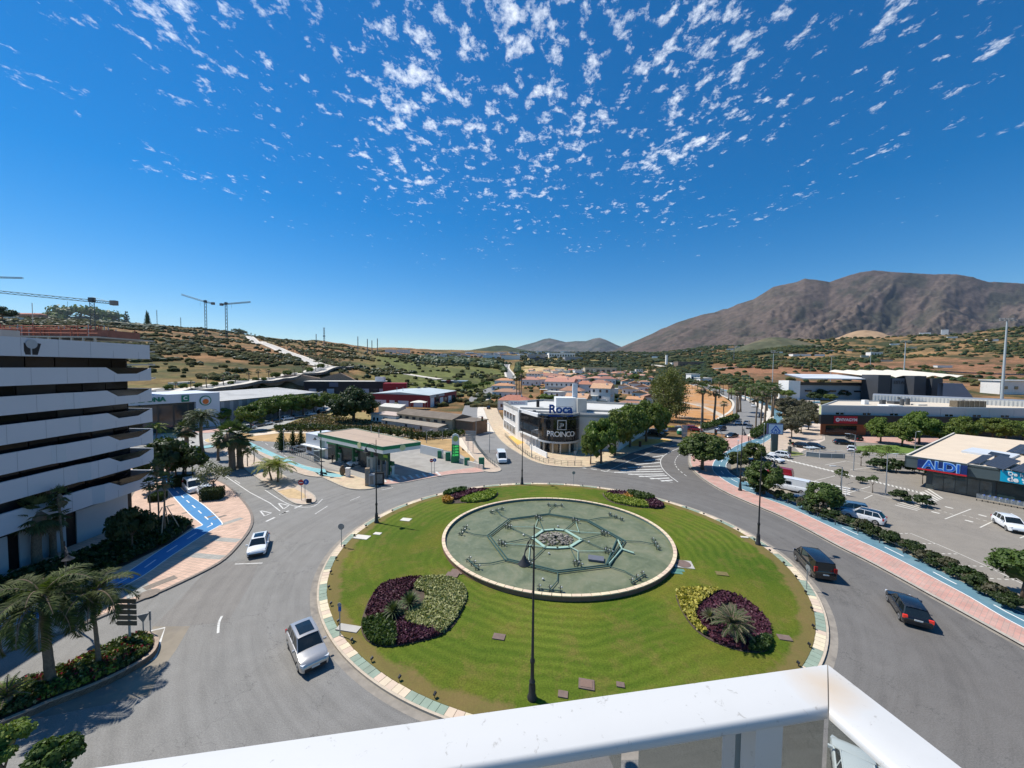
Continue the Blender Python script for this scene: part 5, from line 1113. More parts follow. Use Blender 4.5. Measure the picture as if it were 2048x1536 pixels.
def discount_shop():
    z=5.15; a=at(1851,976,0); b=at(2110,1024,0); d=(Vector(b[:2])-Vector(a[:2])).normalized(); n=Vector((d.y,-d.x)); a2=Vector(a[:2]); b2=a2+d*46
    t=thing('discount_shop','dark green-grey shop with beige roof, solar panels and blue letters','building')
    back=at(2022,879,z); dep=(Vector(back[:2])-a2).dot(-n); Q=[a2,b2,b2-n*dep,a2-n*dep]
    mb=MB(); mb.prism([(p.x,p.y) for p in Q],0,z-.3); obj('wall',mb,[mat('shop_dark',(.05,.065,.065),.45,.08,.5)],t)
    F=[a2-d*2.6+n*.9,b2+n*.9,b2-n*dep,a2-n*dep-d*2.6]; mb=MB(); mb.prism([(p.x,p.y) for p in F],z-.25,z,0,1); obj('roof',mb,[MATS['shop_dark'],mat('shop_roof',(.62,.51,.38),.85,.06,.5)],t)
    mb=MB()
    for i in (0,3):
        wallbox(mb,F[i],F[(i+1)%4],z-1.75,z+.25,.22)
    obj('fascia',mb,[mat('fascia_green_grey',(.075,.10,.105),.4,.03,.6)],t)
    mb=MB(); wallbox(mb,F[0],F[1],z+.25,z+.3,.28,0,-.02); wallbox(mb,F[3],F[0],z+.25,z+.3,.28,0,-.02); obj('edge_trim',mb,[CONCL],t)
    ang=math.atan2(d.y,d.x); e0=a2+n*1.05
    pt=lambda u,zz:(*(e0+d*u),zz)
    s=MB(); s.prism([(p.x,p.y) for p in (e0+d*-.9,e0+d*4.7,e0+d*4.7+n*.45,e0-d*.9+n*.45)],z-1.55,z-.05,0,None,True); obj('sign_box',s,[mat('navy_box',(.01,.03,.14),.4,.03,1)],t)
    s=MB(); s.prism([(p.x,p.y) for p in (e0+d*-.9+n*.02,e0+d*4.7+n*.02,e0+d*4.7+n*.5,e0-d*.9+n*.5)],z-1.75,z-1.5,0,None,True); obj('red_stripe',s,[mat('stripe_red',(.5,.02,.03),.4,.02,1)],t)
    text('sign_outline','ALDI',1.95,(*(e0+d*1.9+n*.48),z-.75),(math.pi/2,0,ang),mat('sign_lightblue',(.35,.6,.85),.4,.02,1),t,.02,.12,sx=1.0)
    text('sign_letters','ALDI',1.95,(*(e0+d*1.9+n*.54),z-.75),(math.pi/2,0,ang),mat('sign_blue2',(.01,.10,.50),.4,.02,1),t,.02,.02,sx=1.0)
    s=MB(); wallbox(s,e0+d*8.0,e0+d*46,z-1.65,z+.1,-.12); obj('cyan_banner',s,[mat('banner_cyan',(.0,.33,.52),.5,.03,1)],t)
    text('banner_text','De lunes a sábado',.75,pt(23,z-.42)[:2]+(z-.42,),(math.pi/2,0,ang),MATS['sign_white'],t,.02,.02,align='LEFT').location=(*(e0+d*8.7+n*.16),z-.3)
    text('banner_text','de 9 a 22 h',1.05,(*(e0+d*8.7+n*.16),z-1.1),(math.pi/2,0,ang),MATS['sign_white'],t,.02,.04,align='LEFT')
    for i in range(5):
        u0=1.6+i*1.3; win(t,Q[0],Q[1],u0-.8,u0+.42,.15,2.9,.06,mat('shopfront',(.05,.075,.075),.08,.5,.9,spec=.7),False,'shopfront_glass')
    s=MB(); wallbox(s,a2+d*7.6,b2,.2,3.1,-.12); obj('dark_glazing',s,[mat('green_glass',(.02,.04,.04),.1,.3,.4)],t)
    for i in range(10): s=MB(); wallbox(s,a2+d*(7.6+i*3),a2+d*(7.7+i*3),.2,3.1,-.18); obj('mullion',s,[BLACK],t)
    # roof well and solar arrays
    dn=-n
    rp=lambda px,py,zz:at(px,py,zz)
    q=[rp(1922,905,z),rp(1945,898,z),rp(2040,912,z),rp(2022,920,z)]; s=MB(); s.prism([(p.x,p.y) for p in q],z+.0,z+.35); obj('roof_duct',s,[mat('duct_white',(.55,.58,.6),.5,.05,1)],t)
    q=[rp(1975,912,z),rp(1982,907,z),rp(2020,914,z),rp(2016,921,z)]; s=MB(); s.prism([(p.x,p.y) for p in q],z+.0,z+.4); obj('roof_opening',s,[BLACK],t)
    def array(c0,c1,c2,c3,k,zz=z+.35,nm='near'):
        P=[Vector(at(x,y,zz)) for x,y in (c0,c1,c2,c3)]; P[2].z+=.5; P[3].z+=.5
        T=thing('solar_array',f'row of dark solar panels on the beige shop roof, {nm}','solar panels',(0,0,0),0,'solar arrays on the shop roof')
        for i in range(k):
            f0,f1=i/k,(i+.93)/k; A=P[0].lerp(P[1],f0);B=P[0].lerp(P[1],f1);C=P[3].lerp(P[2],f1);D=P[3].lerp(P[2],f0); s=MB(); s.add([A,B,C,D,A-Vector((0,0,.05)),B-Vector((0,0,.05)),C-Vector((0,0,.05)),D-Vector((0,0,.05))],[(0,1,2,3),(7,6,5,4),(0,4,5,1),(1,5,6,2),(2,6,7,3),(3,7,4,0)]); obj('solar_panel',s,[mat('solar',(.04,.042,.05),.4,.1,1,spec=.4)],T)
        s=MB()
        for f in (.05,.5,.95):
            A=P[0].lerp(P[1],f);D=P[3].lerp(P[2],f); s.tube([(A.x,A.y,z+.01),A],.04,4); s.tube([(D.x,D.y,z+.01),D],.04,4)
        obj('support',s,[GREY],T)
    array((1966,928),(2008,939),(2042,928),(2000,915),8,nm='left row'); array((1934,927),(1960,927),(1990,916),(1965,915),4,nm='rear left row'); array((2020,939),(2090,955),(2130,940),(2060,926),9,nm='right row at the picture edge'); array((2012,903),(2090,914),(2110,900),(2040,893),6,nm='far row near the ridge')
    # stack of shopping trolleys
    for i in range(26):
        p=a2+d*(6.2+i*.56)+n*2.0; tt=thing('shopping_trolley',f'{nth(i)} shopping trolley from the left in the row by the shop wall','trolley',(p.x,p.y,0),ang+.1,'shopping trolleys in a row')
        s=MB(); 
        for z_ in (.45,.62,.8,.98): 
            w=.28+.1*(z_-.4); s.tube([(-.3,-w,z_),(.35,-w*1.1,z_),(.35,w*1.1,z_),(-.3,w,z_),(-.3,-w,z_)],.02,4)
        for k in range(5): s.tube([(-.3+k*.16,-.3,.45),(-.3+k*.16,-.33,.98)],.012,3)
        obj('basket',s,[mat('chrome',(.5,.54,.56),.3,.05,1,metal=.6)],tt)
        s=MB(); s.tube([(.35,-.3,.98),(.5,-.3,1.05),(.5,.3,1.05),(.35,.3,.98)],.03,4); obj('handle',s,[MATS['sign_blue2']],tt)
        s=MB()
        for a_ in (-.28,.3):
            for b_ in (-.25,.25): s.lathe((a_,b_,.0),[(.06,0),(.06,.1)],6)
        obj('wheel',s,[BLACK],tt)
discount_shop()
# --- stadium
def stadium():
    t=thing('grandstand','long low grandstand with thin white winged roof','building'); Y=262
    q=lambda px,py,Y=Y:zat(px,py,Y)
    a=q(1600,790);b=q(1760,790)
    mb=MB(); mb.box(((a.x+b.x)/2,Y+8,5.2),(b.x-a.x,14,10.4)); obj('wall',mb,[mat('stand_grey',(.30,.32,.35),.7,.05,.3)],t)
    c=q(1572,780);mb=MB(); mb.box((c.x+5,Y+4,6.5),(8,10,13)); obj('end_block',mb,[WHITE],t)
    mb=MB(); mb.box(((a.x+b.x)/2,Y+.8,11.2),(b.x-a.x,1,2.0)); obj('dark_gap',mb,[BLACK],t)
    zr=q(1700,757).z; zb=q(1700,749,Y+28).z; l0=q(1565,751,Y+4); mb=MB(); A=[(l0.x,Y+2,l0.z+1.2),(q(1600,757).x,Y-3,zr),(b.x+2,Y-3,zr),(b.x+2,Y+26,zb),(q(1572,750,Y+26).x,Y+26,zb)]
    mb.add(A+[(x,y,z-.7) for x,y,z in A],[(0,1,2,3,4),(9,8,7,6,5),(0,5,6,1),(1,6,7,2),(2,7,8,3),(4,9,5,0)]); obj('roof',mb,[mat('stand_roof',(.62,.64,.66),.5,.02,.3)],t)
    for i in range(7): m_=MB(); x=a.x+6+i*8.5; m_.box((x,Y+.5,6.2),(4.5,.3,1.0)); obj('window',m_,[GLASSD],t)
    t=thing('stadium_building','dark grey blocks of the stadium under a cream tented roof','building')
    for px0,px1,yt,yb,yy,mm,nm in ((1755,1782,750,790,250,mat('block_dark',(.055,.06,.07),.6,.05,.3),'dark_block'),(1783,1828,757,790,252,mat('block_grey',(.20,.21,.23),.6,.05,.3),'grey_block'),(1827,1853,752,790,246,MATS['block_dark'],'dark_block'),(1863,1886,757,788,250,MATS['block_dark'],'dark_block')):
        p0=zat(px0,yb,yy);p1=zat(px1,yt,yy); m_=MB(); m_.box(((p0.x+p1.x)/2,yy+6,(p1.z)/2),(p1.x-p0.x,12,p1.z)); obj(nm,m_,[mm],t)
    p0=zat(1862,775,249);text('sign_letters','ESTADIO',3.0,zat(1806,765,251.6),(math.pi/2,0,0),mat('letters_dark',(.1,.1,.11),.6,.02,1),t,.1,.02)
    V=[];n1,n2=26,7
    for i in range(n1):
        for j in range(n2):
            px=1762+i/(n1-1)*180; yy=252+j*7; base=(754-(i/(n1-1))*1.0) if j==0 else 0; zz=zat(px,753,252).z+j*.6; k=abs(math.sin(i/(n1-1)*math.pi*6)); V.append((zat(px,753,yy).x if 0 else (px-1024)/F_PX*252,yy,zz+1.4*k-.8))
    mb=MB(); mb.add(V,[(i*n2+j,(i+1)*n2+j,(i+1)*n2+j+1,i*n2+j+1) for i in range(n1-1) for j in range(n2-1)]); obj('tented_roof',mb,[mat('tent_cream',(.66,.60,.50),.8,.04,.5)],t,True)
    t=thing('sloped_wall','blue-grey wedge-shaped end wall of the stadium stand','wall'); A=[zat(1885,790,238),zat(1900,766,238),zat(1925,767,238),zat(1978,795,232)]; A[0].z=0;A[3].z=0
    m_=MB(); P=[(A[0].x,238,0),(A[0].x,238,zat(1885,766,238).z),(A[2].x,238,A[2].z),(A[3].x,238,zat(1978,795,238).z if 0 else 1.5),(A[3].x,238,0)]; m_.add(P+[(x,y+3,z) for x,y,z in P],[(0,4,3,2,1),(5,6,7,8,9),(1,2,7,6),(2,3,8,7)]); obj('panel',m_,[mat('wedge_blue',(.20,.24,.32),.6,.04,.3)],t)
    mb=MB(); a,b=at(1975,789,0),at(2300,800,0); mb.prism([(p.x,p.y) for p in (at(1960,792,0),at(2400,800,0),at(2400,781,0),at(1960,779,0))],-.02,.1); struct('sports_pitch',mb,[mat('pitch_green',(.09,.16,.04),.9,.1,.3)])
    mb=MB(); mb.prism([(p.x,p.y) for p in (at(1940,779,0),at(2400,780,0),at(2400,774,0),at(1940,774.5,0))],-.02,.4); struct('running_track',mb,[mat('track_pale',(.5,.53,.55),.8,.05,.3)])
    t=thing('white_pavilion','white low pavilion behind the sports pitch at the right edge','building'); a=zat(2003,775,330);b=zat(2200,775,330); m_=MB(); m_.box(((a.x+b.x)/2,338,6),(b.x-a.x,14,14)); obj('wall',m_,[RENDER],t); m_=MB(); m_.box(((a.x+b.x)/2,338,13.3),(b.x-a.x+2,16,.6)); obj('roof',m_,[WHITE],t)
    for i in range(5): m_=MB(); m_.box((a.x+5+i*9,330.8,7),(3,.3,2.5)); obj('window',m_,[GLASSB],t)
stadium()
# --- houses of the white village
HP=[]
ROOFS=[TERRA,mat('terracotta_pale',(.50,.28,.18),.85,.2,1.2,objvar=.1,dirt=((.36,.24,.17),.5)),mat('terracotta_brown',(.34,.18,.12),.85,.2,1.2,objvar=.1,dirt=((.26,.17,.12),.5))]
def house(px, by, wpx, hpx, kind='hip', rot=0.0, label='', group='white houses with terracotta roofs', rf=0, wallm=None, win_on=True, dep=None):
    p=G(px,by); Y=p.y; w=wpx/F_PX*Y; h=hpx/F_PX*Y; rr=min(h*.32,w*.28,2.6) if kind!='flat' else .3; wh=h-rr; dp=dep or max(6,w*.75)
    t=thing('house',label,'house',(p.x,p.y,p.z-.3),rot,group); wm=wallm or RENDER
    mb=MB(); mb.box((0,dp/2,wh/2-1),(w,dp,wh+2)); obj('wall',mb,[wm],t)
    o=.35; r=MB(); x0,x1,y0,y1=-w/2-o,w/2+o,-o,dp+o
    if kind=='hip': k=min(w,dp)*.42; r.add([(x0,y0,wh),(x1,y0,wh),(x1,y1,wh),(x0,y1,wh),(x0+k,(y0+y1)/2,wh+rr),(x1-k,(y0+y1)/2,wh+rr)],[(0,1,5,4),(1,2,5),(2,3,4,5),(3,0,4),(3,2,1,0)])
    elif kind=='gable': r.add([(x0,y0,wh),(x1,y0,wh),(x1,y1,wh),(x0,y1,wh),(x0,(y0+y1)/2,wh+rr),(x1,(y0+y1)/2,wh+rr)],[(0,1,5,4),(1,2,5),(2,3,4,5),(3,0,4),(3,2,1,0)])
    elif kind=='front': r.add([(x0,y0,wh),(x1,y0,wh),(x1,y1,wh),(x0,y1,wh),(0,y0,wh+rr),(0,y1,wh+rr)],[(0,1,4),(1,2,5,4),(2,3,5),(3,0,4,5),(3,2,1,0)])
    else: r.box((0,dp/2,wh+.12),(w+.3,dp+.3,.24))
    ro=obj('roof',r,[ROOFS[rf] if kind!='flat' else (CONCL)],t)
    if kind!='flat' and w>7:
        c=MB(); c.box((w*.25,dp*.35,wh+rr*.7),(.8,.8,1.6)); obj('chimney',c,[wm],ro)
    if win_on:
        fl=max(1,int(wh/2.9)); nw=max(2,int(w/3.2)); g=wh/fl
        for f_ in range(fl):
            for i in range(nw):
                if (i*3+f_*5+int(px))%7==0: continue
                x=-w/2+(i+.5)*w/nw; z0=f_*g+g*.32; z1=z0+min(1.5,g*.5)
                if f_==0 and i==nw//2: z0=0;z1=2.1
                m_=MB(); m_.box((x,-.02,(z0+z1)/2),(1.1 if wpx>24 else 1.3,.12,z1-z0)); obj('door' if z0==0 else 'window',m_,[GLASSB if (i+f_)%3 else mat('shutter_brown',(.12,.07,.04),.6,.1,1)],t)
        if fl>1 and wpx>34:
            m_=MB(); m_.box((0,-.7,g),(w*.7,1.4,.15)); m_.box((0,-1.38,g+.5),(w*.7,.06,.9)); obj('balcony',m_,[wm],t)
        for s in (-1,1):
            m_=MB(); m_.box((s*(w/2+.01),dp*.4,wh*.6),(.1,1.1,1.3)); obj('window',m_,[GLASSB],t)
HL=[(1008,770,38,14,'hip'),(1006,781,46,15,'hip'),(1011,795,54,18,'hip'),(1026,820,62,30,'hip'),(1066,757,30,15,'hip'),(1060,771,36,18,'hip'),(1047,762,24,10,'hip'),
(1103,760,38,13,'gable'),(1086,768,22,15,'hip'),(1120,767,34,16,'hip'),(1150,770,34,18,'hip'),(1118,786,58,30,'gable'),(1168,787,34,26,'hip'),(1140,800,46,28,'hip'),(1103,806,36,24,'flat'),(1150,820,46,34,'gable'),
(1196,783,38,24,'hip'),(1200,812,40,46,'gable'),(1178,812,28,22,'flat'),(1214,768,34,16,'hip'),(1190,764,28,12,'hip'),(1178,755,20,9,'hip'),(1206,756,22,10,'hip'),(1140,755,20,9,'gable'),(1122,753,20,8,'hip'),(1160,760,22,10,'hip'),(1224,798,24,22,'flat'),
(1256,771,24,13,'front'),(1269,776,24,14,'front'),(1283,783,26,15,'front'),(1258,788,28,16,'front'),(1279,796,30,16,'front'),(1300,806,32,18,'front'),(1246,779,20,12,'front'),(1298,791,26,15,'front'),(1268,810,32,18,'gable'),(1264,832,66,30,'hip'),(1240,764,20,10,'hip'),(1270,761,20,9,'hip'),(1290,770,20,10,'hip'),(1308,780,20,11,'gable'),(1228,757,18,8,'hip'),(1254,753,18,7,'gable'),(1092,752,18,7,'gable'),(1240,750,16,6,'hip'),(1196,748,16,6,'gable'),(1215,747,16,6,'gable')]
HL.sort(key=lambda a:(round(a[1]/14),a[0]))
rows={}
for h in HL: rows.setdefault(round(h[1]/14),[]).append(h)
rk=sorted(rows)
for ri,k in enumerate(rk):
    for i,h in enumerate(sorted(rows[k])):
        where=f'{nth(i)} from left in village row {nth(len(rk)-1-ri)} from front'
        kd={'hip':'white house with hipped terracotta roof','gable':'white house with ridged terracotta roof','front':'white terraced house with orange gable','flat':'white flat-roofed house'}[h[4]]
        house(*h[:5],rot=RNG.uniform(-.75,-.1) if h[0]>1050 else RNG.uniform(-.2,.05),label=f'{kd}, {where}',rf=RNG.choice([0,0,1,2]))
for i in range(46):
    px=1062+i*5.4+RNG.uniform(-3,3); py=744+(i*7%5)*4.2+RNG.uniform(-1,1)+(4 if px>1230 else 0); house(px,py,RNG.uniform(11,17),RNG.uniform(6.5,10),RNG.choice(['hip','gable','front','flat']),RNG.uniform(-.8,0),f'little white house, {nth(i)} from the left in the crowded back rows of the village',rf=RNG.choice([1,1,2,0]))
house(1088,796,14,18,'flat',0,'small orange-yellow house front among the white houses',None,wallm=mat('ochre_wall',(.5,.22,.05),.8,.1,1))
# --- buildings scattered on the hills and in the distance
FB=[(50,636,56,11,'hip','pink-walled villa with terracotta roof on the hilltop, far left','villa',mat('pink_render',(.45,.28,.2),.8,.05,.5)),(18,640,22,7,'flat','low white house half hidden by trees, far left on the hilltop','house',None),(215,636,62,12,'flat','white modern villa with stepped flat roofs on the hilltop','villa',None),(236,630,22,8,'flat','upper white storey of the villa on the hilltop, right part','house',None),(272,640,26,7,'flat','brownish low house between two cypresses on the hilltop','house',mat('brown_render',(.22,.17,.12),.8,.1,.5)),
(780,705,20,6,'flat','small white house at the right end of the brown hill, left one','house',None),(806,706,24,7,'flat','small white house at the right end of the brown hill, right one','house',None),(790,712,22,5,'flat','low white house below the two at the end of the brown hill','house',None),
(343,770,14,6,'flat','small white hut among palms beside the hillside road','hut',None),(820,741,0,0,'','', '',None)]
for px,by,w,h,kd,lb,cat,wm in FB:
    if not kd: continue
    house(px,by,w,h,kd,0,lb,None,wallm=wm,win_on=w>20,dep=12)
def longbox(px0,px1,yt,by,label,wm,rm,name='warehouse',Y=None,dep=20,cat='building',group=None,winrow=False,rz=0):
    g=G((px0+px1)/2,by) if Y is None else Vector((0,Y,H(((px0+px1)/2-1024)/F_PX*Y,Y)))
    p0=zat(px0,by,g.y);p1=zat(px1,yt,g.y); t=thing(name,label,cat,((p0.x+p1.x)/2,g.y,g.z-.3),rz,group); h=max(1.5,p1.z-g.z)
    mb=MB(); mb.box((0,dep/2,h/2-2),(p1.x-p0.x,dep,h+4)); obj('wall',mb,[wm],t); mb=MB(); mb.box((0,dep/2,h+.2),(p1.x-p0.x+1,dep+1,.4)); obj('roof',mb,[rm],t)
    if winrow:
        n=max(3,int((p1.x-p0.x)/7))
        for i in range(n): m_=MB(); m_.box((-(p1.x-p0.x)/2+(i+.5)*(p1.x-p0.x)/n,-.1,h*.5),((p1.x-p0.x)/n*.55,.3,h*.35)); obj('window',m_,[GLASSB],t)
    return t
PW=mat('far_white',(.78,.77,.73),.8,.08,.05); PG=mat('far_grey',(.33,.34,.36),.8,.08,.05); PC=mat('far_cream',(.55,.49,.38),.8,.08,.05)
longbox(1170,1233,735,748,'long cream-roofed shed behind the white village',PC,mat('cream_roof',(.62,.55,.33),.8,.05,.2),'shed',dep=16,winrow=True)
longbox(1150,1165,740,752,'white gabled barn left of the cream-roofed shed',PW,PW,'barn',dep=20)
longbox(1105,1140,742,751,'pale metal barn at the edge of the golden field',PW,CONCL,'barn',dep=16)
longbox(1055,1095,709,716,'white-roofed factory far down the valley, left end of the row',PG,PW,'factory',dep=60)
longbox(1098,1150,706,716,'wide white factory in the middle of the far row',PW,PW,'factory',dep=60,winrow=True)
longbox(1130,1165,714,722,'grey factory with white roof in front of the far row',PG,PW,'factory',dep=40)
longbox(1060,1092,716,722,'dark glass hall in front of the far factories',mat('far_dark',(.07,.08,.1),.5,.1,.1),PG,'factory',dep=40)
longbox(1002,1040,711,719,'pale industrial shed far behind the dark pines',PW,PG,'factory',dep=50)
longbox(965,1000,710,716,'low white sheds far behind the pine wood, left',PW,PW,'factory',dep=50)
longbox(1332,1336,710,731,'slender white tower beyond the village','' or PW,PW,'white_tower',dep=5,cat='tower')
longbox(1344,1355,725,732,'small white house right of the slender tower',PW,PW,'house',dep=12,cat='house')
longbox(1356,1410,724,733,'brown and white apartment row right of the slender tower',mat('far_brown',(.2,.15,.12),.8,.2,.1),PG,'apartment_block',dep=20,winrow=True)
longbox(1382,1400,748,763,'white villa beside the far end of the palm avenue, left part',PW,PW,'villa',dep=12,cat='house',winrow=True)
longbox(1400,1424,756,768,'white villa beside the far end of the palm avenue, right part',PW,PW,'villa',dep=12,cat='house',winrow=True)
longbox(1875,1905,731,735,'long white lorry trailer shape on the hill road to the right',PW,PW,'white_shed',dep=6,cat='shed')
longbox(1586,1650,708,712,'low red-roofed nursery sheds at the foot of the dark hill',PW,mat('far_red',(.35,.06,.05),.8,.1,.1),'shed',dep=20)
longbox(1742,1766,704,712,'white house with two storeys on the right-hand slope',PW,PC,'house',dep=14,cat='house',winrow=True)
longbox(1762,1786,719,723,'red-roofed shed on the right-hand slope',PC,MATS['far_red'],'shed',dep=10)
longbox(880,905,768,774,'red totem and dark shed of a garden centre beyond the red warehouse',mat('far_dark',(.07,.08,.1)),PG,'shed',dep=20,Y=330)
longbox(893,899,761,776,'red square sign tower beyond the red warehouse',mat('far_maroon',(.2,.03,.03),.6,.1,.1),MATS['far_maroon'],'sign_tower',dep=3,cat='sign',Y=325)
longbox(906,932,763,772,'blue-grey open shed right of the red sign tower',PG,mat('far_blue',(.3,.38,.45),.6,.1,.1),'shed',dep=14,Y=330)
k_=0
for px,py,s,wd in ((1850,669,16,4),(1905,676,14,3),(1700,702,10,3),(1660,703,12,3),(1790,690,14,3),(1825,697,12,3),(1460,700,12,3),(1475,696,9,3),(1500,701,8,3),(1985,682,16,4),(1890,662,10,3),(1730,715,12,4),(1310,716,12,4),(1290,712,10,3),(1345,706,8,3),(1400,705,9,3),(1270,716,8,3),(1425,702,8,3),(1440,707,8,3),(1250,711,8,3),(1225,712,9,3),(1370,703,8,3),(1560,706,9,3),(1320,722,9,3)):
    sd='left' if px<1500 else 'right'; k_+=1
    longbox(px-s/2,px+s/2,py-wd,py,f'tiny pale house on the far slopes, {nth(k_-1)} counted from the summit side',PW if k_%3 else PC,[PW,MATS['far_red'],PC][k_%3],'house',dep=10,cat='house',group='tiny houses scattered on the far slopes',rz=-.6)
k_=0
for i in range(60):
    px=850+i*5.4+RNG.uniform(-2,2); y=709+RNG.uniform(-3,4)+(3 if px<900 else 0)
    if 1050<px<1165: y-=2
    w=RNG.uniform(3,8); k_+=1
    longbox(px-w/2,px+w/2,y-RNG.uniform(2,3.5),y,f'white block of the far town, {nth(i)} from the left',PW if i%4 else PG,PG if i%3 else PW,'town_block',dep=30,cat='building',group='white blocks of the far town',rz=-.65)
# --- building site behind the banded block
def site():
    t=thing('unfinished_building','concrete frame under construction with orange formwork behind the banded block','construction site'); Y=100
    a=zat(-120,700,Y);b=zat(195,690,Y); zt=zat(100,674,Y).z
    for k,z in enumerate((4,8,12,16,20,24,27.2)):
        m_=MB(); m_.box(((a.x+b.x)/2,Y+8,z),(b.x-a.x,16,.35)); obj('floor_slab',m_,[CONC],t)
    for i in range(14):
        x=a.x+1+i*(b.x-a.x-2)/13
        m_=MB(); m_.box((x,Y+.4,13.6),(.4,.4,27)); obj('column',m_,[CONC],t)
    om=mat('formwork_orange',(.40,.12,.07),.7,.2,2)
    for i in range(110):
        x=a.x+.5+i*(b.x-a.x-1)/109; yy=Y+RNG.uniform(0,12); hh=RNG.uniform(1.8,3.4); m_=MB(); m_.box((x,yy,27.4+hh/2),(.14,.14,hh)); obj('prop',m_,[om if i%4 else GREY],t)
    for k,z in enumerate((28.2,29.2,30.2)):
        m_=MB(); m_.tube([(a.x,Y+.2+k,z),(b.x-2*k,Y+.2+k,z)],.09,4); m_.tube([(a.x,Y+6+k,z),(b.x-6*k-4,Y+6+k,z)],.09,4); obj('rail',m_,[om],t)
    m_=MB(); m_.box((a.x*.5+b.x*.5,Y+7,28.3),(b.x-a.x,9,1.9)); obj('formwork',m_,[mat('formwork_dark',(.26,.11,.08),.8,.2,.8)],t)
site()
# ------------------------------------------------------------------ vegetation
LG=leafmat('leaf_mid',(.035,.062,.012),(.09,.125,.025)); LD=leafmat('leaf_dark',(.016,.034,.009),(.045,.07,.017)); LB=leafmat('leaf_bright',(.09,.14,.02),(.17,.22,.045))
LO=leafmat('leaf_olive',(.085,.095,.05),(.16,.165,.095)); LBR=leafmat('leaf_grey_brown',(.06,.06,.032),(.12,.11,.065)); LP=leafmat('palm_leaf',(.04,.065,.022),(.11,.14,.055),.15); LPY=leafmat('palm_leaf_yellow',(.13,.16,.03),(.30,.30,.06),.25)
LPD=leafmat('palm_dead_leaf',(.13,.095,.05),(.2,.15,.08),.1); LS=leafmat('scrub_leaf',(.026,.034,.009),(.07,.072,.018),.1,rough=1); LT=leafmat('leaf_tipuana',(.055,.095,.012),(.145,.19,.032))
PURP=leafmat('purple_leaf',(.045,.014,.024),(.11,.035,.055),.12); CRM=leafmat('cream_leaf',(.17,.20,.06),(.42,.42,.20),.15); GRB=leafmat('bed_green_leaf',(.03,.06,.015),(.09,.13,.035)); ORG=leafmat('orange_leaf',(.28,.14,.03),(.5,.28,.07),.2); REDF=leafmat('red_flower',(.16,.012,.01),(.30,.03,.025),.1); LIME=leafmat('lime_leaf',(.13,.19,.02),(.28,.34,.06),.2); GOLDL=leafmat('gold_grass',(.25,.22,.04),(.45,.36,.08),.2)
def leaf(mb, p, s, rng, up=.3, m=0, asp=1.0, nrm=None):
    n=Vector((rng.gauss(0,1),rng.gauss(0,1),rng.gauss(0,1))) if nrm is None else Vector(nrm)+Vector((rng.gauss(0,.45),rng.gauss(0,.45),rng.gauss(0,.45)))
    n.z=abs(n.z)*.6+up; n.normalize(); u=n.orthogonal().normalized(); a=rng.uniform(0,6.28); w=n.cross(u); u,w=u*math.cos(a)+w*math.sin(a),w*math.cos(a)-u*math.sin(a)
    u=u*s*.5*asp; w=w*s*.5; mb.add([p-u-w*.3,p+w,p+u-w*.3,p-w],[(0,1,2,3)],m)
def crown(rng, rad, nclump, per, ls, cz, flat=.8, clr=.36, hollow=.55, top=.0, core=True):
    mb=MB(); rx,ry,rz=rad
    for k in range(nclump):
        while True:
            v=Vector((rng.gauss(0,1),rng.gauss(0,1),rng.gauss(0,1))).normalized()
            if v.z>-.55: break
        f=rng.uniform(hollow,.93)**.6; c=Vector((v.x*rx*f,v.y*ry*f,cz+v.z*rz*f)); r=clr*min(rx,ry)*rng.uniform(.7,1.25)
        if core: mb.blob(c,(r*.72,r*.72,r*.72*flat),rng,1,.2)
        for i in range(per):
            q=Vector((rng.gauss(0,1),rng.gauss(0,1),rng.gauss(0,1)*.8)).normalized(); q.z=q.z if rng.random()<.25 else abs(q.z)
            rr=r*rng.uniform(.72,1.08); leaf(mb,c+Vector((q.x*rr,q.y*rr,q.z*rr*flat)),ls*rng.uniform(.7,1.3),rng,.25,nrm=q)
    if core: mb.blob((0,0,cz),(rx*.55,ry*.55,rz*.5),rng,1,.2)
    return mb
def trunk(rng, h, r, branches=4, spread=1.0, top=None, m=0):
    mb=MB(); bend=rng.uniform(-.15,.15)*h*.2; pts=[(0,0,-.3),(bend*.3,0,h*.35),(bend,rng.uniform(-.1,.1)*h*.2,h*.62)]; mb.tube(pts,[r*1.3,r,r*.8],7)
    for i in range(branches):
        a=6.28*i/branches+rng.uniform(-.4,.4); e=(pts[-1][0]+math.cos(a)*spread,pts[-1][1]+math.sin(a)*spread,h*rng.uniform(.88,1.05)); mid=(pts[-1][0]*.6+e[0]*.4,pts[-1][1]*.6+e[1]*.4,h*.78); mb.tube([pts[-1],mid,e],[r*.6,r*.4,r*.2],5)
    return mb
def tree_proto(seed, name, lm, H_, rad, nclump, per, ls, tr=.18, czf=None, flat=.8, clr=.36, branches=4, core=True, hollow=.55):
    def b():
        rng=random.Random(seed); t=thing(name,'','tree'); cz=czf if czf is not None else H_-rad[2]
        obj('trunk',trunk(rng,cz,tr,branches,rad[0]*.45),[BARK],t,True,None); obj('crown',crown(rng,rad,nclump,per,ls,cz,flat,clr,hollow,core=core),[lm],t); return t
    return Proto(b)
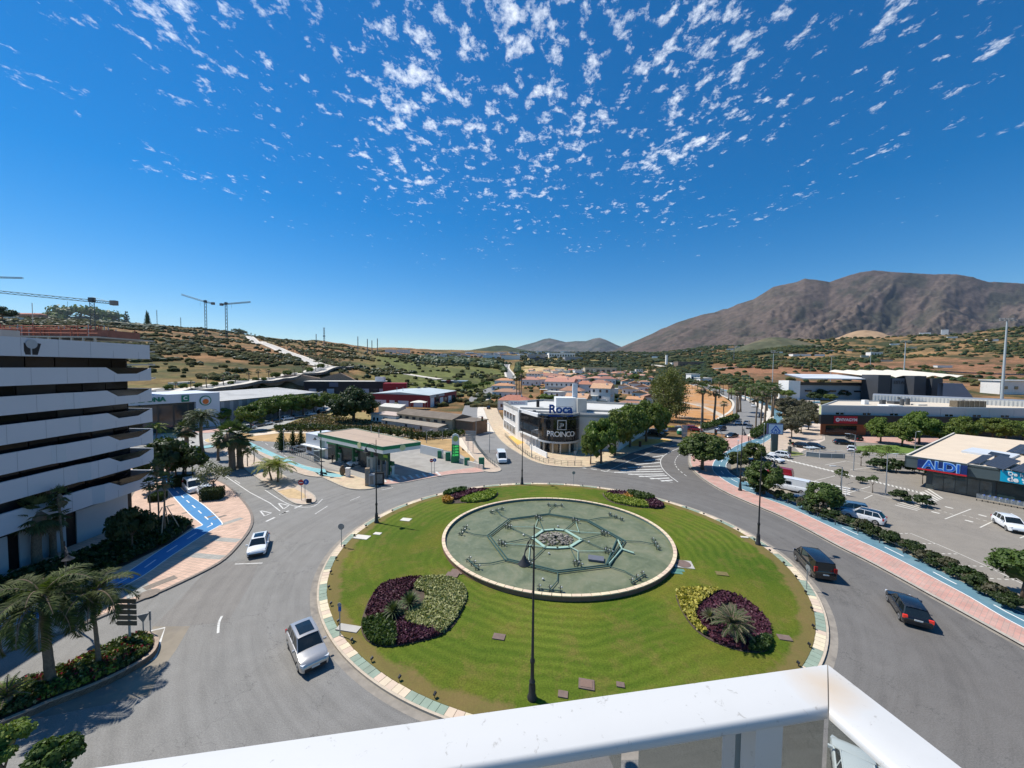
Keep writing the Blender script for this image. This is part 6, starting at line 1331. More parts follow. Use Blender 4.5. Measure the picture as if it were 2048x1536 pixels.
def fan_crown(rng, nf, fl, cz, blades=13, droop=.5, dead=True, spread=1.0):
    mb=MB()
    for i in range(nf):
        f=i/nf; el=R(75-125*f**.9)*1.0; a=i*2.399+rng.uniform(-.2,.2); d=Vector((math.cos(a)*math.cos(el),math.sin(a)*math.cos(el),math.sin(el))); s=Vector((-math.sin(a),math.cos(a),0)); up=s.cross(d)*-1
        L0=fl*rng.uniform(.45,.55); base=Vector((0,0,cz)); tip=base+d*L0-Vector((0,0,droop*L0*.15)); m=1 if (dead and f>.86) else 0
        mb.add([base-s*.03,base+s*.03,tip+s*.02,tip-s*.02],[(0,1,2,3)],m)
        for k in range(blades):
            t=(k/(blades-1)-.5)*2.5; bd=(d*math.cos(t)+s*math.sin(t)).normalized(); l=fl*.55*(1-.18*abs(t))*rng.uniform(.9,1.1)
            e=tip+bd*l-Vector((0,0,droop*l*(.25+.25*abs(t)))); w=(s*math.cos(t)-d*math.sin(t))*fl*.045; mid=tip+bd*l*.6-Vector((0,0,droop*l*.08)); mb.add([tip,mid-w,e,mid+w],[(0,1,2,3)],m)
    return mb
def feather(rng, L_, arch, nl, ll, lw, vang=.5):
    """one arching frond along +X starting at the origin"""
    mb=MB(); P=[]
    n=12
    for i in range(n+1):
        t=i/n; el=arch[0]+(arch[1]-arch[0])*t; P.append((t,el))
    pts=[Vector((0,0,0))]
    for i in range(n): pts.append(pts[-1]+Vector((math.cos(P[i][1]),0,math.sin(P[i][1])))*L_/n)
    mb.tube(pts,[.05*(1-.8*i/n)+.008 for i in range(n+1)],4,1)
    for k in range(nl):
        t=.12+.88*k/nl; i=min(n-1,int(t*n)); f=t*n-i; p=pts[i].lerp(pts[i+1],f); d=(pts[i+1]-pts[i]).normalized(); up=Vector((-d.z,0,d.x))
        l=ll*(math.sin(math.pi*min(1,t*.9+.12))**.6)*rng.uniform(.85,1.1)
        for s in (-1,1):
            q=(Vector((0,s,0))*.8+d*.55+up*rng.uniform(vang-.25,vang+.25)).normalized(); e=p+q*l-Vector((0,0,l*rng.uniform(.15,.4))); m_=p+q*l*.5; w=d*lw; mb.add([p-w*.4,m_-w,e,m_+w],[(0,1,2,3)],0)
    return mb
def palm_thing(seed, name, kind, H_, fl, tr=.2, lm=None, nf=26, blades=11):
    def b():
        rng=random.Random(seed); t=thing(name,'','palm'); lm_=lm or LP
        mb=MB(); n=7; mb.tube([(0.12*math.sin(i*.8+seed),0,-.3+(H_+.3)*i/(n-1)) for i in range(n)],[tr*(1.5 if i==0 else 1.05-.25*i/(n-1)) for i in range(n)],8); 
        if kind=='fan': mb.lathe((0,0,H_-1.6),[(tr*1.0,0),(tr*2.2,.5),(tr*2.4,1.2),(tr*1.1,1.9)],8)
        obj('trunk',mb,[PALMB],t,True,None)
        if kind=='fan': c=fan_crown(rng,nf,fl,H_,blades)
        else:
            c=MB()
            for i in range(nf):
                f=i/nf; el=R(82-95*f); fr=feather(rng,fl*rng.uniform(.9,1.05),(el,el-R(70+45*(1-f))),22,fl*.21,fl*.021,.3); a=i*2.399; M=Matrix.Rotation(a,4,'Z'); c.add([(M@Vector(v))+Vector((0,0,H_)) for v in fr.v],fr.f,0)
        obj('crown',c,[lm_,LPD],t); return t
    return Proto(b)
def px_h(px,by,ty): p=G(px,by); return p, zat(px,ty,p.y).z-p.z
def plant(proto, H0, px, by, ty, label, group=None, rng=RNG, wf=1.0, p=None):
    """put a tree of native height H0 with its foot at (px,by) and its top at row ty"""
    q=p or G(px,by); h=zat(px,ty,q.y).z-q.z; s=h/H0; return proto.put((q.x,q.y,q.z),rng.uniform(0,6.28),label,group,(s*wf,s*wf,s))
# ---- trees near the showroom and along the streets
FIC=tree_proto(1,'ficus_tree',LT,9,(5.2,5.2,4.2),44,120,.5,.35,5.2,.8,.3,6)
DFI=tree_proto(2,'dark_ficus_tree',LD,12,(8.5,8,6.2),60,110,.62,.6,6.2,.85,.26,6)
RND=tree_proto(3,'round_tree',LG,5,(1.9,1.9,2.0),34,110,.24,.16,2.9,1.0,.36,hollow=.7)
RND2=tree_proto(4,'round_tree',LG,5,(1.95,1.85,2.0),34,110,.24,.16,2.9,1.0,.36,hollow=.7)
UMB=tree_proto(5,'street_tree',LT,7,(4.0,4.0,2.5),34,100,.36,.2,4.6,.6,.32,5)
OLV=tree_proto(6,'silvery_tree',LO,5,(2.8,2.6,1.9),26,60,.2,.12,3.1,.8,.3,6,core=False,hollow=.3)
BRN=tree_proto(7,'greyish_tree',LBR,6,(2.9,2.9,2.3),28,70,.34,.15,3.7,.85,.34,5,core=True)
THN=tree_proto(8,'young_tree',LG,4.2,(1.5,1.5,1.0),12,45,.24,.07,3.1,.8,.36,4,core=False,hollow=.3)
DRK=tree_proto(9,'shade_tree',LD,5.5,(3.0,3.0,1.9),26,80,.4,.16,3.6,.6,.36,5)
FINE=tree_proto(10,'feathery_tree',LT,5,(3.3,3.3,1.5),26,60,.2,.12,3.4,.5,.3,6,core=False,hollow=.3)
for px,by,ty,w,lb in ((1202,928,843,.62,'big glossy ficus closest to the curved glass showroom front'),(1230,912,826,.66,'broad ficus second from the showroom, over the pavement'),(1260,895,813,.68,'broad ficus in the middle of the clump beside the showroom'),(1292,884,806,.7,'ficus with forked pale trunk at the right end of the showroom clump'),(1318,874,814,.55,'smaller dark ficus behind the parked black car'),(1181,930,868,.5,'low ficus right beside the showroom entrance'),(1245,880,818,.6,'ficus at the back of the showroom clump')): plant(FIC,9,px,by,ty,lb,'ficus trees beside the showroom',wf=w)
plant(DFI,12,707,846,781,'huge dark round tree beside the white cottage',wf=.95)
plant(RND,5,1404,940,866,'spreading round-headed tree on the pink pavement by the exit',wf=1.3)
for px,by,ty,lb in ((1475,940,903,'clipped round tree nearest the street lamp'),(1508,928,887,'clipped round tree behind the parked black saloon'),(1528,990,925,'large round tree between the red and white vans'),(1645,1028,966,'round tree beside the blue parked car'),(2046,1196,1106,'big round tree at the right edge of the picture')): plant(RND if px%2 else RND2,5,px,by,ty,lb,'round trees along the car park hedge',wf=1.15)
for px,by,ty,lb in ((1681,975,938,'young thin tree by the white fence in the car park'),(1745,986,951,'young tree with pale trunk in the middle of the car park'),(1845,968,935,'pale small shrub tree at the shop corner')): plant(THN,4.2,px,by,ty,lb,'young trees in the car park')
plant(FINE,5,1762,930,890,'feathery light-green tree behind the parking bays'); plant(THN,4.2,1722,932,900,'dark bushy young tree left of the feathery tree',wf=1.2)
GT=[(1761,886,838),(1804,893,848),(1838,888,827),(1891,893,850),(1926,887,836),(1985,882,838),(2012,886,842),(2045,884,845)]
for i,(px,by,ty) in enumerate(GT): plant(FIC,9,px,by,ty,f'{nth(i)} dome-shaped green tree from the left along the gym wall','green trees in front of the gym',wf=.85 if i%2 else .72)
for i,(px,by,ty) in enumerate(((444,850,818),(502,861,812),(530,842,800),(556,838,794),(583,834,791),(606,830,791),(628,826,790),(648,823,788),(668,820,789),(512,845,806),(545,830,800))): plant(FIC,9,px,by,ty,f'{nth(i)} green tree counted along the warehouse front','green trees in front of the warehouse',wf=.85)
for i,(px,by,ty) in enumerate(((782,782,772),(800,782,771),(815,779,770),(832,776,767),(850,773,765),(866,771,762),(880,768,760),(898,765,757),(915,763,755),(934,787,768),(948,783,767),(962,778,765),(975,775,763),(936,776,762),(750,786,774),(768,786,773))): plant(UMB,7,px,by,ty,f'{nth(i)} green street tree beyond the red warehouse','green trees beyond the red warehouse',wf=.85)
for i,(px,by,ty) in enumerate(((1583,878,838),(1602,868,828),(1617,860,822),(1594,852,815),(1575,846,812),(1612,845,810),(1568,832,803),(1590,834,800),(1608,832,800),(1622,838,806),(1560,820,797),(1578,820,795))): plant(BRN,6,px,by,ty,f'{nth(i)} grey-brown tree on the promenade beside the gym','grey-brown trees on the promenade',wf=1.0)
for i,(px,by,ty) in enumerate(((1575,800,780),(1592,798,778),(1612,797,776),(1640,800,779),(1660,797,779),(1684,800,780),(1700,798,778),(1722,800,779),(1660,806,788),(1628,806,785),(1552,798,778),(1740,797,778))): plant(DRK if i%2 else UMB,5.5 if i%2 else 7,px,by,ty,f'{nth(i)} dark tree in the belt between gym and grandstand','trees between gym and grandstand',wf=1.0)
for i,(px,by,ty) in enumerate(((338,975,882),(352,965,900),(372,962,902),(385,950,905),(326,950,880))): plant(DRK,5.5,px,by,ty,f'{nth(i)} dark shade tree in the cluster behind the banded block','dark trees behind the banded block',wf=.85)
plant(OLV,5,427,990,927,'silvery olive-leaved tree beside the parked white cars')
plant(DRK,5.5,265,1108,1018,'small dark tree with thin trunk in the shaded bed',wf=.62)
# tall willowy trees by the dry slope
def willow():
    rng=random.Random(21); t=thing('willowy_tree','','tree'); mb=MB()
    for k in range(5): a=k*1.3; mb.tube([(0,0,-.3),(math.cos(a)*.6,math.sin(a)*.6,4),(math.cos(a)*2,math.sin(a)*2,10+k*.5)],[.3,.2,.06],6)
    obj('trunk',mb,[BARK],t); c=MB()
    for k in range(80):
        a=rng.uniform(0,6.28); r=abs(rng.gauss(0,.5)); z=rng.uniform(2.5,15); R_=4.6*math.sin(min(1,z/15*.85+.12)*math.pi)**.6; p=Vector((math.cos(a)*R_*r**.5,math.sin(a)*R_*r**.5,z))
        for i in range(70): leaf(c,p+Vector((rng.gauss(0,.75),rng.gauss(0,.75),rng.gauss(0,.9))),rng.uniform(.25,.5),rng,.2)
    obj('crown',c,[leafmat('leaf_willow',(.07,.085,.025),(.17,.17,.055))],t); return t
WIL=Proto(willow)
for i,(px,by,ty,w) in enumerate(((1336,842,746,1.15),(1352,836,754,.9),(1318,812,755,.8),(1345,815,744,.9),(1306,800,762,.8))): plant(WIL,15,px,by,ty,['tallest wispy olive-green tree beside the dry slope','second wispy tree, leaning over the dry slope','slim wispy tree left of the tallest','pale wispy tree behind the tallest','small wispy tree next to the village roofs'][i],'wispy trees beside the dry slope',wf=w)
# conifers by the filling station
def conifer():
    rng=random.Random(31); t=thing('conifer','','tree'); mb=MB(); mb.tube([(0,0,-.2),(0,0,4.6)],[.12,.03],6); obj('trunk',mb,[BARK],t); c=MB()
    for k in range(16):
        z=.4+k*.27; r=1.5*(1-k/17)
        for j in range(max(5,int(13-k*.6))):
            a=j*6.28/max(5,int(13-k*.6))+k; d=Vector((math.cos(a),math.sin(a),0))
            for q in range(5): p=d*r*(.25+.2*q)+Vector((0,0,z+.06*q*q-.1)); leaf(c,p,.34,rng,.2)
        c.blob((0,0,z),(r*.45,r*.45,.3),rng,1,.1)
    obj('crown',c,[LD],t); return t
CON=Proto(conifer)
for i,(px,by,ty) in enumerate(((563,902,862),(586,898,864),(602,897,862),(630,880,862),(645,876,866),(683,874,854),(700,873,858),(745,872,860),(780,873,855),(795,876,861),(815,872,860),(823,881,858),(835,880,868))): plant(CON,4.8,px,by,ty,f'{nth(i)} dark young conifer from the left behind the filling station','young conifers behind the filling station',wf=.95)
for i,(px,by,ty,w) in enumerate(((253,648,632,.6),(294,652,624,.5),(297,654,627,.5))): plant(CON,4.8,px,by,ty,['pointed cypress on the hilltop, left one','tall dark cypress on the hilltop, right one','second dark cypress merged with the right one'][i],'dark cypresses on the hilltop',wf=w)
# ---- palms
WASH=palm_thing(41,'fan_palm','fan',11,2.3,.2); WASH2=palm_thing(42,'fan_palm','fan',9,2.1,.24,nf=22,blades=9); CANA=palm_thing(43,'date_palm','feather',7,3.6,.32,nf=46); FATP=palm_thing(44,'thick_fan_palm','fan',4.5,2.4,.45,nf=34,blades=12); YEL=palm_thing(45,'yellow_green_palm','feather',2.6,2.6,.12,LPY,nf=18); PYG=palm_thing(46,'slender_palm','feather',3.6,2.0,.1,LB,nf=12)
AV=[(1404,847,768),(1428.5,847,774),(1447,841,803),(1473,832,777),(1477,825,770),(1480,824,768),(1512,862,788),(1522,853,776),(1530,847,781),(1543,835,770),(1546.5,833,766),(1457,800,762),(1438,797,760),(1462,798,768),(1420,790,764),(1446,790,764),(1432,783,763),(1470,796,770),(1482,799,765),(1490,801,768),(1500,806,766),(1508,810,770),(1516,815,768),(1525,818,772),(1534,822,769),(1395,783,762),(1405,781,764),(1384,781,764),(1370,779,762),(1412,786,770),(1390,775,757),(1403,771,755),(1376,770,756),(1540,808,768),(1528,806,767),(1552,812,774)]
AV.sort()
for i,(px,by,ty) in enumerate(AV):
    plant(WASH if i%2 else WASH2,12.3 if i%2 else 10.2,px,by,ty,f'{nth(i)} tall fan palm from the left along the avenue','tall fan palms along the avenue',wf=1.45 if by<805 else 1.25)
for i,(px,by,ty) in enumerate(((1038,806,744),(1033,806,749),(1042,812,742))): plant(WASH,12.3,px,by,ty,['middle one of three tall palms beside the village houses','left one of three tall palms beside the village houses','right one of three tall palms beside the village houses'][i],'three tall palms beside the village')
HP_=[(337,786,772),(352,785,768),(366,784,770),(382,783,765),(396,782,769),(413,780,757),(429,778,766),(447,776,752),(462,774,764),(471,773,752),(490,771,760),(498,770,748),(512,768,757),(517,767,745),(528,766,757),(538,765,744),(551,763,748),(560,762,752),(575,758,744),(589,756,742),(601,754,745),(606,753,734),(620,749,738),(631,746,733),(642,742,730)]
for i,(px,by,ty) in enumerate(HP_): plant(WASH2 if i%2 else UMB,10.2 if i%2 else 7,px,by,by-(by-ty)*1.25,f'{nth(i)} {"palm" if i%2 else "small round tree"} from the left along the hillside road','palms and trees along the hillside road',wf=1.3 if i%2 else .8)
for i in range(44):
    t=i//2/21; px=655+(474-655)*t**.93; y=736+(664-736)*t**.85; s=1 if i%2 else -1; px+=s*(7-3.5*t); hh=14*(1-t)+5
    plant(WASH2,10.2,px,y+s*1.2,y-hh,f'{nth(i//2)} palm from the bottom on the {"right" if s>0 else "left"} side of the climbing road','palms lining the climbing road',wf=1.3)
for i,(px,by,ty) in enumerate(((656,738,716),(668,738,715),(680,736,717),(648,729,714),(700,736,722))): plant(WASH2,10.2,px,by,ty,f'{nth(i)} palm by the junction at the foot of the climbing road','palms at the junction',wf=1.3)
plant(CANA,10,404,905,806,'tall feathery date palm on the median island'); plant(FATP,6.5,374,905,838,'thick-headed palm left of the tall date palm',wf=.9); plant(FATP,6.5,463,940,838,'thick twin palm, left trunk, on the median island',wf=.85); plant(FATP,6.5,479,936,846,'thick twin palm, right trunk, on the median island',wf=.85); plant(FATP,6.5,437,921,862,'narrow shaggy palm left of the twin palms',wf=.6)
for px,by,ty,lb in ((487,937,893),(497,932,890),(507,929,888)) and [(487,937,895,'left slender palm of the trio on the median'),(495,934,890,'middle slender palm of the trio on the median'),(508,930,886,'right slender palm of the trio on the median')]: plant(PYG,5.2,px,by,ty,lb,'slender palms on the median')
for px,by,ty,lb in ((541,962,918,'left yellow-green palm of the leaning pair'),(556,966,916,'right yellow-green palm of the leaning pair')): plant(YEL,3.8,px,by,ty,lb,'yellow-green palms on the median',wf=1.25)
plant(YEL,4.6,313,880,838,'small yellow-green palm past the corner of the banded block')
plant(WASH,12.3,301,1053,958,'left one of three fan palms at the end of the banded block',wf=.8); plant(WASH,12.3,317,1047,922,'tallest middle fan palm at the end of the banded block',wf=.7); plant(WASH,12.3,331,1073,948,'right fan palm held by wooden props at the end of the block',wf=.8)
plant(FATP,6.5,76,1130,985,'big shaggy palm in deep shade against the banded block',wf=.75); plant(FATP,6.5,107,1115,990,'dark palm beside the big shaggy one in the shade',wf=.6); plant(WASH2,10.2,125,1120,975,'slim palm in the shade before the banded block',wf=.6)
q=at(331,1073); tp=thing('tree_props','four wooden props bracing the right fan palm','props',(q.x,q.y,0))
for k in range(4): a=k*1.57+.5; m_=MB(); m_.tube([(math.cos(a)*1.6,math.sin(a)*1.6,.1),(math.cos(a)*.2,math.sin(a)*.2,3.6)],.05,5); obj('prop',m_,[mat('pale_wood',(.45,.36,.26),.8,.1,3)],tp)
# the two large feathery palms in the flower bed, frond by frond
def big_palm(px,by,tx,ty,label,nf,fl,seed,tr):
    rng=random.Random(seed); q=at(px,by,.4); top=zat(tx,ty,q.y); h=top.z-.4; t=thing('feather_palm',label,'palm',(q.x,q.y,.3),0,'large feathery palms in the flower bed')
    mb=MB(); n=12; dx=top.x-q.x; mb.tube([(dx*(i/(n-1))**1.3,0,h*i/(n-1)) for i in range(n)],[tr*(1.35-.5*i/(n-1))*(1.0+.06*(i%2)) for i in range(n)],12); mb.tube([(dx,0,h-.1),(dx,0,h+.5),(dx,0,h+1.1)],[tr*.9,tr*1.05,tr*.5],10); obj('trunk',mb,[PALMB],t,True,None)
    ms=[]
    for e in (70,45,22,2,-20):
        m_=feather(rng,fl,(R(e),R(e-105)),60,fl*.28,fl*.012,.25); ms.append(meshdata('frond',m_,[leafmat('queen_palm_leaf',(.024,.042,.010),(.095,.125,.028),.2,rough=.7),PALMB]))
    for i in range(nf):
        f=i/nf; k=min(4,int(f*5)); o=obj('frond',ms[k],None,t); o.location=(dx,0,h+.85); o.rotation_euler=(rng.uniform(-.15,.15),rng.uniform(-.1,.1),i*2.399+seed)
        o.scale=(rng.uniform(.85,1.05),)*3
big_palm(101,1366,86,1222,'larger feathery palm with thick ringed trunk in the flower bed',25,3.5,3,.19)
big_palm(198,1330,186,1212,'smaller feathery palm with thin trunk in the flower bed',19,2.7,8,.1)
q=at(14,1412,.4); cy_=Proto(lambda:None)
t=thing('cycad','bright green cycad with arching fronds at the left edge of the flower bed','cycad',(q.x,q.y,.4)); m_=MB(); m_.lathe((0,0,0),[(.22,0),(.26,.4),(.12,.6)],10); obj('trunk',m_,[PALMB],t)
fm=[meshdata('frond',feather(random.Random(5),1.35,(R(e),R(e-70)),34,.26,.012,.2),[leafmat('cycad_leaf',(.09,.15,.02),(.22,.30,.05)),PALMB]) for e in (80,60,38)]
for i in range(26): o=obj('frond',fm[min(2,i//9)],None,t); o.location=(0,0,.5); o.rotation_euler=(0,0,i*2.399)
# tops of trees just below the balcony, bottom left
for px,py,z,r,lb in ((105,1508,3.0,1.0,'dark glossy shrub top at the bottom left below the balcony'),(0,1478,3.4,1.0,'bright leafy tree top at the bottom left corner')):
    q=at(px,py,z); t=thing('small_tree',lb,'tree',(q.x,q.y,0)); rng=random.Random(px); obj('trunk',trunk(rng,z-r*.3,.09,4,.5),[BARK],t); obj('crown',crown(rng,(r,r*.8,r*.7),22,150,.15,z-.2,.8,.4),[LG if px else LB],t)
# ---- hedges, beds, ground plants
def bedstuff(name, poly_px, z, mats_, n, hgt_, ls, colour=None, kind='stuff', pts=None, label=None, cat=None, seed=1, grow=None):
    """low planting over an area: leafy tufts joined in one mesh"""
    P=pts or [(p.x,p.y) for p in gpts(poly_px,z)]; rng=random.Random(seed); xs=[p[0] for p in P]; ys=[p[1] for p in P]; mb=MB(); c=0; tries=0
    def inside(x,y):
        r=False; j=len(P)-1
        for i in range(len(P)):
            if (P[i][1]>y)!=(P[j][1]>y) and x<(P[j][0]-P[i][0])*(y-P[i][1])/(P[j][1]-P[i][1])+P[i][0]: r=not r
            j=i
        return r
    while c<n and tries<n*20:
        tries+=1; x=rng.uniform(min(xs),max(xs)); y=rng.uniform(min(ys),max(ys))
        if not inside(x,y): continue
        c+=1; m=colour(x,y,rng) if colour else 0; hz=hgt_*rng.uniform(.6,1.1)
        zb=grow(x,y) if grow else z; leaf(mb,Vector((x,y,zb+hz*rng.uniform(.75,1))),ls*rng.uniform(.6,1.3),rng,.35,m); leaf(mb,Vector((x,y,zb+hz*rng.uniform(.4,.9))),ls*rng.uniform(.6,1.3),rng,.1,m)
    o=obj(name,mb,mats_)
    if kind: o['kind']=kind
    if label: o['label']=label; o['category']=cat
    return o
def flowerbed(outline, zones, label, n, seed, hh=.35):
    """zones: (px polygon, material, height); a mound clothed with leaves"""
    P=gpts(outline,.2,True,True,4); t=thing('flower_bed',label,'flower bed',(0,0,0)); cx=sum(p.x for p in P)/len(P); cy=sum(p.y for p in P)/len(P); O=[(p.x,p.y) for p in P]
    mb=MB(); mb.prism([( p[0],p[1]) for p in O],lambda p:lawn_z(*p)-.1,lambda p:lawn_z(*p)+.05); obj('soil',mb,[mat('bed_soil',(.08,.06,.045))],t)
    a=sum(O[i][0]*O[(i+1)%len(O)][1]-O[(i+1)%len(O)][0]*O[i][1] for i in range(len(O)))
    for i,(zp,mt,h,k,ls,nm) in enumerate(zones):
        Z=[(p.x,p.y) for p in gpts(zp,.25,True,True,4)]; m_=MB(); I=offset(Z if sum(Z[i][0]*Z[(i+1)%len(Z)][1]-Z[(i+1)%len(Z)][0]*Z[i][1] for i in range(len(Z)))>0 else Z[::-1],.12)
        m_.prism([(p[0],p[1]) for p in I],lambda p:lawn_z(*p),lambda p:lawn_z(*p)+h*.72); o=obj('planting_base',m_,[mt],t)
        s=bedstuff(nm,None,0,[mt],k,h,ls,pts=Z,seed=seed+i,grow=lambda x,y:lawn_z(x,y)); s.parent=t
    return t
flowerbed([(722,1258),(728,1225),(745,1190),(775,1165),(830,1157),(890,1158),(925,1170),(935,1195),(925,1225),(905,1258),(870,1278),(820,1288),(775,1294),(738,1285)],[
 ([(775,1168),(830,1158),(845,1162),(820,1185),(800,1212),(785,1235),(735,1238),(738,1208),(755,1180)],PURP,.32,2900,.17,'purple_plants'),
 ([(782,1232),(812,1225),(815,1250),(880,1262),(875,1275),(820,1287),(795,1290),(790,1262)],PURP,.32,1900,.17,'purple_plants'),
 ([(845,1161),(890,1160),(922,1172),(933,1196),(922,1226),(900,1256),(880,1272),(862,1262),(820,1252),(808,1232),(842,1215),(850,1190),(828,1180)],CRM,.36,6200,.19,'variegated_plants'),
 ([(724,1250),(740,1238),(780,1236),(792,1262),(792,1288),(772,1292),(738,1283)],GRB,.4,1700,.22,'green_plants')],'large flower bed with purple, cream and green planting on the left of the lawn',0,5)
flowerbed([(1352,1200),(1358,1187),(1400,1184),(1440,1186),(1480,1196),(1515,1220),(1540,1250),(1543,1285),(1530,1303),(1490,1305),(1440,1292),(1398,1270),(1370,1238)],[
 ([(1354,1200),(1360,1188),(1400,1185),(1436,1188),(1415,1202),(1395,1222),(1392,1248),(1412,1268),(1402,1270),(1372,1238)],GOLDL,.5,1700,.26,'golden_grass'),
 ([(1440,1187),(1480,1197),(1515,1221),(1539,1250),(1541,1275),(1515,1280),(1480,1262),(1470,1215)],PURP,.32,1700,.17,'purple_plants'),
 ([(1436,1188),(1470,1196),(1440,1225),(1470,1262),(1510,1282),(1498,1303),(1440,1290),(1404,1268),(1392,1248),(1395,1222),(1412,1203)],PURP,.32,2600,.17,'purple_plants'),
 ([(1515,1280),(1541,1276),(1540,1295),(1530,1303),(1500,1303),(1505,1288)],GRB,.42,600,.26,'green_plants')],'flower bed with golden grass, purple plants and a cycad on the right of the lawn',0,15)
flowerbed([(884,1003),(888,990),(905,981),(940,977),(975,979),(995,985),(992,995),(975,1004),(930,1008),(895,1008)],[
 ([(886,992),(900,982),(930,979),(930,985),(912,989),(895,994)],GRB,.7,700,.3,'green_plants'),([(888,996),(912,990),(932,984),(940,979),(975,980),(972,984),(945,988),(925,997),(905,1001)],PURP,.45,900,.22,'purple_plants'),
 ([(920,1004),(935,996),(960,988),(985,983),(994,987),(988,997),(970,1004),(940,1007)],LIME,.5,1300,.24,'lime_plants'),([(884,1004),(890,997),(905,1000),(905,1007),(893,1008)],ORG,.6,400,.26,'orange_grass')],'small flower bed with orange tuft and purple leaves at the far left of the lawn',0,25)
flowerbed([(1205,990),(1215,984),(1250,983),(1290,989),(1315,1000),(1328,1010),(1325,1018),(1298,1018),(1260,1015),(1222,1006)],[
 ([(1215,985),(1250,984),(1255,989),(1240,993),(1222,990)],PURP,.45,500,.22,'purple_plants'),([(1208,990),(1240,994),(1265,1000),(1292,1006),(1296,1016),(1262,1014),(1224,1005)],LIME,.5,1300,.24,'lime_plants'),
 ([(1256,986),(1290,990),(1310,1000),(1290,1003),(1265,996)],GRB,.8,700,.3,'green_plants'),([(1290,1003),(1312,1001),(1327,1010),(1324,1017),(1298,1017)],PURP,.5,700,.22,'purple_plants'),([(1240,993),(1255,988),(1266,995),(1260,999)],ORG,.45,200,.22,'orange_tuft')],'small flower bed with lime foliage at the far right of the lawn',0,35)
def spiky(px,py,label,r,lm,n=70,cat='cycad',w=.02,zz=None):
    q=at(px,py,.5); z=lawn_z(q.x,q.y)+.1 if zz is None else zz; t=thing('spiky_plant',label,cat,(q.x,q.y,z),0); mb=MB(); rng=random.Random(px)
    for i in range(n):
        a=i*2.399; el=R(80-75*i/n); d=Vector((math.cos(a)*math.cos(el),math.sin(a)*math.cos(el),math.sin(el))); s=Vector((-math.sin(a),math.cos(a),0))*r*w; b=Vector((0,0,.3)); m1=b+d*r*.55; e=b+d*r-Vector((0,0,r*.28*(i/n)))
        mb.add([b-s*.5,m1-s,e,m1+s,b+s*.5],[(0,1,2,3,4)])
    obj('leaves',mb,[lm],t); m_=MB(); m_.lathe((0,0,0),[(r*.1,-.2),(r*.12,.3),(r*.05,.45)],8); obj('stem',m_,[PALMB],t); return t
spiky(787,1228,'dark spiky plant in the left flower bed, lower one',1.05,LP,90,'spiky plant',.05); spiky(820,1212,'dark spiky plant in the left flower bed, upper one',1.15,LP,90,'spiky plant',.05)
t=thing('cycad','big dark green cycad spreading over the right flower bed','cycad',(0,0,0)); q=at(1465,1268,.6); t.location=(q.x,q.y,.55); m_=MB(); m_.lathe((0,0,0),[(.3,-.2),(.35,.5),(.15,.75)],10); obj('trunk',m_,[PALMB],t)
fm=[meshdata('frond',feather(random.Random(9),1.75,(R(e),R(e-75)),36,.34,.018,.2),[leafmat('cycad_dark',(.04,.065,.022),(.12,.16,.06)),PALMB]) for e in (80,55,28)]
for i in range(38): o=obj('frond',fm[min(2,i//13)],None,t); o.location=(0,0,.65); o.rotation_euler=(0,0,i*2.399)
spiky(1419,1240,'pale spiky plant left of the big cycad',.85,LO,60,'spiky plant',.05)
# median flower bed with high kerb in the foreground
MBED=[(312,1268),(318,1280),(310,1300),(288,1318),(240,1345),(180,1372),(100,1402),(30,1432),(-160,1500),(-160,1420),(0,1372),(100,1340),(180,1305),(250,1273),(290,1262)]
P=gpts(MBED,.42,True,True,3); mb=MB(); mb.prism([(p.x,p.y) for p in P],-.05,.36); pl=struct('planter',mb,[mat('bed_soil',(.08,.06,.045))]); O=[(p.x,p.y) for p in P]
if sum(O[i][0]*O[(i+1)%len(O)][1]-O[(i+1)%len(O)][0]*O[i][1] for i in range(len(O)))<0: O=O[::-1]
I=offset(O,.22); mb=MB(); n=len(O); mb.add([(*o_,-.05) for o_ in O]+[(*o_,.42) for o_ in O]+[(*i_,.42) for i_ in I]+[(*i_,.3) for i_ in I],[(i,(i+1)%n,n+(i+1)%n,n+i) for i in range(n)]+[(n+i,n+(i+1)%n,2*n+(i+1)%n,2*n+i) for i in range(n)]+[(2*n+i,2*n+(i+1)%n,3*n+(i+1)%n,3*n+i) for i in range(n)]); obj('kerb',mb,[mat('planter_kerb',(.38,.29,.22),.85,.15,2,dirt=((.2,.16,.13),.6))],pl)
II=[tuple(v) for v in offset(O,.35)]
bedstuff('bedding_plants',None,.34,[GRB,REDF,LIME,CRM],6500,.42,.2,lambda x,y,r:(1 if r.random()<(.3 if vnoise(x*1.7,y*1.7)>.6 else .05) else (2 if vnoise(x*.9+7,y*.9)>.55 and r.random()<.5 else (3 if r.random()<.12 else 0))),pts=II,seed=3)
# shaded shrubs in the bed along the block
bedstuff('shade_shrubs',Bd,.2,[LD,GRB],5200,.8,.36,lambda x,y,r:int(r.random()<.25),seed=4)
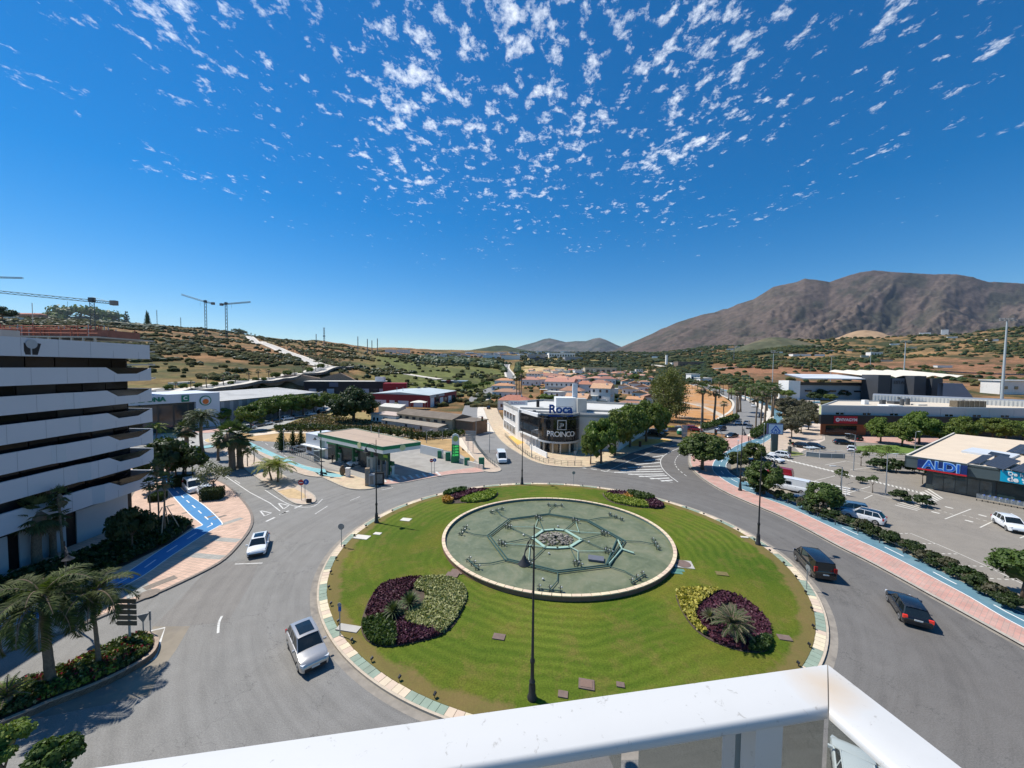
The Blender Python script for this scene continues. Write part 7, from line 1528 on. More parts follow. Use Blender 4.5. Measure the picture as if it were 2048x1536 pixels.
# hedge shrubs along the car park
hp=[(1492,975),(1510,985),(1524,992),(1545,1000),(1560,1004),(1580,1010),(1600,1018),(1612,1025),(1626,1031),(1640,1036),(1654,1042),(1668,1047),(1682,1050),(1697,1054),(1712,1062),(1724,1066),(1735,1072),(1748,1078),(1760,1083),(1776,1090),(1790,1096),(1805,1104),(1820,1110),(1838,1119),(1850,1126),(1866,1134),(1880,1142),(1898,1148),(1912,1156),(1930,1166),(1946,1174),(1962,1184),(1978,1194),(1994,1204),(2012,1216),(2030,1224)]
SHB=Proto(lambda:(lambda t:(obj('stems',(lambda m:(m.tube([(0,0,-.1),(.1,.1,.5)],.03,4),m)[1])(MB()),[BARK],t),obj('foliage',crown(random.Random(51),(.75,.75,.5),9,75,.17,.62,.8,.42),[LD],t),t)[2])(thing('hedge_shrub','','shrub')))
SHL=Proto(lambda:(lambda t:(obj('stems',(lambda m:(m.tube([(0,0,-.1),(.1,.1,.5)],.03,4),m)[1])(MB()),[BARK],t),obj('foliage',crown(random.Random(52),(.7,.7,.55),9,60,.18,.62,.8,.42,core=False),[LBR],t),t)[2])(thing('hedge_shrub','','shrub')))
for i,(px,py) in enumerate(hp):
    q=at(px,py-4,.16); (SHB if i%3 else SHL).put(tuple(q),i*1.7,f'{nth(i)} dark shrub of the car park hedge counted from the far end','shrubs of the car park hedge',(1.15*RNG.uniform(.8,1.2),1.0,RNG.uniform(.8,1.3)))
for px,py,s,lb in ((1801,1001,1.5,'rounded bush left of the white pedestrian stripes'),(1847,1012,1.5,'rounded bush right of the white pedestrian stripes'),(1722,965,1.0,'low bush under the feathery tree'),(1760,940,2.2,'long low dark hedge behind the parking bays'),(1792,942,2.2,'right part of the dark hedge behind the parking bays'),(1830,945,1.8,'flat dark hedge at the end of the lane near the shop'),(1583,890,.9,'low round bush near the tall pole sign, left'),(1596,892,.9,'low round bush near the tall pole sign, right')): q=at(px,py,.1); SHB.put(tuple(q),px*.3,lb,None,(s,s,s*.9))
for px,py,w,h,lb in ((425,998,2.6,1.7,'clipped box hedge in front of the white hatchback'),(366,972,2.4,1.7,'clipped box hedge beside the grey-white car'),(316,1000,1.5,1.0,'clipped hedge in the shade')):
    q=at(px,py,.1); t=thing('box_hedge',lb,'hedge',(q.x,q.y,.1),.3); mb=MB(); mb.box((0,0,h/2),(w*.85,1.6,h*.85)); rng=random.Random(px)
    for i in range(1500):
        f=rng.randrange(5); x,y,z=rng.uniform(-.5,.5)*w,rng.uniform(-.5,.5)*1.9,rng.uniform(.05,1)*h
        if f==0:x=-w/2
        elif f==1:x=w/2
        elif f==2:y=-.95
        elif f==3:y=.95
        else:z=h
        leaf(mb,Vector((x,y,z)),.16,rng,.2)
    obj('foliage',mb,[LD],t)
bedstuff('verge_shrubs',[(1500,870),(1520,858),(1545,843),(1553,850),(1540,862),(1515,878),(1502,878)],.1,[LG,LD],3500,1.6,.5,lambda x,y,r:int(r.random()<.4),seed=6)
bedstuff('verge_shrubs',[(1400,856),(1425,850),(1448,842),(1470,834),(1480,838),(1462,846),(1430,856),(1402,862)],.1,[LG,LD],2600,1.7,.5,lambda x,y,r:int(r.random()<.4),seed=7)
bedstuff('hedge_row',[(548,859),(620,856),(700,862),(760,862),(830,874),(925,868),(930,874),(850,880),(760,870),(640,864),(550,864)],.05,[LD,LG],4500,1.6,.5,lambda x,y,r:int(r.random()<.3),seed=8)
bedstuff('tall_weeds',[(558,856),(640,830),(690,838),(760,845),(900,856),(925,862),(820,864),(700,856),(560,860)],.05,[mat('straw_tuft',(.30,.22,.10),.9,.2,1),LG,LBR],4500,.8,.5,lambda x,y,r:(0 if r.random()<.5 else (1 if r.random()<.3 else 2)),seed=9)
# ---- scrub and woods on the slopes: too many to count
def scatter(name, n, fn, mats_, seed, sub=1):
    rng=random.Random(seed); mb=MB(); k=0; tr=0
    while k<n and tr<n*30:
        tr+=1; r=fn(rng)
        if r is None: continue
        px,Y,s,m=r; x=(px-1024)/F_PX*Y; z=H(x,Y); k+=1
        mb.blob((x,Y,z+s*.35),(s*rng.uniform(.7,1.2),s*rng.uniform(.7,1.2),s*rng.uniform(.5,.85)),rng,sub,.22,m)
        for q in range(2): mb.blob((x+rng.uniform(-1,1)*s*.8,Y+rng.uniform(-1,1)*s*.8,z+s*.25),s*rng.uniform(.35,.6),rng,sub,.25,m)
    o=obj(name,mb,mats_); o['kind']='stuff'; return o
SCM=[LS,LD,leafmat('scrub_pale',(.06,.055,.02),(.115,.095,.035),.1,rough=1)]
def f_left(r):
    px=r.uniform(-60,1010); Y=math.exp(r.uniform(math.log(190),math.log(1150)))
    if px>240 and px<700 and Y<300 and (Y<215 or r.random()<.35): return None
    n=float(fbm((px-1024)/F_PX*Y/75,Y/75,4)); 
    if n<.53 and r.random()>.06: return None
    y=None; t=(Y-320)/700
    if 0<t<1 and abs(px-(652-180*t**.6))<16: return None
    return px,Y,r.uniform(.9,2.2)*(1+Y/700),r.choice([0,0,1,2])
scatter('hillside_scrub',6500,f_left,SCM,61)
def f_right(r):
    px=r.uniform(1230,2300); Y=math.exp(r.uniform(math.log(380),math.log(3200)))
    n=float(fbm((px-1024)/F_PX*Y/110+5,Y/110,4))
    if Y<720 and n<.56 and r.random()>.07: return None
    if Y>=720 and n<.48 and r.random()>.12: return None
    return px,Y,r.uniform(1.5,3.2)*(1+Y/900),r.choice([0,1,1,2])
scatter('hillside_scrub',5200,f_right,SCM,62)
def f_mid(r):
    px=r.uniform(1040,1420); Y=math.exp(r.uniform(math.log(430),math.log(2600)))
    if 1040<px<1140 and Y<700: return None
    n=float(fbm((px-1024)/F_PX*Y/60+9,Y/60,4))
    if n<.44: return None
    return px,Y,r.uniform(2.2,4.2)*(1+Y/1600),r.choice([0,1,1])
scatter('valley_woods',2600,f_mid,SCM,63)
def f_pine(r):
    px=r.choice([r.gauss(880,26),r.gauss(975,14),r.gauss(915,30)]); Y=r.uniform(620,900)
    return px,Y,r.uniform(5,8.5),r.choice([1,1,0])
scatter('pine_wood',380,f_pine,[LS,leafmat('pine_leaf',(.03,.05,.018),(.075,.095,.035),.1),LD],64,2)
scatter('pine_row',260,lambda r:(r.uniform(1470,1760),r.uniform(300,340),r.uniform(4.5,6.5),r.choice([0,1])),[LG,LT],65,2)
scatter('dark_hill_wood',900,lambda r:(r.gauss(1548,42),r.uniform(1020,1250),r.uniform(4,8),r.choice([0,1])),[LS,LD],66)
scatter('roadside_bushes',260,lambda r:(lambda t,s:(1022+s*(13+6*t)-6*t,540+t*260,r.uniform(3,5.5),r.choice([0,1])))(r.random(),r.choice([-1,1,1])),[LG,LD],67)
scatter('hilltop_trees',170,lambda r:(r.choice([r.uniform(-60,10),r.uniform(75,240),r.uniform(235,330)]),r.uniform(730,800),r.uniform(4,8),1),SCM,68)
scatter('village_trees',120,lambda r:(r.uniform(1050,1320),r.uniform(180,330),r.uniform(1.0,2.0),r.choice([0,1])),[LG,LD],69)
for i,(px,by,ty,pr,h0) in enumerate(((168,640,614,UMB,7),(96,643,622,WASH2,10.2),(5,646,614,DRK,5.5),(1300,752,733,WIL,15),(1225,806,785,DRK,5.5),(1095,815,788,UMB,7),(1020,818,795,DRK,5.5),(1185,770,757,DRK,5.5),(1388,748,738,UMB,7),(1270,765,748,UMB,7))): plant(pr,h0,px,by,ty,['flat-topped pine standing above the hilltop trees','palm above the hilltop hedge beside the pink villa','dark tree at the far left edge of the hilltop','yellowish tree behind the village roofs','dark small tree beside the white village houses','broad green tree behind the showroom roof','round dark tree beside the terracotta house nearest the street','small dark tree in the middle of the village','green tree beside the white villa','yellow-green tree behind the terraced houses'][i],None,wf=1.3 if i==5 else 1.0)
# ------------------------------------------------------------------ fountain
def fountain():
    t=thing('fountain','large round fountain basin with green floor and cream rim in the lawn','fountain',(0,0,0)); n=120
    o=ell(FTN,n); fl=MB(); fz=.5; I=ell(FTN,n,1,-.3)
    fl.add([(x,y,fz) for x,y in I],[tuple(range(n))]); m,tt,b=newmat('basin_floor'); geo=N('ShaderNodeNewGeometry',tt); a=noise(geo.outputs['Position'],.35,6,.65,.8,tt); c=ramp(a.outputs[0],[(.32,(.095,.115,.058)),(.5,(.14,.158,.085)),(.68,(.195,.195,.115))],tt).outputs[0]
    a2=noise(geo.outputs['Position'],1.7,5,.7,.5,tt); c=mixc(tt,ramp(a2.outputs[0],[(.52,0),(.7,.5)],tt).outputs[0],c,(.24,.25,.17)); tt.links.new(c,b.inputs['Base Color']); b.inputs['Roughness'].default_value=.45; obj('basin_floor',fl,[m],t)
    rim=mat('rim_stone',(.66,.52,.37),.75,.08,2,objvar=.06); ns=96
    for i in range(ns):
        a0=2*math.pi*i/ns; a1=2*math.pi*(i+1)/ns-.004; mb=MB(); q=[(FTN[0]+(FTN[2]+d)*math.cos(a),FTN[1]+(FTN[3]+d)*math.sin(a)) for a,d in ((a0,.03),(a1,.03),(a1,-.34),(a0,-.34))]; mb.prism(q,.74,.83); obj('rim_stone',mb,[rim],t)
    w=MB(); A=ell(FTN,n,1,-.03); B=ell(FTN,n,1,-.3); w.add([(x,y,.1) for x,y in A]+[(x,y,.76) for x,y in A],[(i,(i+1)%n,n+(i+1)%n,n+i) for i in range(n)]); obj('outer_wall',w,[mat('basin_brown',(.22,.13,.09),.8,.1,2)],t)
    w=MB(); w.add([(x,y,.45) for x,y in B]+[(x,y,.76) for x,y in B],[((i+1)%n,i,n+i,n+(i+1)%n) for i in range(n)]); obj('inner_wall',w,[mat('basin_teal',(.10,.17,.16),.6,.1,2)],t)
    z=.66; at_=lambda p:at(p[0],p[1],z)
    pg=mat('pipe_green',(.05,.10,.085),.45,.15,2); pm=mat('pipe_mint',(.30,.44,.36),.6,.12,2); nz=mat('nozzle_bronze',(.16,.17,.13),.35,.2,3,metal=.4); sil=mat('nozzle_silver',(.55,.56,.52),.3,.1,3,metal=.5)
    oc=[at_(p) for p in ((974.3,1071.3),(1018,1037.7),(1097.3,1027.5),(1176.4,1040),(1250.8,1081.6),(1218.6,1132.4),(1115.9,1145),(1010.4,1119.7))]; cen=sum(oc,Vector((0,0,0)))/8
    for i in range(8):
        for k in (1.0,.955): mb=MB(); a=cen+(oc[i]-cen)*k; b_=cen+(oc[(i+1)%8]-cen)*k; mb.tube([a,b_],.07,6); obj('pipe',mb,[pg],t)
    ic=[at_(p) for p in ((1065,1074.8),(1086.6,1060),(1109,1058),(1129.5,1059.5),(1162.7,1078.7),(1139.3,1093.3),(1115,1095),(1090.5,1094.3))]
    for i in range(8): mb=MB(); a,b_=ic[i],ic[(i+1)%8]; d=(b_-a).normalized(); mb.box(((a+b_)/2)[:2]+(z-.04,),((b_-a).length+.2,.34,.1),math.atan2(d.y,d.x)); obj('channel',mb,[pm],t)
    c0=at_((1112,1076)); rng=random.Random(4)
    for i in range(190):
        r=rng.random()**.5; a=rng.uniform(0,6.28); p=(c0.x+math.cos(a)*r*1.95,c0.y+math.sin(a)*r*1.75,.58+.35*(1-r)); mb=MB(); s=rng.uniform(.09,.2); mb.blob(p,(s,s*.8,s*.7),rng,1,.3); obj('stone',mb,[mat('heap_stone',(.22,.20,.17),.85,.3,4,objvar=.5)],t)
    def noz(parent,p,h,ball=True):
        mb=MB(); mb.tube([(p.x,p.y,.5),(p.x,p.y,.5+h)],.05,5); mb.tube([(p.x-.2,p.y,.5+h*.6),(p.x+.2,p.y,.5+h*.6)],.04,4); obj('nozzle',mb,[nz],parent)
        if ball: mb=MB(); mb.blob((p.x+.1,p.y-.1,.5+h*.8),.1,random.Random(1),1,.02); obj('lamp',mb,[sil],parent)
    mid=[(1017,1053),(1076.8,1035.7),(1151,1041.6),(1209.6,1067),(1217,1102),(1155.9,1127.5),(1057,1127),(1004.5,1086.5)]
    for i,p in enumerate(mid):
        q=at_(p)
        mb=MB(); mb.tube([q,ic[[0,1,3,4,4,5,7,0][i]]],.045,5); obj('pipe',mb,[pg],t)
        j=at_([(1070,1054),(1070,1054),(1158,1064),(1158,1064),(1156,1102),(1156,1102),(1060,1090),(1060,1090)][i]); mb=MB(); mb.tube([q,j],.04,5); obj('pipe',mb,[pm],t)
        cl=thing('nozzle_cluster',f'cluster of spray nozzles in the inner ring of the fountain, {["upper left","upper left of centre","upper right of centre","upper right","right","lower right","lower left near the lamp","left"][i]}','nozzles',(0,0,0),0,'inner spray nozzle clusters')
        for k in range(7): a=k*.9; noz(cl,q+Vector((math.cos(a)*.42,math.sin(a)*.42,0)) if k else q,rng.uniform(.35,.6),k%3==0)
    for j,ks in (((1070,1054),1),((1158,1064),3),((1156,1102),5),((1060,1090),7)): mb=MB(); mb.tube([at_(j),ic[ks]],.06,5); obj('pipe',mb,[pm],t)
    out_=[(993.8,1021),(1110,1010.3),(1231.3,1033.8),(1311.4,1088.4),(1276.2,1156.8),(1099.3,1179.3),(946,1127.5),(926.4,1061)]
    for i,p in enumerate(out_):
        q=at_(p); r=(q-cen); r.z=0; r.normalize(); s=Vector((-r.y,r.x,0)); o8=oc[[1,2,3,4,5,6,7,0][i]]
        mb=MB(); mid_=(q+o8)/2+s*.3; mb.tube([q,mid_,o8],.045,5); obj('pipe',mb,[pg],t)
        cl=thing('nozzle_row',f'row of three spray nozzles near the fountain rim, {["far left","far centre","far right","right","near right","near centre","near left","left"][i]}','nozzles',(0,0,0),0,'outer spray nozzle rows')
        mb=MB(); mb.tube([q-s*1.15,q+s*1.15],.06,5); obj('bar',mb,[pg],cl)
        for k in (-1,0,1): noz(cl,q+s*k*.95-r*.15,.55); noz(cl,q+s*k*.95+r*.2,.35,False)
    for k,(a,b_) in enumerate((((1236,1080),(1244,1098)),((1244,1098),(1268,1106)),((1244,1098),(1218,1128)),((1234,1078),(1213,1128)))): mb=MB(); mb.tube([at_(a),at_(b_)],.09,6); obj('pipe',mb,[pm if k<3 else pg],t)
    for k,p in enumerate(((1116,1052),(1178,1083),(1098,1106),(1047,1069),(1086,1157))): q=at_(p); mb=MB(); mb.blob((q.x,q.y,.62),.14,rng,1,.05); obj('lamp',mb,[sil],t)
    q=at_((1192,1117)); b2=thing('pump_box','flat grey equipment box lying on the fountain floor','box',(q.x,q.y,.5),-.25); mb=MB(); mb.box((0,0,.1),(1.5,.95,.2)); obj('body',mb,[mat('box_blue_grey',(.12,.13,.155),.6,.05,2)],b2); mb=MB(); mb.box((0,0,.22),(1.6,1.0,.05)); obj('lid',mb,[mat('box_blue_grey',(.2,.2,.2))],b2)
fountain()
# manhole covers and little slabs in the lawn
k_=0
for px,py,w,d,m_,lb in ((1366,1128,1.9,1.6,CONC,'concrete slab with rusty round cover beside the fountain rim'),(1353,1145,1.1,.5,mat('green_grate',(.10,.22,.17),.6,.1,3),'green grate against the right foot of the fountain'),(1357,1140,1.1,.5,MATS['green_grate'],'second green grate beside the fountain foot'),(905,1149,1.2,.8,mat('rust_cover',(.17,.12,.10),.8,.15,3),'rusty square cover left of the fountain'),(914,1143,1.2,.8,MATS['rust_cover'],'rusty cover touching the fountain rim on the left'),(998,1273,.9,.6,MATS['rust_cover'],'round dark cover in the lawn below the fountain'),(1173,1368,1.0,.8,MATS['rust_cover'],'square cover with pale frame close to the balcony rail'),(1241,1369,.5,.4,MATS['rust_cover'],'small round cover close to the balcony rail'),(1126,1388,.6,.5,MATS['rust_cover'],'small grey cover half hidden by the balcony rail'),(1569,1275,.9,.6,MATS['rust_cover'],'round cover in a bare patch at the right of the lawn'),(812,1039,1.3,.9,CONCL,'pale square slab in the lawn at the upper left'),(724,1074,1.8,1.0,CONCL,'pale slab in the lawn near the round sign'),(755,1067,.9,.6,CONCL,'small pale slab right of the one near the round sign'),(697,1256,1.8,.7,CONC,'broken paving strip crossing the border at the lower left'),(1489,1074,.8,.4,CONCL,'white slab at the foot of the right lamp'),(1444,1147,1.1,.7,mat('bare_soil',(.16,.13,.05),.95,.2,3),'faint bare spot right of the fountain')):
    q=at(px,py,.3); z=lawn_z(q.x,q.y); q=at(px,py,z+.05); t=thing('access_cover',lb,'cover',(q.x,q.y,z),-.2); mb=MB(); mb.box((0,0,.03),(w,d,.08)); obj('slab',mb,[m_],t)
    if px==1366: mb=MB(); mb.lathe((0,0,.05),[(.75,0),(.75,.05)],16); obj('cover',mb,[MATS['rust_cover']],t)
    if px==1173: mb=MB(); mb.box((0,0,.05),(w*.75,d*.7,.08)); obj('cover',mb,[mat('brown_cover',(.2,.13,.1),.8,.1,3)],t)
# ------------------------------------------------------------------ lamps
LK=mat('lamp_black',(.03,.03,.033),.45,.1,3)
def ornate():
    t=thing('street_lamp','','street lamp'); mb=MB(); mb.lathe((0,0,0),[(.30,-.1),(.30,.25),(.22,.35),(.20,1.0),(.17,1.1),(.2,1.2),(.12,1.35),(.11,2.3),(.15,2.4),(.15,2.55),(.09,2.7),(.075,5),(.055,9),(.04,10.7),(.05,10.75),(.0,11.0)],10); obj('pole',mb,[LK],t,True,40)
    mb=MB(); mb.tube([(0,0,9.3),(.35,0,9.75),(.9,0,10.0),(1.35,0,9.95),(1.5,0,9.75)],.04,5); mb.tube([(0,0,10.2),(.5,0,10.35),(1.1,0,10.2),(1.4,0,9.95)],.028,5)
    for r,c in ((.2,(.4,10.02)),(.14,(.95,10.18))): mb.tube([(c[0]+r*math.cos(a),0,c[1]+r*math.sin(a)) for a in np.linspace(0,5.5,10)],.022,4)
    obj('arm',mb,[LK],t); mb=MB(); mb.lathe((1.5,0,9.2),[(.32,0),(.36,.05),(.3,.14),(.16,.3),(.11,.45),(.04,.56)],14); l=obj('lantern',mb,[LK],t,True,40); mb=MB(); mb.lathe((1.5,0,9.1),[(.08,0),(.24,.04),(.3,.1)],12); obj('glass',mb,[mat('lamp_glass',(.5,.52,.5),.2,.05,2)],l,True)
    return t
ORN=Proto(ornate)
for px,py,lb in ((1064,1400,'tall black lamp post in the foreground, standing on the near border'),(753,1046,'black lamp post on the left border of the lawn'),(1516,1090,'black lamp post on the right border of the lawn'),(1044,969,'black lamp post on the far border of the lawn')):
    q=at(px,py,.1); ORN.put(tuple(q),math.atan2(q.y-ISL[1],q.x-ISL[0])-(.25 if py==1400 else 0),lb,'ornate lamp posts around the lawn')
for px,py,top,lb,a in ((1480,981,852,'dark ornate lamp post on the east pavement',0.8),(643,951,868,'dark lamp post at the filling station corner',2.8),(367,948,890,'dark lamp post beside the parked cars',1.0),(136,1246,1128,'ornate lamp post in the shade of the pavement, lower left',-.6)):
    q=at(px,py,.12); h=zat(px,top,q.y).z; ORN.put(tuple(q),a,lb,None,(1,1,max(.6,min(1.1,h/11))))
def modern(two=False):
    def b():
        t=thing('street_light','','street light'); mb=MB(); mb.tube([(0,0,-.1),(0,0,4),(0,0,8)],[.09,.07,.05],7); obj('pole',mb,[GREY],t); mb=MB(); mb.tube([(0,0,7.9),(.5,0,8.1),(1.0,0,8.1)],.04,5); obj('arm',mb,[GREY],t); mb=MB(); mb.box((1.2,0,8.1),(.8,.28,.1)); obj('lamp_head',mb,[mat('lamp_pale',(.55,.56,.55),.4,.05,2)],t)
        if two: mb=MB(); mb.tube([(0,0,7.9),(-.5,0,8.1),(-1,0,8.1)],.04,5); mb.box((-1.2,0,8.1),(.8,.28,.1)); obj('second_head',mb,[MATS['lamp_pale']],t)
        return t
    return Proto(b)
MOD=modern()
for i,(px,by,ty,a,lb) in enumerate(((1680,1026,932,3,'grey car park light behind the blue car'),(1771,990,907,0,'grey car park light between the young trees'),(1707,941,868,2.6,'grey car park light behind the dashed crossing'),(1829,912,863,.3,'grey car park light in front of the green gym trees'),(1474,945,882,1,'thin grey pole next to the ornate lamp on the east pavement'),(1527,898,848,1,'grey street light beside the blue shop totem'),(979,905,848,2,'grey street light on the far side of the white van'),(1063,915,860,.5,'thin grey light before the showroom wing'),(1443,897,865,2.4,'grey light beside the traffic signal'),(1401,878,812,2,'slim light at the foot of the dry slope'),(1028,868,830,1.5,'slim light on the village street pavement'),(997,828,795,1.5,'slim light further up the village street'),(560,858,820,2,'thin light among the warehouse trees, left'),(622,862,836,1,'thin light behind the weedy field'),(568,908,860,2,'dark pole at the left of the filling station plot'),(853,886,860,.4,'thin light in the dry field right of the canopy'),(885,880,858,.4,'second thin light in the dry field'),(1240,772,712,1,'tall thin pole above the village roofs'),(1497,800,745,1,'pale pole among the avenue palms'),(1620,760,722,.5,'pale pole in front of the grandstand'))):
    q=G(px,by) if by<860 else at(px,by,.05); h=zat(px,ty,q.y).z-q.z; MOD.put(tuple(q),a,lb,None,(1,1,h/8.15))
# garden spotlights pushed in along the border
SPT=Proto(lambda:(lambda t:(obj('spike',(lambda m:(m.tube([(0,0,-.1),(0,0,.25)],.03,4),m)[1])(MB()),[LK],t),obj('lamp',(lambda m:(m.tube([(0,-.1,.26),(0,.13,.34)],[.1,.12],7),m)[1])(MB()),[LK],t),t)[2])(thing('garden_spotlight','','spotlight')))
for i in range(52):
    a=math.pi*(.5+2*(i+.5)/52); x=ISL[0]+(ISL[2]-.95)*math.cos(a); y=ISL[1]+(ISL[3]-.95)*math.sin(a)
    if y<22: continue
    SPT.put((x,y,.14),a+1.57,f'{nth(i)} small black spotlight on the lawn border counting left from the far lamp','small spotlights on the lawn border',(.8,.8,.9))
# ------------------------------------------------------------------ signs
def post(t,h,r=.04,m=None): mb=MB(); mb.tube([(0,0,-.1),(0,0,h)],r,6); obj('post',mb,[m or GREY],t)
def disc(t,z,r,m,x=0,y=-.06,name='sign_disc'): mb=MB(); mb.add([(x+r*math.cos(a),y,z+r*math.sin(a)) for a in np.linspace(0,2*math.pi,20,endpoint=False)]+[(x+r*math.cos(a),y+.03,z+r*math.sin(a)) for a in np.linspace(0,2*math.pi,20,endpoint=False)],[tuple(range(20))[::-1],tuple(range(20,40))]+[(i,(i+1)%20,20+(i+1)%20,20+i) for i in range(20)]); return obj(name,mb,[m],t)
SR=mat('sign_red_face',(.5,.03,.03),.5,.02,1); SB=mat('sign_blue_face',(.02,.12,.42),.5,.02,1); SGR=mat('sign_back',(.30,.31,.32),.5,.05,2,metal=.3); BRD=mat('sign_board_dark',(.13,.12,.095),.6,.05,2)
q=at(683,1094,.1); t=thing('road_sign','round road sign seen from behind on the left border','road sign',tuple(q)); post(t,2.2); disc(t,2.35,.35,SGR)
q=at(680,1272,.1); t=thing('road_sign','narrow blue sign at the lower left border beside the broken paving','road sign',tuple(q)); post(t,2.0); mb=MB(); mb.box((0,0,2.15),(.2,.06,.45)); obj('board',mb,[SB],t); disc(t,2.45,.15,SGR)
q=at(1613,1178,.1); t=thing('road_sign','thin sign edge-on at the right border near the black van','road sign',tuple(q),1.5); post(t,2.0); disc(t,2.0,.3,SGR)
q=at(1147,968,.1); t=thing('road_sign','thin sign at the far border of the lawn','road sign',tuple(q)); post(t,2.0); disc(t,2.0,.28,SGR)
q=at(1150,931,.12); t=thing('road_sign','pale direction sign on the pavement in front of the showroom','road sign',tuple(q)); post(t,2.7); mb=MB(); mb.box((0,0,2.8),(.5,.06,.5)); obj('board',mb,[SGR],t)
for px,py,lb in ((603,1001,'no-entry sign with blue arrow sign at the nose of the median island'),(863,950,'no-entry and blue arrow signs at the filling station exit')):
    q=at(px,py,.12); t=thing('road_sign',lb,'road sign',tuple(q)); post(t,2.6); mb=MB(); mb.tube([(.55,0,-.1),(.55,0,2.6)],.04,6); obj('post',mb,[GREY],t); k=1.0 if px==603 else .8
    disc(t,2.75,.42*k,SR); mb=MB(); mb.box((0,-.09,2.75),(.5*k,.02,.13)); obj('white_bar',mb,[WHITE],t); disc(t,2.85,.42*k,SB,x=.75*k); mb=MB(); mb.box((.75*k,-.09,2.85),(.1,.02,.35)); obj('white_arrow',mb,[WHITE],t)
q=at(618,1006,.1); t=thing('fallen_board','black chevron board leaning at the nose of the median island','board',tuple(q),.1); mb=MB(); mb.box((0,0,.35),(.75,.12,.55)); obj('panel',mb,[BLACK],t)
# direction sign with five dark arrow boards
q=at(257,1283,.4); t=thing('direction_sign','grey post with five dark arrow-shaped direction boards seen from behind','direction sign',tuple(q)); h=zat(257,1197,q.y).z-.4; mb=MB(); mb.tube([(0,.1,-.1),(0,.1,h)],.07,8); obj('post',mb,[mat('post_grey',(.42,.44,.42),.5,.05,2)],t)
for k in range(5):
    z=h-.2-k*.41; mb=MB(); pts=[(-.92,0),(-.75,-.16),(.62,-.16),(.62,.16),(-.75,.16)]; mb.add([(x,-.0,z+y) for x,y in pts]+[(x,.05,z+y) for x,y in pts],[(0,1,2,3,4),(9,8,7,6,5)]+[(i,5+i,5+(i+1)%5,(i+1)%5) for i in range(5)]); obj('arrow_board',mb,[BRD],t)
q=at(287,1268,.4); t=thing('give_way_sign','triangular give way sign turned away at the tip of the flower bed','road sign',tuple(q),.5); post(t,1.0); mb=MB(); mb.add([(-.35,0,1.5),(.35,0,1.5),(0,0,.85),(-.35,.04,1.5),(.35,.04,1.5),(0,.04,.85)],[(0,2,1),(3,4,5),(0,1,4,3),(1,2,5,4),(2,0,3,5)]); obj('triangle',mb,[SGR],t)
q=at(301,1265,.4); t=thing('marker_post','slim white marker post at the tip of the flower bed','post',tuple(q)); post(t,1.6,.035); mb=MB(); mb.box((0,0,1.3),(.12,.06,.7)); obj('board',mb,[SGR],t)
# flexible black bumper around the bed tip
q=at(941,905,.1); t=thing('direction_sign','grey slatted direction sign beside the village street entry','direction sign',tuple(q)); 
for x in (-.6,.6): mb=MB(); mb.tube([(x,0,-.1),(x,0,5.2)],.07,6); obj('post',mb,[GREY],t)
for k in range(5): mb=MB(); mb.box((0,-.1,3.0+k*.5),(2.4,.06,.42)); obj('slat_board',mb,[SGR],t)
q=at(1368,888,.05); t=thing('direction_sign','tall pale slatted sign beside the green bottle bank','direction sign',tuple(q)); post(t,3.0,.07)
for k in range(6): mb=MB(); mb.box((0,-.1,2.2+k*.55),(1.5,.06,.45)); obj('slat_board',mb,[SGR],t)
# shop totem
q=at(1548,903,.1); t=thing('shop_totem','tall dark pillar sign with pale blue square head','sign',tuple(q),-.15); h=zat(1548,848,q.y).z; mb=MB(); mb.box((0,0,(h-2.6)/2),(1.4,.6,h-2.6)); obj('pillar',mb,[mat('pillar_dark',(.09,.115,.115),.5,.05,1)],t); mb=MB(); mb.box((0,0,h-1.35),(3.5,.7,2.7)); obj('head',mb,[mat('head_frame',(.03,.04,.1),.5,.05,1)],t); mb=MB(); mb.box((0,-.36,h-1.35),(3.2,.04,2.4)); obj('face',mb,[mat('head_face',(.5,.62,.75),.4,.03,1)],t)
for s in (-1,1): mb=MB(); mb.add([(s*1.2,-.4,h-1.9),(s*.85,-.4,h-1.9),(0,-.4,h-.7),(0,-.4,h-.3)],[(0,1,2,3) if s<0 else (3,2,1,0)]); obj('logo_stroke',mb,[mat('logo_blue',(.02,.12,.5),.4,.02,1)],t)
mb=MB(); mb.add([(-.4,-.4,h-1.75),(.4,-.4,h-1.75),(0,-.4,h-1.1)],[(0,1,2)]); obj('logo_stroke',mb,[MATS['logo_blue']],t); text('sign_letters','ALDI',.8,(0,-.42,h-2.2),(math.pi/2,0,0),MATS['logo_blue'],t,.01,.02,sx=1.2)
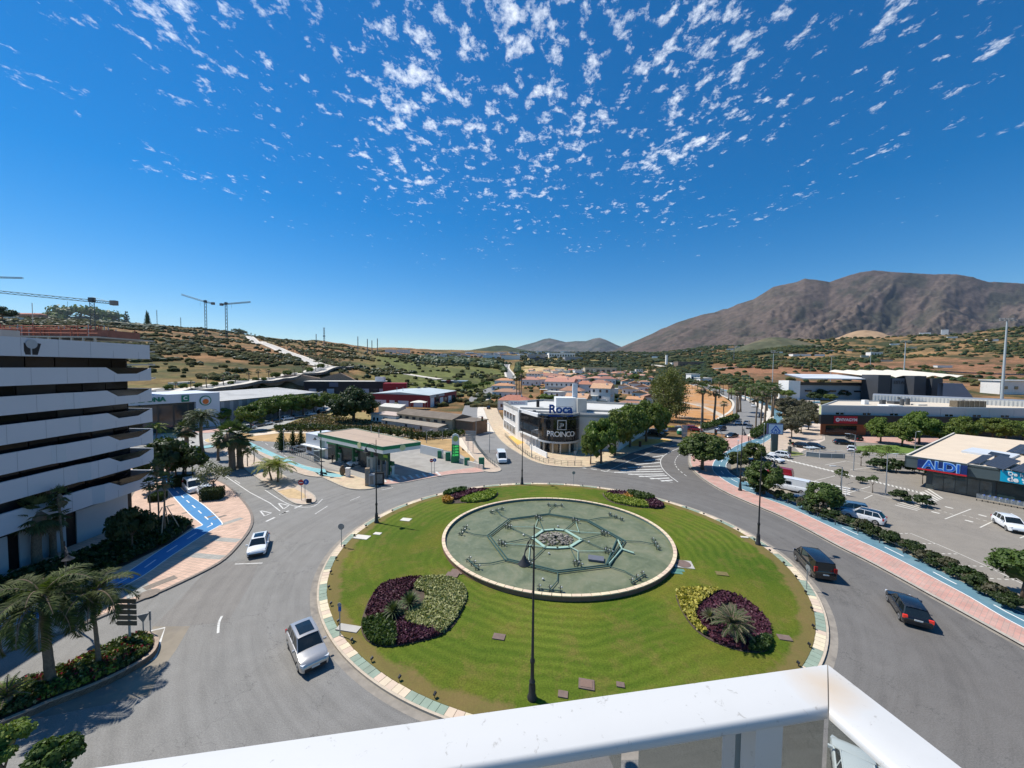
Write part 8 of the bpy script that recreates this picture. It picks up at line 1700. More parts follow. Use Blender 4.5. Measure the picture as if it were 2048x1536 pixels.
# street pieces by the filling station
q=at(685,950,.13); t=thing('stone_monument','brown rock standing on the corner pavement','rock',tuple(q)); rng=random.Random(2); mb=MB(); mb.blob((0,0,.9),(.55,.4,1.0),rng,2,.1); obj('rock',mb,[mat('brown_rock',(.16,.11,.07),.9,.3,3)],t)
q=at(696,953,.13); t=thing('white_pillar','white pillar box next to the brown rock','pillar',tuple(q)); mb=MB(); mb.box((0,0,.75),(.7,.6,1.5)); obj('body',mb,[WHITE],t); mb=MB(); mb.box((0,0,1.55),(.8,.7,.12)); obj('cap',mb,[WHITE],t)
for px,py,w,h,m_,lb in ((735,971,.7,3.0,mat('mosaic_panel',(.4,.3,.2),.7,.5,4),'narrow mosaic panel stele at the pavement corner'),(744,971,.9,2.0,mat('cab_grey',(.42,.44,.46),.5,.05,2),'grey cabinet at the pavement corner'),(757,969,1.9,2.1,BLACK,'dark advertising box at the pavement corner'),(634,921,1.2,2.2,mat('cab_pale',(.38,.42,.40),.5,.05,2),'pale air and water unit by the forecourt fence')):
    q=at(px,py,.12); t=thing('street_cabinet',lb,'cabinet',tuple(q),.15); mb=MB(); mb.box((0,0,h/2),(w,.5,h)); obj('body',mb,[m_],t); mb=MB(); mb.box((0,-.26,h*.5),(w*.75,.03,h*.75)); obj('panel',mb,[mat('panel_'+m_.name,(.2,.2,.19),.4,.3,4)],t)
t=thing('green_pillar_sign','green and white pillar sign in front of the station shop','sign',tuple(at(650,915,0))); mb=MB(); mb.box((0,0,2.6),(1.7,.4,5.2)); obj('body',mb,[mat('pillar_green_white',(.35,.45,.42),.4,.2,1)],t); mb=MB(); mb.box((0,-.22,4.4),(1.7,.04,.6)); obj('green_band',mb,[GREENBP],t); mb=MB(); mb.box((-.9,0,3.0),(.15,.5,6.0)); obj('edge',mb,[mat('edge_green',(.02,.1,.06),.5,.05,1)],t)
# ------------------------------------------------------------------ fences
def fence(name,label,px,h,step,m_,rails=2,z=.12,cat='fence',solid=None,thick=.03):
    P=gpts(px,z); t=thing(name,label,cat,(0,0,0)); L_=[0]
    for a,b in zip(P,P[1:]): L_.append(L_[-1]+(b-a).length)
    n=int(L_[-1]/step); pt=lambda s:(lambda i:P[i].lerp(P[i+1],(s-L_[i])/max(1e-6,L_[i+1]-L_[i])))(max(0,min(len(P)-2,int(np.searchsorted(L_,s))-1)))
    me=None
    for i in range(n+1):
        p=pt(min(L_[-1],i*step)); 
        if me is None: mb=MB(); mb.box((0,0,h/2),(.07,.07,h)); me=meshdata('post',mb,[m_])
        o=obj('post',me,None,t); o.location=(p.x,p.y,z-.02)
    for k in range(rails): mb=MB(); mb.tube([(p.x,p.y,z+h*(k+1)/rails-.03) for p in P],thick,4); obj('rail',mb,[m_],t)
    if solid:
        mb=MB()
        for a,b in zip(P,P[1:]): mb.add([(a.x,a.y,z+.1),(b.x,b.y,z+.1),(b.x,b.y,z+h*.95),(a.x,a.y,z+h*.95)],[(0,1,2,3)])
        obj('panel',mb,[solid],t)
    return t
DKG=mat('railing_dark',(.06,.08,.07),.5,.1,2)
fence('railing','dark railing along the kerb in front of the showroom',[(1010,872),(1030,893),(1060,915),(1090,926),(1130,931),(1165,931)],1.0,1.4,DKG,3)
fence('railing','dark railing on the left side of the village street',[(944,876),(957,899),(975,921),(992,934)],1.0,1.2,DKG,4)
fence('fence','thin grey fence at the left of the filling station',[(575,905),(600,913),(630,925),(640,932)],1.7,1.0,GREY,2)
fence('white_fence','white ranch fence with four rails in the car park',[(1614,975),(1650,982),(1700,993)],1.3,2.6,WHITE,4,0.01,thick=.06)
fence('railing','pale railing with posts along the grass strip by the gym',[(1640,908),(1705,912),(1760,917),(1790,916),(1850,916),(1900,920)],1.1,3.2,mat('rail_pale',(.55,.56,.54),.5,.05,1),2,.1,thick=.05)
fence('railing','low glass-grey barrier beside the trolley shelter',[(1612,913),(1640,916),(1690,918)],1.2,2.5,WHITE,1,.05,solid=mat('barrier_grey',(.25,.3,.3),.3,.1,1))
fence('hoop_fence','line of short posts with wire along the car park hedge',[(1490,958),(1540,992),(1600,1018),(1660,1046),(1720,1068),(1800,1104),(1880,1142),(1960,1182),(2040,1225)],.7,2.6,GREYD,1,.14,thick=.012)
t=thing('trolley_shelter','white hooped trolley shelter at the car park entrance','shelter',tuple(at(1613,910,.05)),.2)
for k in range(4): mb=MB(); mb.tube([(k*.9,-.8,0),(k*.9,-.8,1.5),(k*.9,.8,1.9),(k*.9,.8,0)],.05,5); obj('hoop',mb,[WHITE],t)
mb=MB(); mb.box((1.35,0,1.8),(3.0,1.8,.06)); obj('roof',mb,[mat('shelter_clear',(.5,.55,.56),.2,.05,1)],t)
q=at(1579,907,.1); t=thing('litter_bin','dark cylindrical post with round sign beside the grass island','post',tuple(q)); mb=MB(); mb.lathe((0,0,0),[(.38,0),(.4,1.6),(.3,1.8)],10); obj('body',mb,[GREYD],t); post(t,3.2); disc(t,3.2,.35,GREYD)
for px,py,m_,lb in ((1338,862,mat('bin_yellow',(.45,.35,.04),.5,.1,2),'yellow-lidded recycling containers, left'),(1345,862,MATS['bin_yellow'],'yellow-lidded recycling containers, right'),(1352,862,mat('bin_grey',(.13,.15,.17),.5,.1,2),'grey recycling container beside the yellow ones'),(1358,861,MATS['bin_grey'],'second grey container next to the bottle bank')):
    q=at(px,py,.05); t=thing('waste_container',lb,'container',tuple(q)); mb=MB(); mb.box((0,0,.7),(1.1,1.2,1.2)); obj('body',mb,[MATS['bin_grey'] if 'yellow' in lb else m_],t); mb=MB(); mb.box((0,0,1.45),(1.2,1.3,.35),0,0,.8); obj('lid',mb,[m_ if 'yellow' in lb else GREY],t)
q=at(1360,868,.05); t=thing('bottle_bank','green igloo bottle bank with white cap','container',tuple(q)); mb=MB(); mb.lathe((0,0,0),[(.9,0),(1.0,.6),(.9,1.1)],14); obj('body',mb,[mat('igloo_green',(.02,.2,.1),.5,.1,1)],t,True); mb=MB(); mb.lathe((0,0,1.1),[(.88,0),(.6,.5),(.2,.75)],14); obj('cap',mb,[mat('igloo_pale',(.45,.55,.5),.5,.1,1)],t,True)
q=at(1280,893,.13); t=thing('litter_bin','dark litter bin at the edge of the yellow forecourt','bin',tuple(q)); mb=MB(); mb.lathe((0,0,0),[(.35,0),(.4,1.1),(.42,1.3)],8); obj('body',mb,[mat('bin_brown',(.07,.03,.02),.6,.1,2)],t)
# traffic signals
for px,by,ty,lb,ax in ((1443,897,868,'traffic signal hanging over the avenue junction',-1.6),(952,872,840,'traffic signal arching over the village street',1.8)):
    q=at(px,by,.1); h=zat(px,ty,q.y).z+1; t=thing('traffic_signal',lb,'traffic light',tuple(q)); mb=MB(); mb.tube([(0,0,0),(0,0,h-1),(ax*.4,0,h-.2),(ax,0,h)],.08,6); obj('pole',mb,[GREY],t); mb=MB(); mb.box((ax,0,h-.7),(.55,.4,1.3)); s=obj('signal_head',mb,[BLACK],t)
    for k in range(3): disc(s,h-.3-k*.38,.13,[SR,mat('amber_lens',(.3,.18,.03),.4,.0,1),mat('green_lens',(.02,.2,.08),.4,.0,1)][k],ax,-.22,'lens')
# ------------------------------------------------------------------ floodlights, pylons, cranes
def mast(px,by,ty,label,Y,r,n=6,w=6):
    x=(px-1024)/F_PX*Y; z0=H(x,Y); top=zat(px,ty,Y).z; t=thing('floodlight_mast',label,'floodlight',(x,Y,z0)); h=top-z0; mb=MB(); mb.tube([(0,0,-.5),(0,0,h)],[r,r*.45],10); obj('pole',mb,[mat('mast_grey',(.42,.48,.50),.5,.05,1)],t); mb=MB(); mb.tube([(-w/2,0,h),(w/2,0,h)],.15,5); mb.tube([(-w/2,0,h+1.0),(w/2,0,h+1.0)],.12,5); obj('crossbar',mb,[MATS['mast_grey']],t)
    for k in range(n): mb=MB(); mb.box((-w/2+w*k/(n-1),-.4,h+(.0 if k%2 else .9)),(.75,.5,.6)); obj('floodlight',mb,[SGR],t)
mast(2006,795,641,'tall floodlight mast near the right edge beside the pitch',225,.75,8,9); mast(1807,745,684,'second floodlight mast behind the tented roof',330,.6,6,9); mast(1545,770,705,'grey mast left of the grandstand',240,.3,4,3); mast(1661,757,713,'far mast above the grandstand roof',420,.35,4,5); mast(1739,720,697,'billboard-topped pole on the right slope',600,.4,4,12)
def lattice(mb,a,b,s,n,r):
    a=Vector(a);b=Vector(b);d=(b-a).normalized(); u=d.orthogonal().normalized() if abs(d.z)>.9 else Vector((0,0,1)); w=d.cross(u).normalized(); C=[(u+w)*s/2,(u-w)*s/2,(-u-w)*s/2,(-u+w)*s/2]
    for c in C: mb.tube([a+c,b+c],r,4)
    for i in range(n):
        p=a.lerp(b,i/n);q_=a.lerp(b,(i+1)/n)
        for k in range(4): mb.tube([p+C[k],q_+C[(k+1)%4]],r*.7,3,cap=False)
def crane(px,top,base_row,Y,l,r_,label,jt,rad=.16,s=1.8,tilt=0,n=22):
    x=(px-1024)/F_PX*Y; z1=zat(px,top,Y).z; z0=H(x,Y) if base_row is None else zat(px,base_row,Y).z; t=thing('tower_crane',label,'crane',(x,Y,z0)); m=mat('crane_steel',(.07,.10,.11),.6,.1,1); mb=MB(); lattice(mb,(0,0,0),(0,0,z1-z0),s,n,rad); obj('mast',mb,[m],t)
    h=z1-z0; L0=zat(l[0],l[1],Y); R0=zat(r_[0],r_[1],Y); jl=(L0.x-x,0,L0.z-z0); jr=(R0.x-x,0,R0.z-z0); mb=MB(); lattice(mb,(0,0,h),jl,s*.7,n*2 if abs(jl[0])>40 else n,rad*.8); obj('jib',mb,[m],t); mb=MB(); lattice(mb,(0,0,h),jr,s*.7,8,rad*.8); obj('counter_jib',mb,[m],t)
    mb=MB(); e=jr if jt=='r' else jl; mb.box((e[0],0,e[2]),(s*1.6,s*1.3,s*1.5)); obj('counterweight',mb,[mat('weight_grey',(.2,.2,.19),.8,.1,1)],t)
    mb=MB(); mb.box((0,0,h+s*.4),(s*1.3,s*1.2,s*1.3)); obj('cab',mb,[m],t); mb=MB(); mb.tube([(0,0,h+s*1.3),(e[0]*.8,0,e[2]+s*.4)],rad*.6,3); mb.tube([(jl[0]*.22 if jt=='r' else jr[0]*.3,0,h-s*.3),(jl[0]*.22 if jt=='r' else jr[0]*.3,0,h-s*2.5)],rad*.5,3); obj('cable',mb,[m],t)
crane(189,602,690,105,(-40,580),(228,606),'big slewing crane behind the banded block with its jib to the left','r',.075,.85,n=16)
crane(414,604,None,620,(363,589),(426,607),'left one of two distant cranes on the hill crest','r',.3,2.6,n=10); crane(455,608,None,640,(501,604),(443,609),'right one of two distant cranes on the hill crest','r',.3,2.6,n=10)
crane(-30,554,None,400,(46,556),(-60,553),'crane jib reaching in from the left edge above the big crane','r',.2,1.8,n=14)
for i,(px,by,ty) in enumerate(((649,678,655),(317,648,620),(364,652,635),(633,678,668),(716,690,673),(735,693,678),(744,694,681),(755,696,677),(70,690,606),(1466,700,690))):
    Y=900 if px!=70 else 102; x=(px-1024)/F_PX*Y; z0=H(x,Y)-2; z1=zat(px,ty,Y).z; t=thing('antenna_mast',['lattice radio mast on the left hill crest','thin mast just right of the dark cypress','short pole on the crest between cypress and cranes','small mast left of the lattice radio mast','first thin mast on the falling crest','second thin mast on the falling crest','third thin mast on the falling crest','last thin mast at the end of the crest','white pole rising from the building site','thin mast on the right-hand hill'][i],'mast',(x,Y,z0)); mb=MB(); (lattice(mb,(0,0,0),(0,0,z1-z0),2.2 if i==0 else 1.0,8,.25) if px!=70 else mb.tube([(0,0,0),(0,0,z1-z0)],.08,5)); obj('mast',mb,[mat('mast_dark',(.2,.22,.24),.6,.1,1) if px!=70 else CONCL],t)
    if i==0: mb=MB(); mb.box((0,0,(z1-z0)*.55),(4,3,3)); obj('equipment_box',mb,[GREY],t)
# ------------------------------------------------------------------ balcony rail in the foreground
def rail():
    h=.56; zt=EYE-h
    o0=at(1655,1328,zt); i0=at(1657,1421,zt); oL=at(150,1540,zt); oR=at(1930,1540,zt)
    dL=(oL-o0).normalized(); dR=(oR-o0).normalized(); nL=Vector((dL.y,-dL.x,0)); nL=nL if nL.dot(i0-o0)>0 else -nL; nR=Vector((-dR.y,dR.x,0)); nR=nR if nR.dot(i0-o0)>0 else -nR
    wL=(i0-o0).dot(nL); t=thing('balcony_railing','white balcony handrail with tinted glass panels in the foreground','railing',(o0.x,o0.y,0))
    wm,tt,b=newmat('rail_white'); geo=N('ShaderNodeNewGeometry',tt); a=noise(geo.outputs['Position'],60,4,.7,.6,tt); a2=noise(geo.outputs['Position'],5,4,.6,.3,tt); c=mixc(tt,ramp(a.outputs[0],[(.63,0),(.70,.6)],tt).outputs[0],(.58,.575,.555),(.30,.28,.25)); c=mixc(tt,ramp(a2.outputs[0],[(.45,0),(.75,.25)],tt).outputs[0],c,(.47,.46,.42))
    gp=N('ShaderNodeVectorMath',tt,operation='DISTANCE'); tt.links.new(geo.outputs['Position'],gp.inputs[0]); gp.inputs[1].default_value=((o0.x+i0.x)/2,(o0.y+i0.y)/2,zt)
    st=ramp(mth('ADD',mth('MULTIPLY',gp.outputs['Value'],7,tt),mth('MULTIPLY',a2.outputs[0],.9,tt),tt),[(.6,.55),(.95,0)],tt); c=mixc(tt,st.outputs[0],c,(.55,.38,.2)); tt.links.new(c,b.inputs['Base Color']); b.inputs['Roughness'].default_value=.35
    C=Vector((o0.x,o0.y,0))
    prof=[(0,-.012),(0,-.006),(.004,-.002),(.012,0),(.5,.003),(.88,.0),(.965,-.002),(.992,-.006),(1.0,-.010),(1.0,-.014),(.96,-.017),(.04,-.017)]
    def arm(a0,a1,b0,b1,name):
        mb=MB(); vs=[]
        for P0,P1 in ((a0,b0),(a1,b1)):
            for f,z in prof: q=P0.lerp(P1,f); vs.append((q.x-C.x,q.y-C.y,zt+z))
        k=len(prof); mb.add(vs,[(i,(i+1)%k,k+(i+1)%k,k+i) for i in range(k)]+[tuple(range(k))[::-1],tuple(range(k,2*k))]); obj(name,mb,[wm],t,True,50)
    g=.0012
    arm(o0+dL*g,o0+dL*3.2,i0+dL*g,i0+dL*3.2,'handrail'); arm(o0+dR*g,o0+dR*2.2,i0+dR*g,i0+dR*2.2,'handrail')
    gl,tt,b=newmat('tinted_glass'); gb=N('ShaderNodeBsdfGlossy',tt); gb.inputs['Roughness'].default_value=.02; gb.inputs[0].default_value=(.9,.9,.9,1); tb=N('ShaderNodeBsdfTransparent',tt); tb.inputs[0].default_value=(.56,.60,.56,1); fr=N('ShaderNodeFresnel',tt); fr.inputs[0].default_value=1.5; mx_=N('ShaderNodeMixShader',tt); tt.links.new(fr.outputs[0],mx_.inputs[0]); tt.links.new(tb.outputs[0],mx_.inputs[1]); tt.links.new(gb.outputs[0],mx_.inputs[2]); tt.links.new(mx_.outputs[0],tt.nodes['Material Output'].inputs[0])
    gc=(o0+i0)/2
    for d,L0,L1 in ((dL,.004,.36),(dL,.39,1.6),(dL,1.61,3.1),(dR,.004,1.0),(dR,1.01,2.1)):
        a=gc+d*L0; b_=gc+d*L1; mb=MB(); mb.add([(a.x-C.x,a.y-C.y,zt-1.1),(b_.x-C.x,b_.y-C.y,zt-1.1),(b_.x-C.x,b_.y-C.y,zt-.016),(a.x-C.x,a.y-C.y,zt-.016)],[(0,1,2,3)]); obj('glass_panel',mb,[gl],t)
    q=at(1530,1445,zt-.02)
    for d,L_ in ((dL,(q-i0).dot(dL)),(dL,1.9)):
        p=i0+d*L_-nL*(wL*.25); mb=MB(); mb.box((p.x-C.x,p.y-C.y,zt-.57),(.05,.03,1.1),math.atan2(d.y,d.x)); obj('post',mb,[wm],t)
    return zt,gc
rail()
# ------------------------------------------------------------------ vehicles
def paint(name,col,metal=.2,rough=.25):
    m=mat('paint_'+name,col,rough,.015,1,metal=metal,spec=.5,coat=.8); return m
PT={'white':paint('white',(.74,.76,.77),0,.3),'silver':paint('silver',(.50,.48,.45),.55,.28),'black':paint('black',(.010,.011,.013),.1,.2),'blue':paint('blue',(.13,.22,.29),.5,.3),'red':paint('red',(.30,.008,.015),.1,.3),'grey':paint('grey',(.16,.17,.18),.4,.3),'dblue':paint('dark_blue',(.02,.035,.08),.3,.25)}
TYRE=mat('tyre',(.018,.018,.018),.85,.1,4); RIM=mat('rim_alloy',(.42,.43,.44),.3,.05,3,metal=.7); TRIM=mat('car_trim',(.02,.02,.022),.55,.1,2); HEAD=mat('headlight',(.6,.63,.66),.1,.05,2,spec=.8); TAIL=mat('taillight',(.35,.01,.01),.2,.05,2); TAILON=mat('taillight_lit',(.6,.02,.02),.2,.05,2,emit=((1,.1,.05),.25)); PLATE=mat('number_plate',(.7,.7,.66),.5,.05,2); CARG=mat('car_glass',(.012,.017,.018),.05,.15,1,spec=.8)
CK={ # L, W, H, body outline (x along from rear 0 to front 1, belt height), cabin base rear/front, roof rear/front, roof shoulder width
 'suv':(4.5,1.86,1.66,[(0,.78),(.02,.98),(.12,1.04),(.6,1.02),(.72,1.0),(.9,.93),(.975,.82),(1,.62)],(.03,.735),(.14,.57),.80),
 'hatch':(4.25,1.80,1.5,[(0,.70),(.02,.9),(.1,.96),(.6,.94),(.74,.92),(.9,.84),(.975,.72),(1,.55)],(.03,.76),(.17,.57),.76),
 'wagon':(4.7,1.83,1.5,[(0,.70),(.02,.92),(.1,.96),(.6,.93),(.72,.90),(.9,.82),(.975,.72),(1,.55)],(.03,.72),(.13,.54),.76),
 'sedan':(4.7,1.82,1.44,[(0,.68),(.02,.9),(.16,.95),(.6,.92),(.72,.90),(.9,.80),(.975,.70),(1,.55)],(.10,.74),(.27,.56),.74),
 'van':(5.1,1.95,1.92,[(0,.9),(.01,1.06),(.1,1.1),(.6,1.1),(.8,1.08),(.93,.98),(.98,.85),(1,.62)],(.01,.885),(.04,.68),.86),
 'lvan':(5.4,2.0,2.25,[(0,.9),(.01,1.1),(.1,1.15),(.6,1.15),(.82,1.12),(.94,1.0),(.985,.88),(1,.62)],(.005,.90),(.03,.72),.88),
 'mpv':(4.4,1.8,1.82,[(0,.85),(.01,1.02),(.1,1.06),(.6,1.05),(.76,1.02),(.92,.92),(.98,.8),(1,.6)],(.01,.80),(.05,.60),.84)}
def build_car(kind,col,panel=False,roofcol=None,roofglass=False,lit=False):
    Lc,Wc,Hc,prof,cb,rf,sh=CK[kind]; P=PT[col]; t=thing('parked_car','','car'); X=lambda f:(f-.5)*Lc; bz=lambda f:float(np.interp(f,[a for a,_ in prof],[b for _,b in prof])); W2=Wc/2
    # lower body: cross-sections lofted from bumper to bumper, wheel arches lifted
    wf=(.185,.80); wr=.34
    st=sorted(set([0,.012,.04,.09,.12,.15,.185,.22,.25,.29,.4,.5,.6,.69,.735,.765,.80,.835,.865,.90,.95,.985,1])); mb=MB(); V=[]; k=0
    for f in st:
        nose=1-max(0,(f-.86)/.14)**2*.16-max(0,(.07-f)/.07)**2*.10; w=W2*nose; zb=.24+.10*max(0,(f-.93)/.07)+.08*max(0,(.05-f)/.05); b=bz(f)
        ar=0
        for c in wf:
            d=abs(X(f)-X(c))
            if d<wr+.03: ar=max(ar,math.sqrt(max(0,(wr+.03)**2-d*d)))
        zs=max(zb,.33+ar) if ar else zb
        hb=b+(.035 if f>.7 else .0)
        V+=[(X(f),0,zb),(X(f),-w*.72,zb),(X(f),-w*.96,max(zs,zb)),(X(f),-w,max(zs+.02,.52 if ar<.2 else zs+.02)),(X(f),-w*.985,b-.13),(X(f),-w*.93,b-.02),(X(f),-w*.80,b+.012),(X(f),-w*.3,hb+.01),(X(f),w*.3,hb+.01),(X(f),w*.80,b+.012),(X(f),w*.93,b-.02),(X(f),w*.985,b-.13),(X(f),w,max(zs+.02,.52 if ar<.2 else zs+.02)),(X(f),w*.96,max(zs,zb)),(X(f),w*.72,zb)]
    K=15; n=len(st); F_=[(i*K+j,i*K+(j+1)%K,(i+1)*K+(j+1)%K,(i+1)*K+j) for i in range(n-1) for j in range(K)]+[tuple(range(K))[::-1],tuple(range((n-1)*K,n*K))]
    mb.add(V,F_); mb.f=[tuple(reversed(f)) for f in mb.f]; obj('body',mb,[P],t,True,38)
    # glasshouse
    z0r,z0f=bz(cb[0])-.03,bz(cb[1])-.03; hr=Hc-.06; yb=W2*.88; yt=W2*sh*.9; g=MB()
    S=[(cb[0],z0r,yb,z0r),(rf[0],bz(rf[0])-.02,yb,hr-.02),((rf[0]+rf[1])/2,bz(.4)-.02,yb,hr+.03),(rf[1],bz(rf[1])-.02,yb,hr),(cb[1],z0f,yb,z0f)]
    V=[]
    for i,(f,zb,y,zt) in enumerate(S):
        if i in (0,4): V+=[(X(f),-y,zb),(X(f),-y*.98,zb+.01),(X(f),y*.98,zb+.01),(X(f),y,zb)]
        else: V+=[(X(f),-y,zb),(X(f),-yt,zt),(X(f),yt,zt),(X(f),y,zb)]
    g.add(V,[(4*i+j,4*i+4+j,4*i+5+j,4*i+1+j) for i in range(4) for j in range(3)]); g.f=[tuple(reversed(f)) for f in g.f]; obj('windows',g,[CARG],t,True,25)
    # roof skin and pillars
    r=MB(); e=.02; ys=[-yt-.01,-yt*.6,0,yt*.6,yt+.01]; xs=[rf[0]-.012,rf[0]+.05,(rf[0]+rf[1])/2,rf[1]-.04,rf[1]+.012]; hz=[hr-.01,hr+.035,hr+.06,hr+.04,hr+.0]
    V=[(X(x),y,z+.02-(abs(y)/yt)**2*.035) for x,z in zip(xs,hz) for y in ys]; r.add(V,[(i*5+j,(i+1)*5+j,(i+1)*5+j+1,i*5+j+1) for i in range(4) for j in range(4)]); r.f=[tuple(reversed(f)) for f in r.f]; r.add([(x,y,z-.05) for x,y,z in V],[(i*5+j,(i+1)*5+j,(i+1)*5+j+1,i*5+j+1) for i in range(4) for j in range(4)]); obj('roof',r,[PT[roofcol] if roofcol else P],t,True,30)
    if roofglass: s=MB(); xs2=[xs[1]+.1,xs[2],xs[3]]; yy=[-yt*.72,0,yt*.72]; s.add([(X(x) if k_ else X(xs[1])+.15,y,z+.034-(abs(y)/yt)**2*.028) for k_,(x,z) in enumerate(zip(xs[1:4],hz[1:4])) for y in yy],[(i*3+j,(i+1)*3+j,(i+1)*3+j+1,i*3+j+1) for i in range(2) for j in range(2)]); obj('sunroof',s,[CARG],t)
    pl=MB()
    for s in (-1,1):
        def bar(f0,y0,z0,f1,y1,z1,rr): pl.tube([(X(f0),s*y0,z0),(X(f1),s*y1,z1)],rr,5)
        bar(cb[1],yb,z0f,rf[1],yt,hr,.04); bar(cb[0]+.015,yb,z0r+.02,rf[0],yt,hr,.05)
        for f in ((.44,.26) if kind not in('van','lvan') else (.62,)): bar(f,yb+.01,bz(f),f,yt+.01,hr,.032)
        pl.tube([(X(rf[0]),s*(yt+.005),hr+.0),(X(.4),s*(yt+.01),hr+.035),(X(rf[1]),s*(yt+.005),hr+.01)],.035,5)
    if panel or kind=='lvan':
        for s in (-1,1):
            V=[(X(.02),s*(yb+.015),1.0),(X(.60),s*(yb+.015),1.05),(X(.60),s*(yt+.02),hr),(X(.045),s*(yt+.02),hr)]; pl.add(V,[(0,1,2,3) if s<0 else (3,2,1,0)])
        pl.add([(X(.003),-yb,1.0),(X(.003),yb,1.0),(X(.035),yt,hr),(X(.035),-yt,hr)],[(0,3,2,1)])
    obj('pillars',pl,[P],t,True,40)
    if kind=='lvan' and panel:
        for s in (-1,1): m_=MB(); m_.box((X(.52),s*(yb-.0),1.55),(.75,.08,.5)); obj('side_window',m_,[CARG],t)
    lo=MB(); lo.box((X(.97),0,.42),(.30,Wc*.72,.20)); lo.box((X(.03),0,.42),(.30,Wc*.74,.2)); 
    for s in (-1,1): lo.box((X(.5),s*(W2*.955),.30),(Lc*.42,.09,.12))
    obj('bumper_trim',lo,[TRIM],t)
    gr=MB(); gr.box((X(.985),0,bz(.985)-.2),(.10,Wc*.42,.16)); obj('grille',gr,[TRIM],t)
    for s in (-1,1):
        m_=MB(); m_.box((X(.955),s*W2*.74,bz(.955)-.12),(.26,.34,.15),-s*.42); obj('headlight',m_,[HEAD],t)
        m_=MB(); m_.box((X(.022),s*W2*.82,bz(.05)-.12 if kind not in('van','lvan') else 1.15),(.16,.28,.26 if kind not in('van','lvan') else .5)); obj('taillight',m_,[TAILON if lit else TAIL],t)
        m_=MB(); m_.box((X(cb[1]-.07),s*(W2+.06),bz(.65)+.09),(.13,.2,.13)); obj('mirror',m_,[P],t)
        for k,f in enumerate((.33,.53)): m_=MB(); m_.box((X(f),s*(W2*.975),bz(f)-.19),(.17,.035,.03)); obj('door_handle',m_,[TRIM if col=='white' else RIM],t)
    for f,s in ((.985,1),(.012,-1)): m_=MB(); m_.box((X(f)+s*.07,0,.50 if s>0 else .72),(.03,.5,.11)); obj('number_plate',m_,[PLATE],t)
    for c in wf:
        for s in (-1,1):
            m_=MB(); m_.tube([(X(c),s*(W2-.22),wr-.01),(X(c),s*(W2-.015),wr-.01)],wr-.01,18); w=obj('wheel',m_,[TYRE],t,True,40); m_=MB(); m_.tube([(X(c),s*(W2-.03),wr-.01),(X(c),s*(W2+.0),wr-.01)],wr*.66,14); obj('rim',m_,[RIM],w,True,40); m_=MB(); m_.tube([(X(c),s*(W2+.001),wr-.01),(X(c),s*(W2+.012),wr-.01)],wr*.2,8); obj('hub',m_,[TRIM],w)
    uc=MB(); uc.box((0,0,.4),(Lc*.9,Wc*.7,.3)); obj('underbody',uc,[TRIM],t)
    return t
CP={}
def car(kind,col,loc,head,label,group=None,**k):
    """loc = ground point under the middle; head = direction the nose points, radians"""
    key=(kind,col,tuple(sorted(k.items()))); CP.setdefault(key,Proto(lambda:build_car(kind,col,**k))); return CP[key].put(tuple(loc),head,label,group)
def car_w(kind,col,fw,rw,side,label,**k):
    """placed by the ground contact of the front and rear wheel seen at one side ('L' or 'R' of the car)"""
    a=at(*fw,.004); b=at(*rw,.004); d=(a-b); h=math.atan2(d.y,d.x); Wc=CK[kind][1]; Lc=CK[kind][0]; n=Vector((d.y,-d.x,0)).normalized()*(1 if side=='L' else -1); m=(a+b)/2+n*(Wc/2-.1)
    return car(kind,col,m+Vector((math.cos(h),math.sin(h),0))*Lc*.008,h,label,**k)
car_w('suv','silver',(595,1337),(580,1301),'R','silver-beige off-roader with black glass roof driving round the near left bend',roofglass=True)
car_w('hatch','white',(531,1109),(538,1084),'L','white hatchback with glass roof leaving the left street',roofglass=True)
car_w('van','black',(1593.5,1122),(1620,1151),'L','black people carrier driving along the right side of the roundabout',lit=False)
car_w('wagon','black',(1778,1206),(1798,1237),'L','black estate car with lit tail lamp behind the people carrier',lit=True)
def hd(a,b): p,q=at(*a),at(*b); return math.atan2(q.y-p.y,q.x-p.x)
def carp(kind,col,c,d,label,g=None,z=None,**k):
    p=at(*c,.01) if z is None else G(*c,.15); q=at(*d) if z is None else G(*d); return car(kind,col,p,math.atan2(q.y-p.y,q.x-p.x),label,g,**k)
carp('lvan','white',(1003,922),(1008,935),'white minibus coming down the village street to the roundabout')
carp('suv','white',(1726,1040),(1690,1031),'white car with black roof parked nearest the hedge',None,roofcol='black')
carp('suv','blue',(1700,1026),(1665,1020),'pale blue off-roader parked beside the white one')
carp('lvan','white',(1580,981),(1555,976),'white camper van with side window in the car park',None,panel=True)
carp('mpv','red',(1558,953),(1530,948),'red delivery van parked behind the big round tree',None,panel=True)
carp('sedan','grey',(1617,1004),(1600,1001),'dark saloon mostly hidden by the round tree')
carp('suv','white',(2020,1057),(2050,1075),'white off-roader parked near the shop at the right')
carp('sedan','black',(1516,926),(1490,924),'black saloon parked beyond the clipped trees')
carp('hatch','white',(1546,923),(1572,929),'white car facing out next to the black saloon')
carp('hatch','white',(1559,914),(1530,910),'white hatchback parked on the far side of the totem')
carp('wagon','black',(1688,889),(1720,891),'black estate car in front of the gym sign')
carp('hatch','black',(1606,896),(1625,899),'black car by the trolley shelter, left'); carp('hatch','black',(1630,897),(1650,900),'black car by the trolley shelter, right'); carp('hatch','white',(1703,902),(1703,880),'small white car behind the barrier')
carp('suv','black',(1708,880),(1690,876),'black off-roader parked right under the gym window')
carp('van','white',(385,981),(392,988),'white van with grey side parked under the dark trees'); carp('hatch','white',(412,991),(422,1001),'white saloon parked behind the clipped hedge')
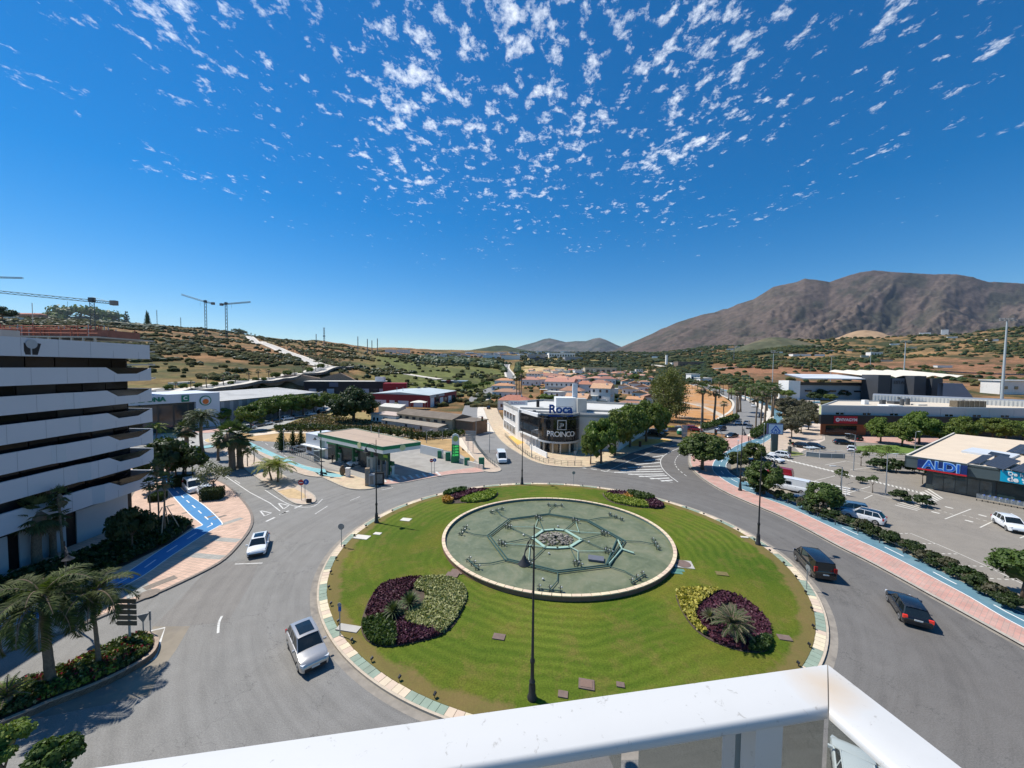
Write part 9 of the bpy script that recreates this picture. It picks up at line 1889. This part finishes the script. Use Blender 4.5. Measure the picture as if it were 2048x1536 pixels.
carp('sedan','black',(1463,875),(1430,880),'black car crossing the avenue junction'); carp('suv','dblue',(1441,861),(1420,864),'dark blue car waiting at the avenue junction'); carp('mpv','red',(1376,861),(1360,861),'red van on the road below the dry slope, left'); carp('hatch','red',(1391,862),(1405,863),'red car just behind the red van')
carp('hatch','silver',(1477,849),(1468,854),'silver car first in the left queue on the avenue'); carp('hatch','silver',(1493,849),(1484,856),'silver car in the middle lane of the avenue'); carp('sedan','grey',(1499,857),(1490,864),'grey car in the near lane of the avenue'); carp('hatch','white',(1507,814),(1503,818),'small car far up the avenue'); carp('suv','black',(1522,835),(1516,842),'black car beside the avenue palms'); carp('suv','black',(1430,884),(1445,887),'dark car half hidden by the big round pavement tree')
carp('suv','black',(1312,869),(1330,872),'black off-roader parked under the ficus trees'); carp('hatch','blue',(1322,864),(1335,866),'blue-grey car behind the black off-roader')
for c,d,kd,cl,lb in (((977,818),(975,812),'hatch','black','dark car parked first in line up the village street'),((976,810),(975,804),'suv','grey','grey car parked second up the village street'),((979,801),(981,796),'hatch','black','dark car parked third up the village street'),((985,793),(989,789),'hatch','silver','silver car parked highest up the village street'),((973,801),(972,805),'sedan','grey','grey car driving down the village street')): carp(kd,cl,c,d,lb)
carp('hatch','white',(683,917),(705,922),'white car at the pumps under the canopy, farther one',z=None); carp('hatch','white',(716,930),(700,933),'white car at the pumps under the canopy, nearer one'); carp('hatch','grey',(600,903),(620,900),'grey car parked behind the station shop')
for i,(px,py) in enumerate(((498,858),(516,853),(533,850),(553,845),(575,840),(596,836),(622,831),(645,826))): p=at(px,py,.02); car(['hatch','suv','wagon'][i%3],['white','grey','white','black'][i%4],p,1.2,f'{nth(i)} parked car from the left under the warehouse trees','cars under the warehouse trees')
q=at(1716,1524,1.5); car('hatch','white',(q.x,q.y,.01),.95,'white car passing right below the glass of the balcony')
# motor scooters / bins in front of the shops: none. People
def person(px,py,h,label,cols,pose=0,z=.12):
    q=at(px,py,z); t=thing('person',label,'person',tuple(q),pose); s=h/1.75
    J={'pel':(0,0,.92),'che':(0,0,1.32),'nek':(0,0,1.5),'hed':(0,-.02,1.64),'top':(0,0,1.76),'kl':(-.11,-.06,.5),'fl':(-.12,.08,.06),'tl':(-.12,-.12,.03),'kr':(.11,-.1,.5),'fr':(.12,-.2,.06),'tr':(.12,-.38,.04),'sl':(-.2,0,1.4),'el':(-.27,.04,1.12),'hl':(-.25,-.1,.9),'sr':(.2,0,1.4),'er':(.27,.04,1.12),'hr':(.24,-.12,.92)}
    rad={'pel':.15,'che':.17,'nek':.06,'hed':.105,'top':.07,'kl':.075,'fl':.05,'tl':.045,'kr':.075,'fr':.05,'tr':.045,'sl':.07,'el':.05,'hl':.035,'sr':.07,'er':.05,'hr':.035}
    E_=[('pel','che'),('che','nek'),('nek','hed'),('hed','top'),('pel','kl'),('kl','fl'),('fl','tl'),('pel','kr'),('kr','fr'),('fr','tr'),('che','sl'),('sl','el'),('el','hl'),('che','sr'),('sr','er'),('er','hr')]
    ks=list(J); me=bpy.data.meshes.new('body'); me.from_pydata([tuple(v*s for v in J[k]) for k in ks],[(ks.index(a),ks.index(b)) for a,b in E_],[]); o=bpy.data.objects.new('body',me); COL.objects.link(o); md=o.modifiers.new('skin','SKIN'); 
    for i,k in enumerate(ks): me.skin_vertices[0].data[i].radius=(rad[k]*s,rad[k]*s); 
    me.skin_vertices[0].data[0].use_root=True; o.modifiers.new('sub','SUBSURF').levels=1
    bpy.context.view_layer.update(); ev=bpy.data.meshes.new_from_object(o.evaluated_get(bpy.context.evaluated_depsgraph_get())); bpy.data.objects.remove(o); o=bpy.data.objects.new('body',ev); COL.objects.link(o); o.parent=t
    ms=[mat('skin',(.42,.26,.18),.6,.05,3)]+[mat('cloth_'+str(c),c,.9,.1,3) for c in cols]; ev.materials.clear(); [ev.materials.append(m_) for m_ in ms]
    for p in ev.polygons: z_=p.center.z/s; p.material_index=0 if z_>1.5 or (abs(p.center.x)/s>.2 and z_<1.2 and z_>.8) else (1 if z_>.93 else 2)
    mb=MB(); mb.blob((0,.02*s,1.70*s),(.11*s,.12*s,.09*s),random.Random(1),1,.03); obj('hair',mb,[BLACK],t)
person(1497,885,1.75,'pedestrian in dark clothes on the blue cycle lane by the avenue',[(.03,.03,.035),(.04,.04,.05)],.6)
person(1501,886,1.6,'pedestrian in pale top beside the one in dark clothes',[(.6,.6,.6),(.25,.25,.27)],.4)
person(665,924,1.75,'person in black standing at the front of the station shop, left',[(.02,.02,.02),(.03,.03,.03)],0,.01); person(672,921,1.7,'person in black standing at the front of the station shop, right',[(.025,.02,.02),(.02,.02,.03)],1,.01)
# ------------------------------------------------------------------ thin summer haze
mb=MB(); mb.box((0,9800,1024),(60000,20800,2052)); hz_=obj('haze',mb,[]); hz_['kind']='stuff'
m=bpy.data.materials.new('haze_air'); m.use_nodes=True; t=m.node_tree; t.nodes.clear(); o=N('ShaderNodeOutputMaterial',t); v=N('ShaderNodeVolumePrincipled',t); v.inputs['Color'].default_value=(.62,.76,.98,1); v.inputs['Density'].default_value=1.4e-5; v.inputs['Anisotropy'].default_value=0.2; t.links.new(v.outputs[0],o.inputs['Volume']); hz_.data.materials.append(m)
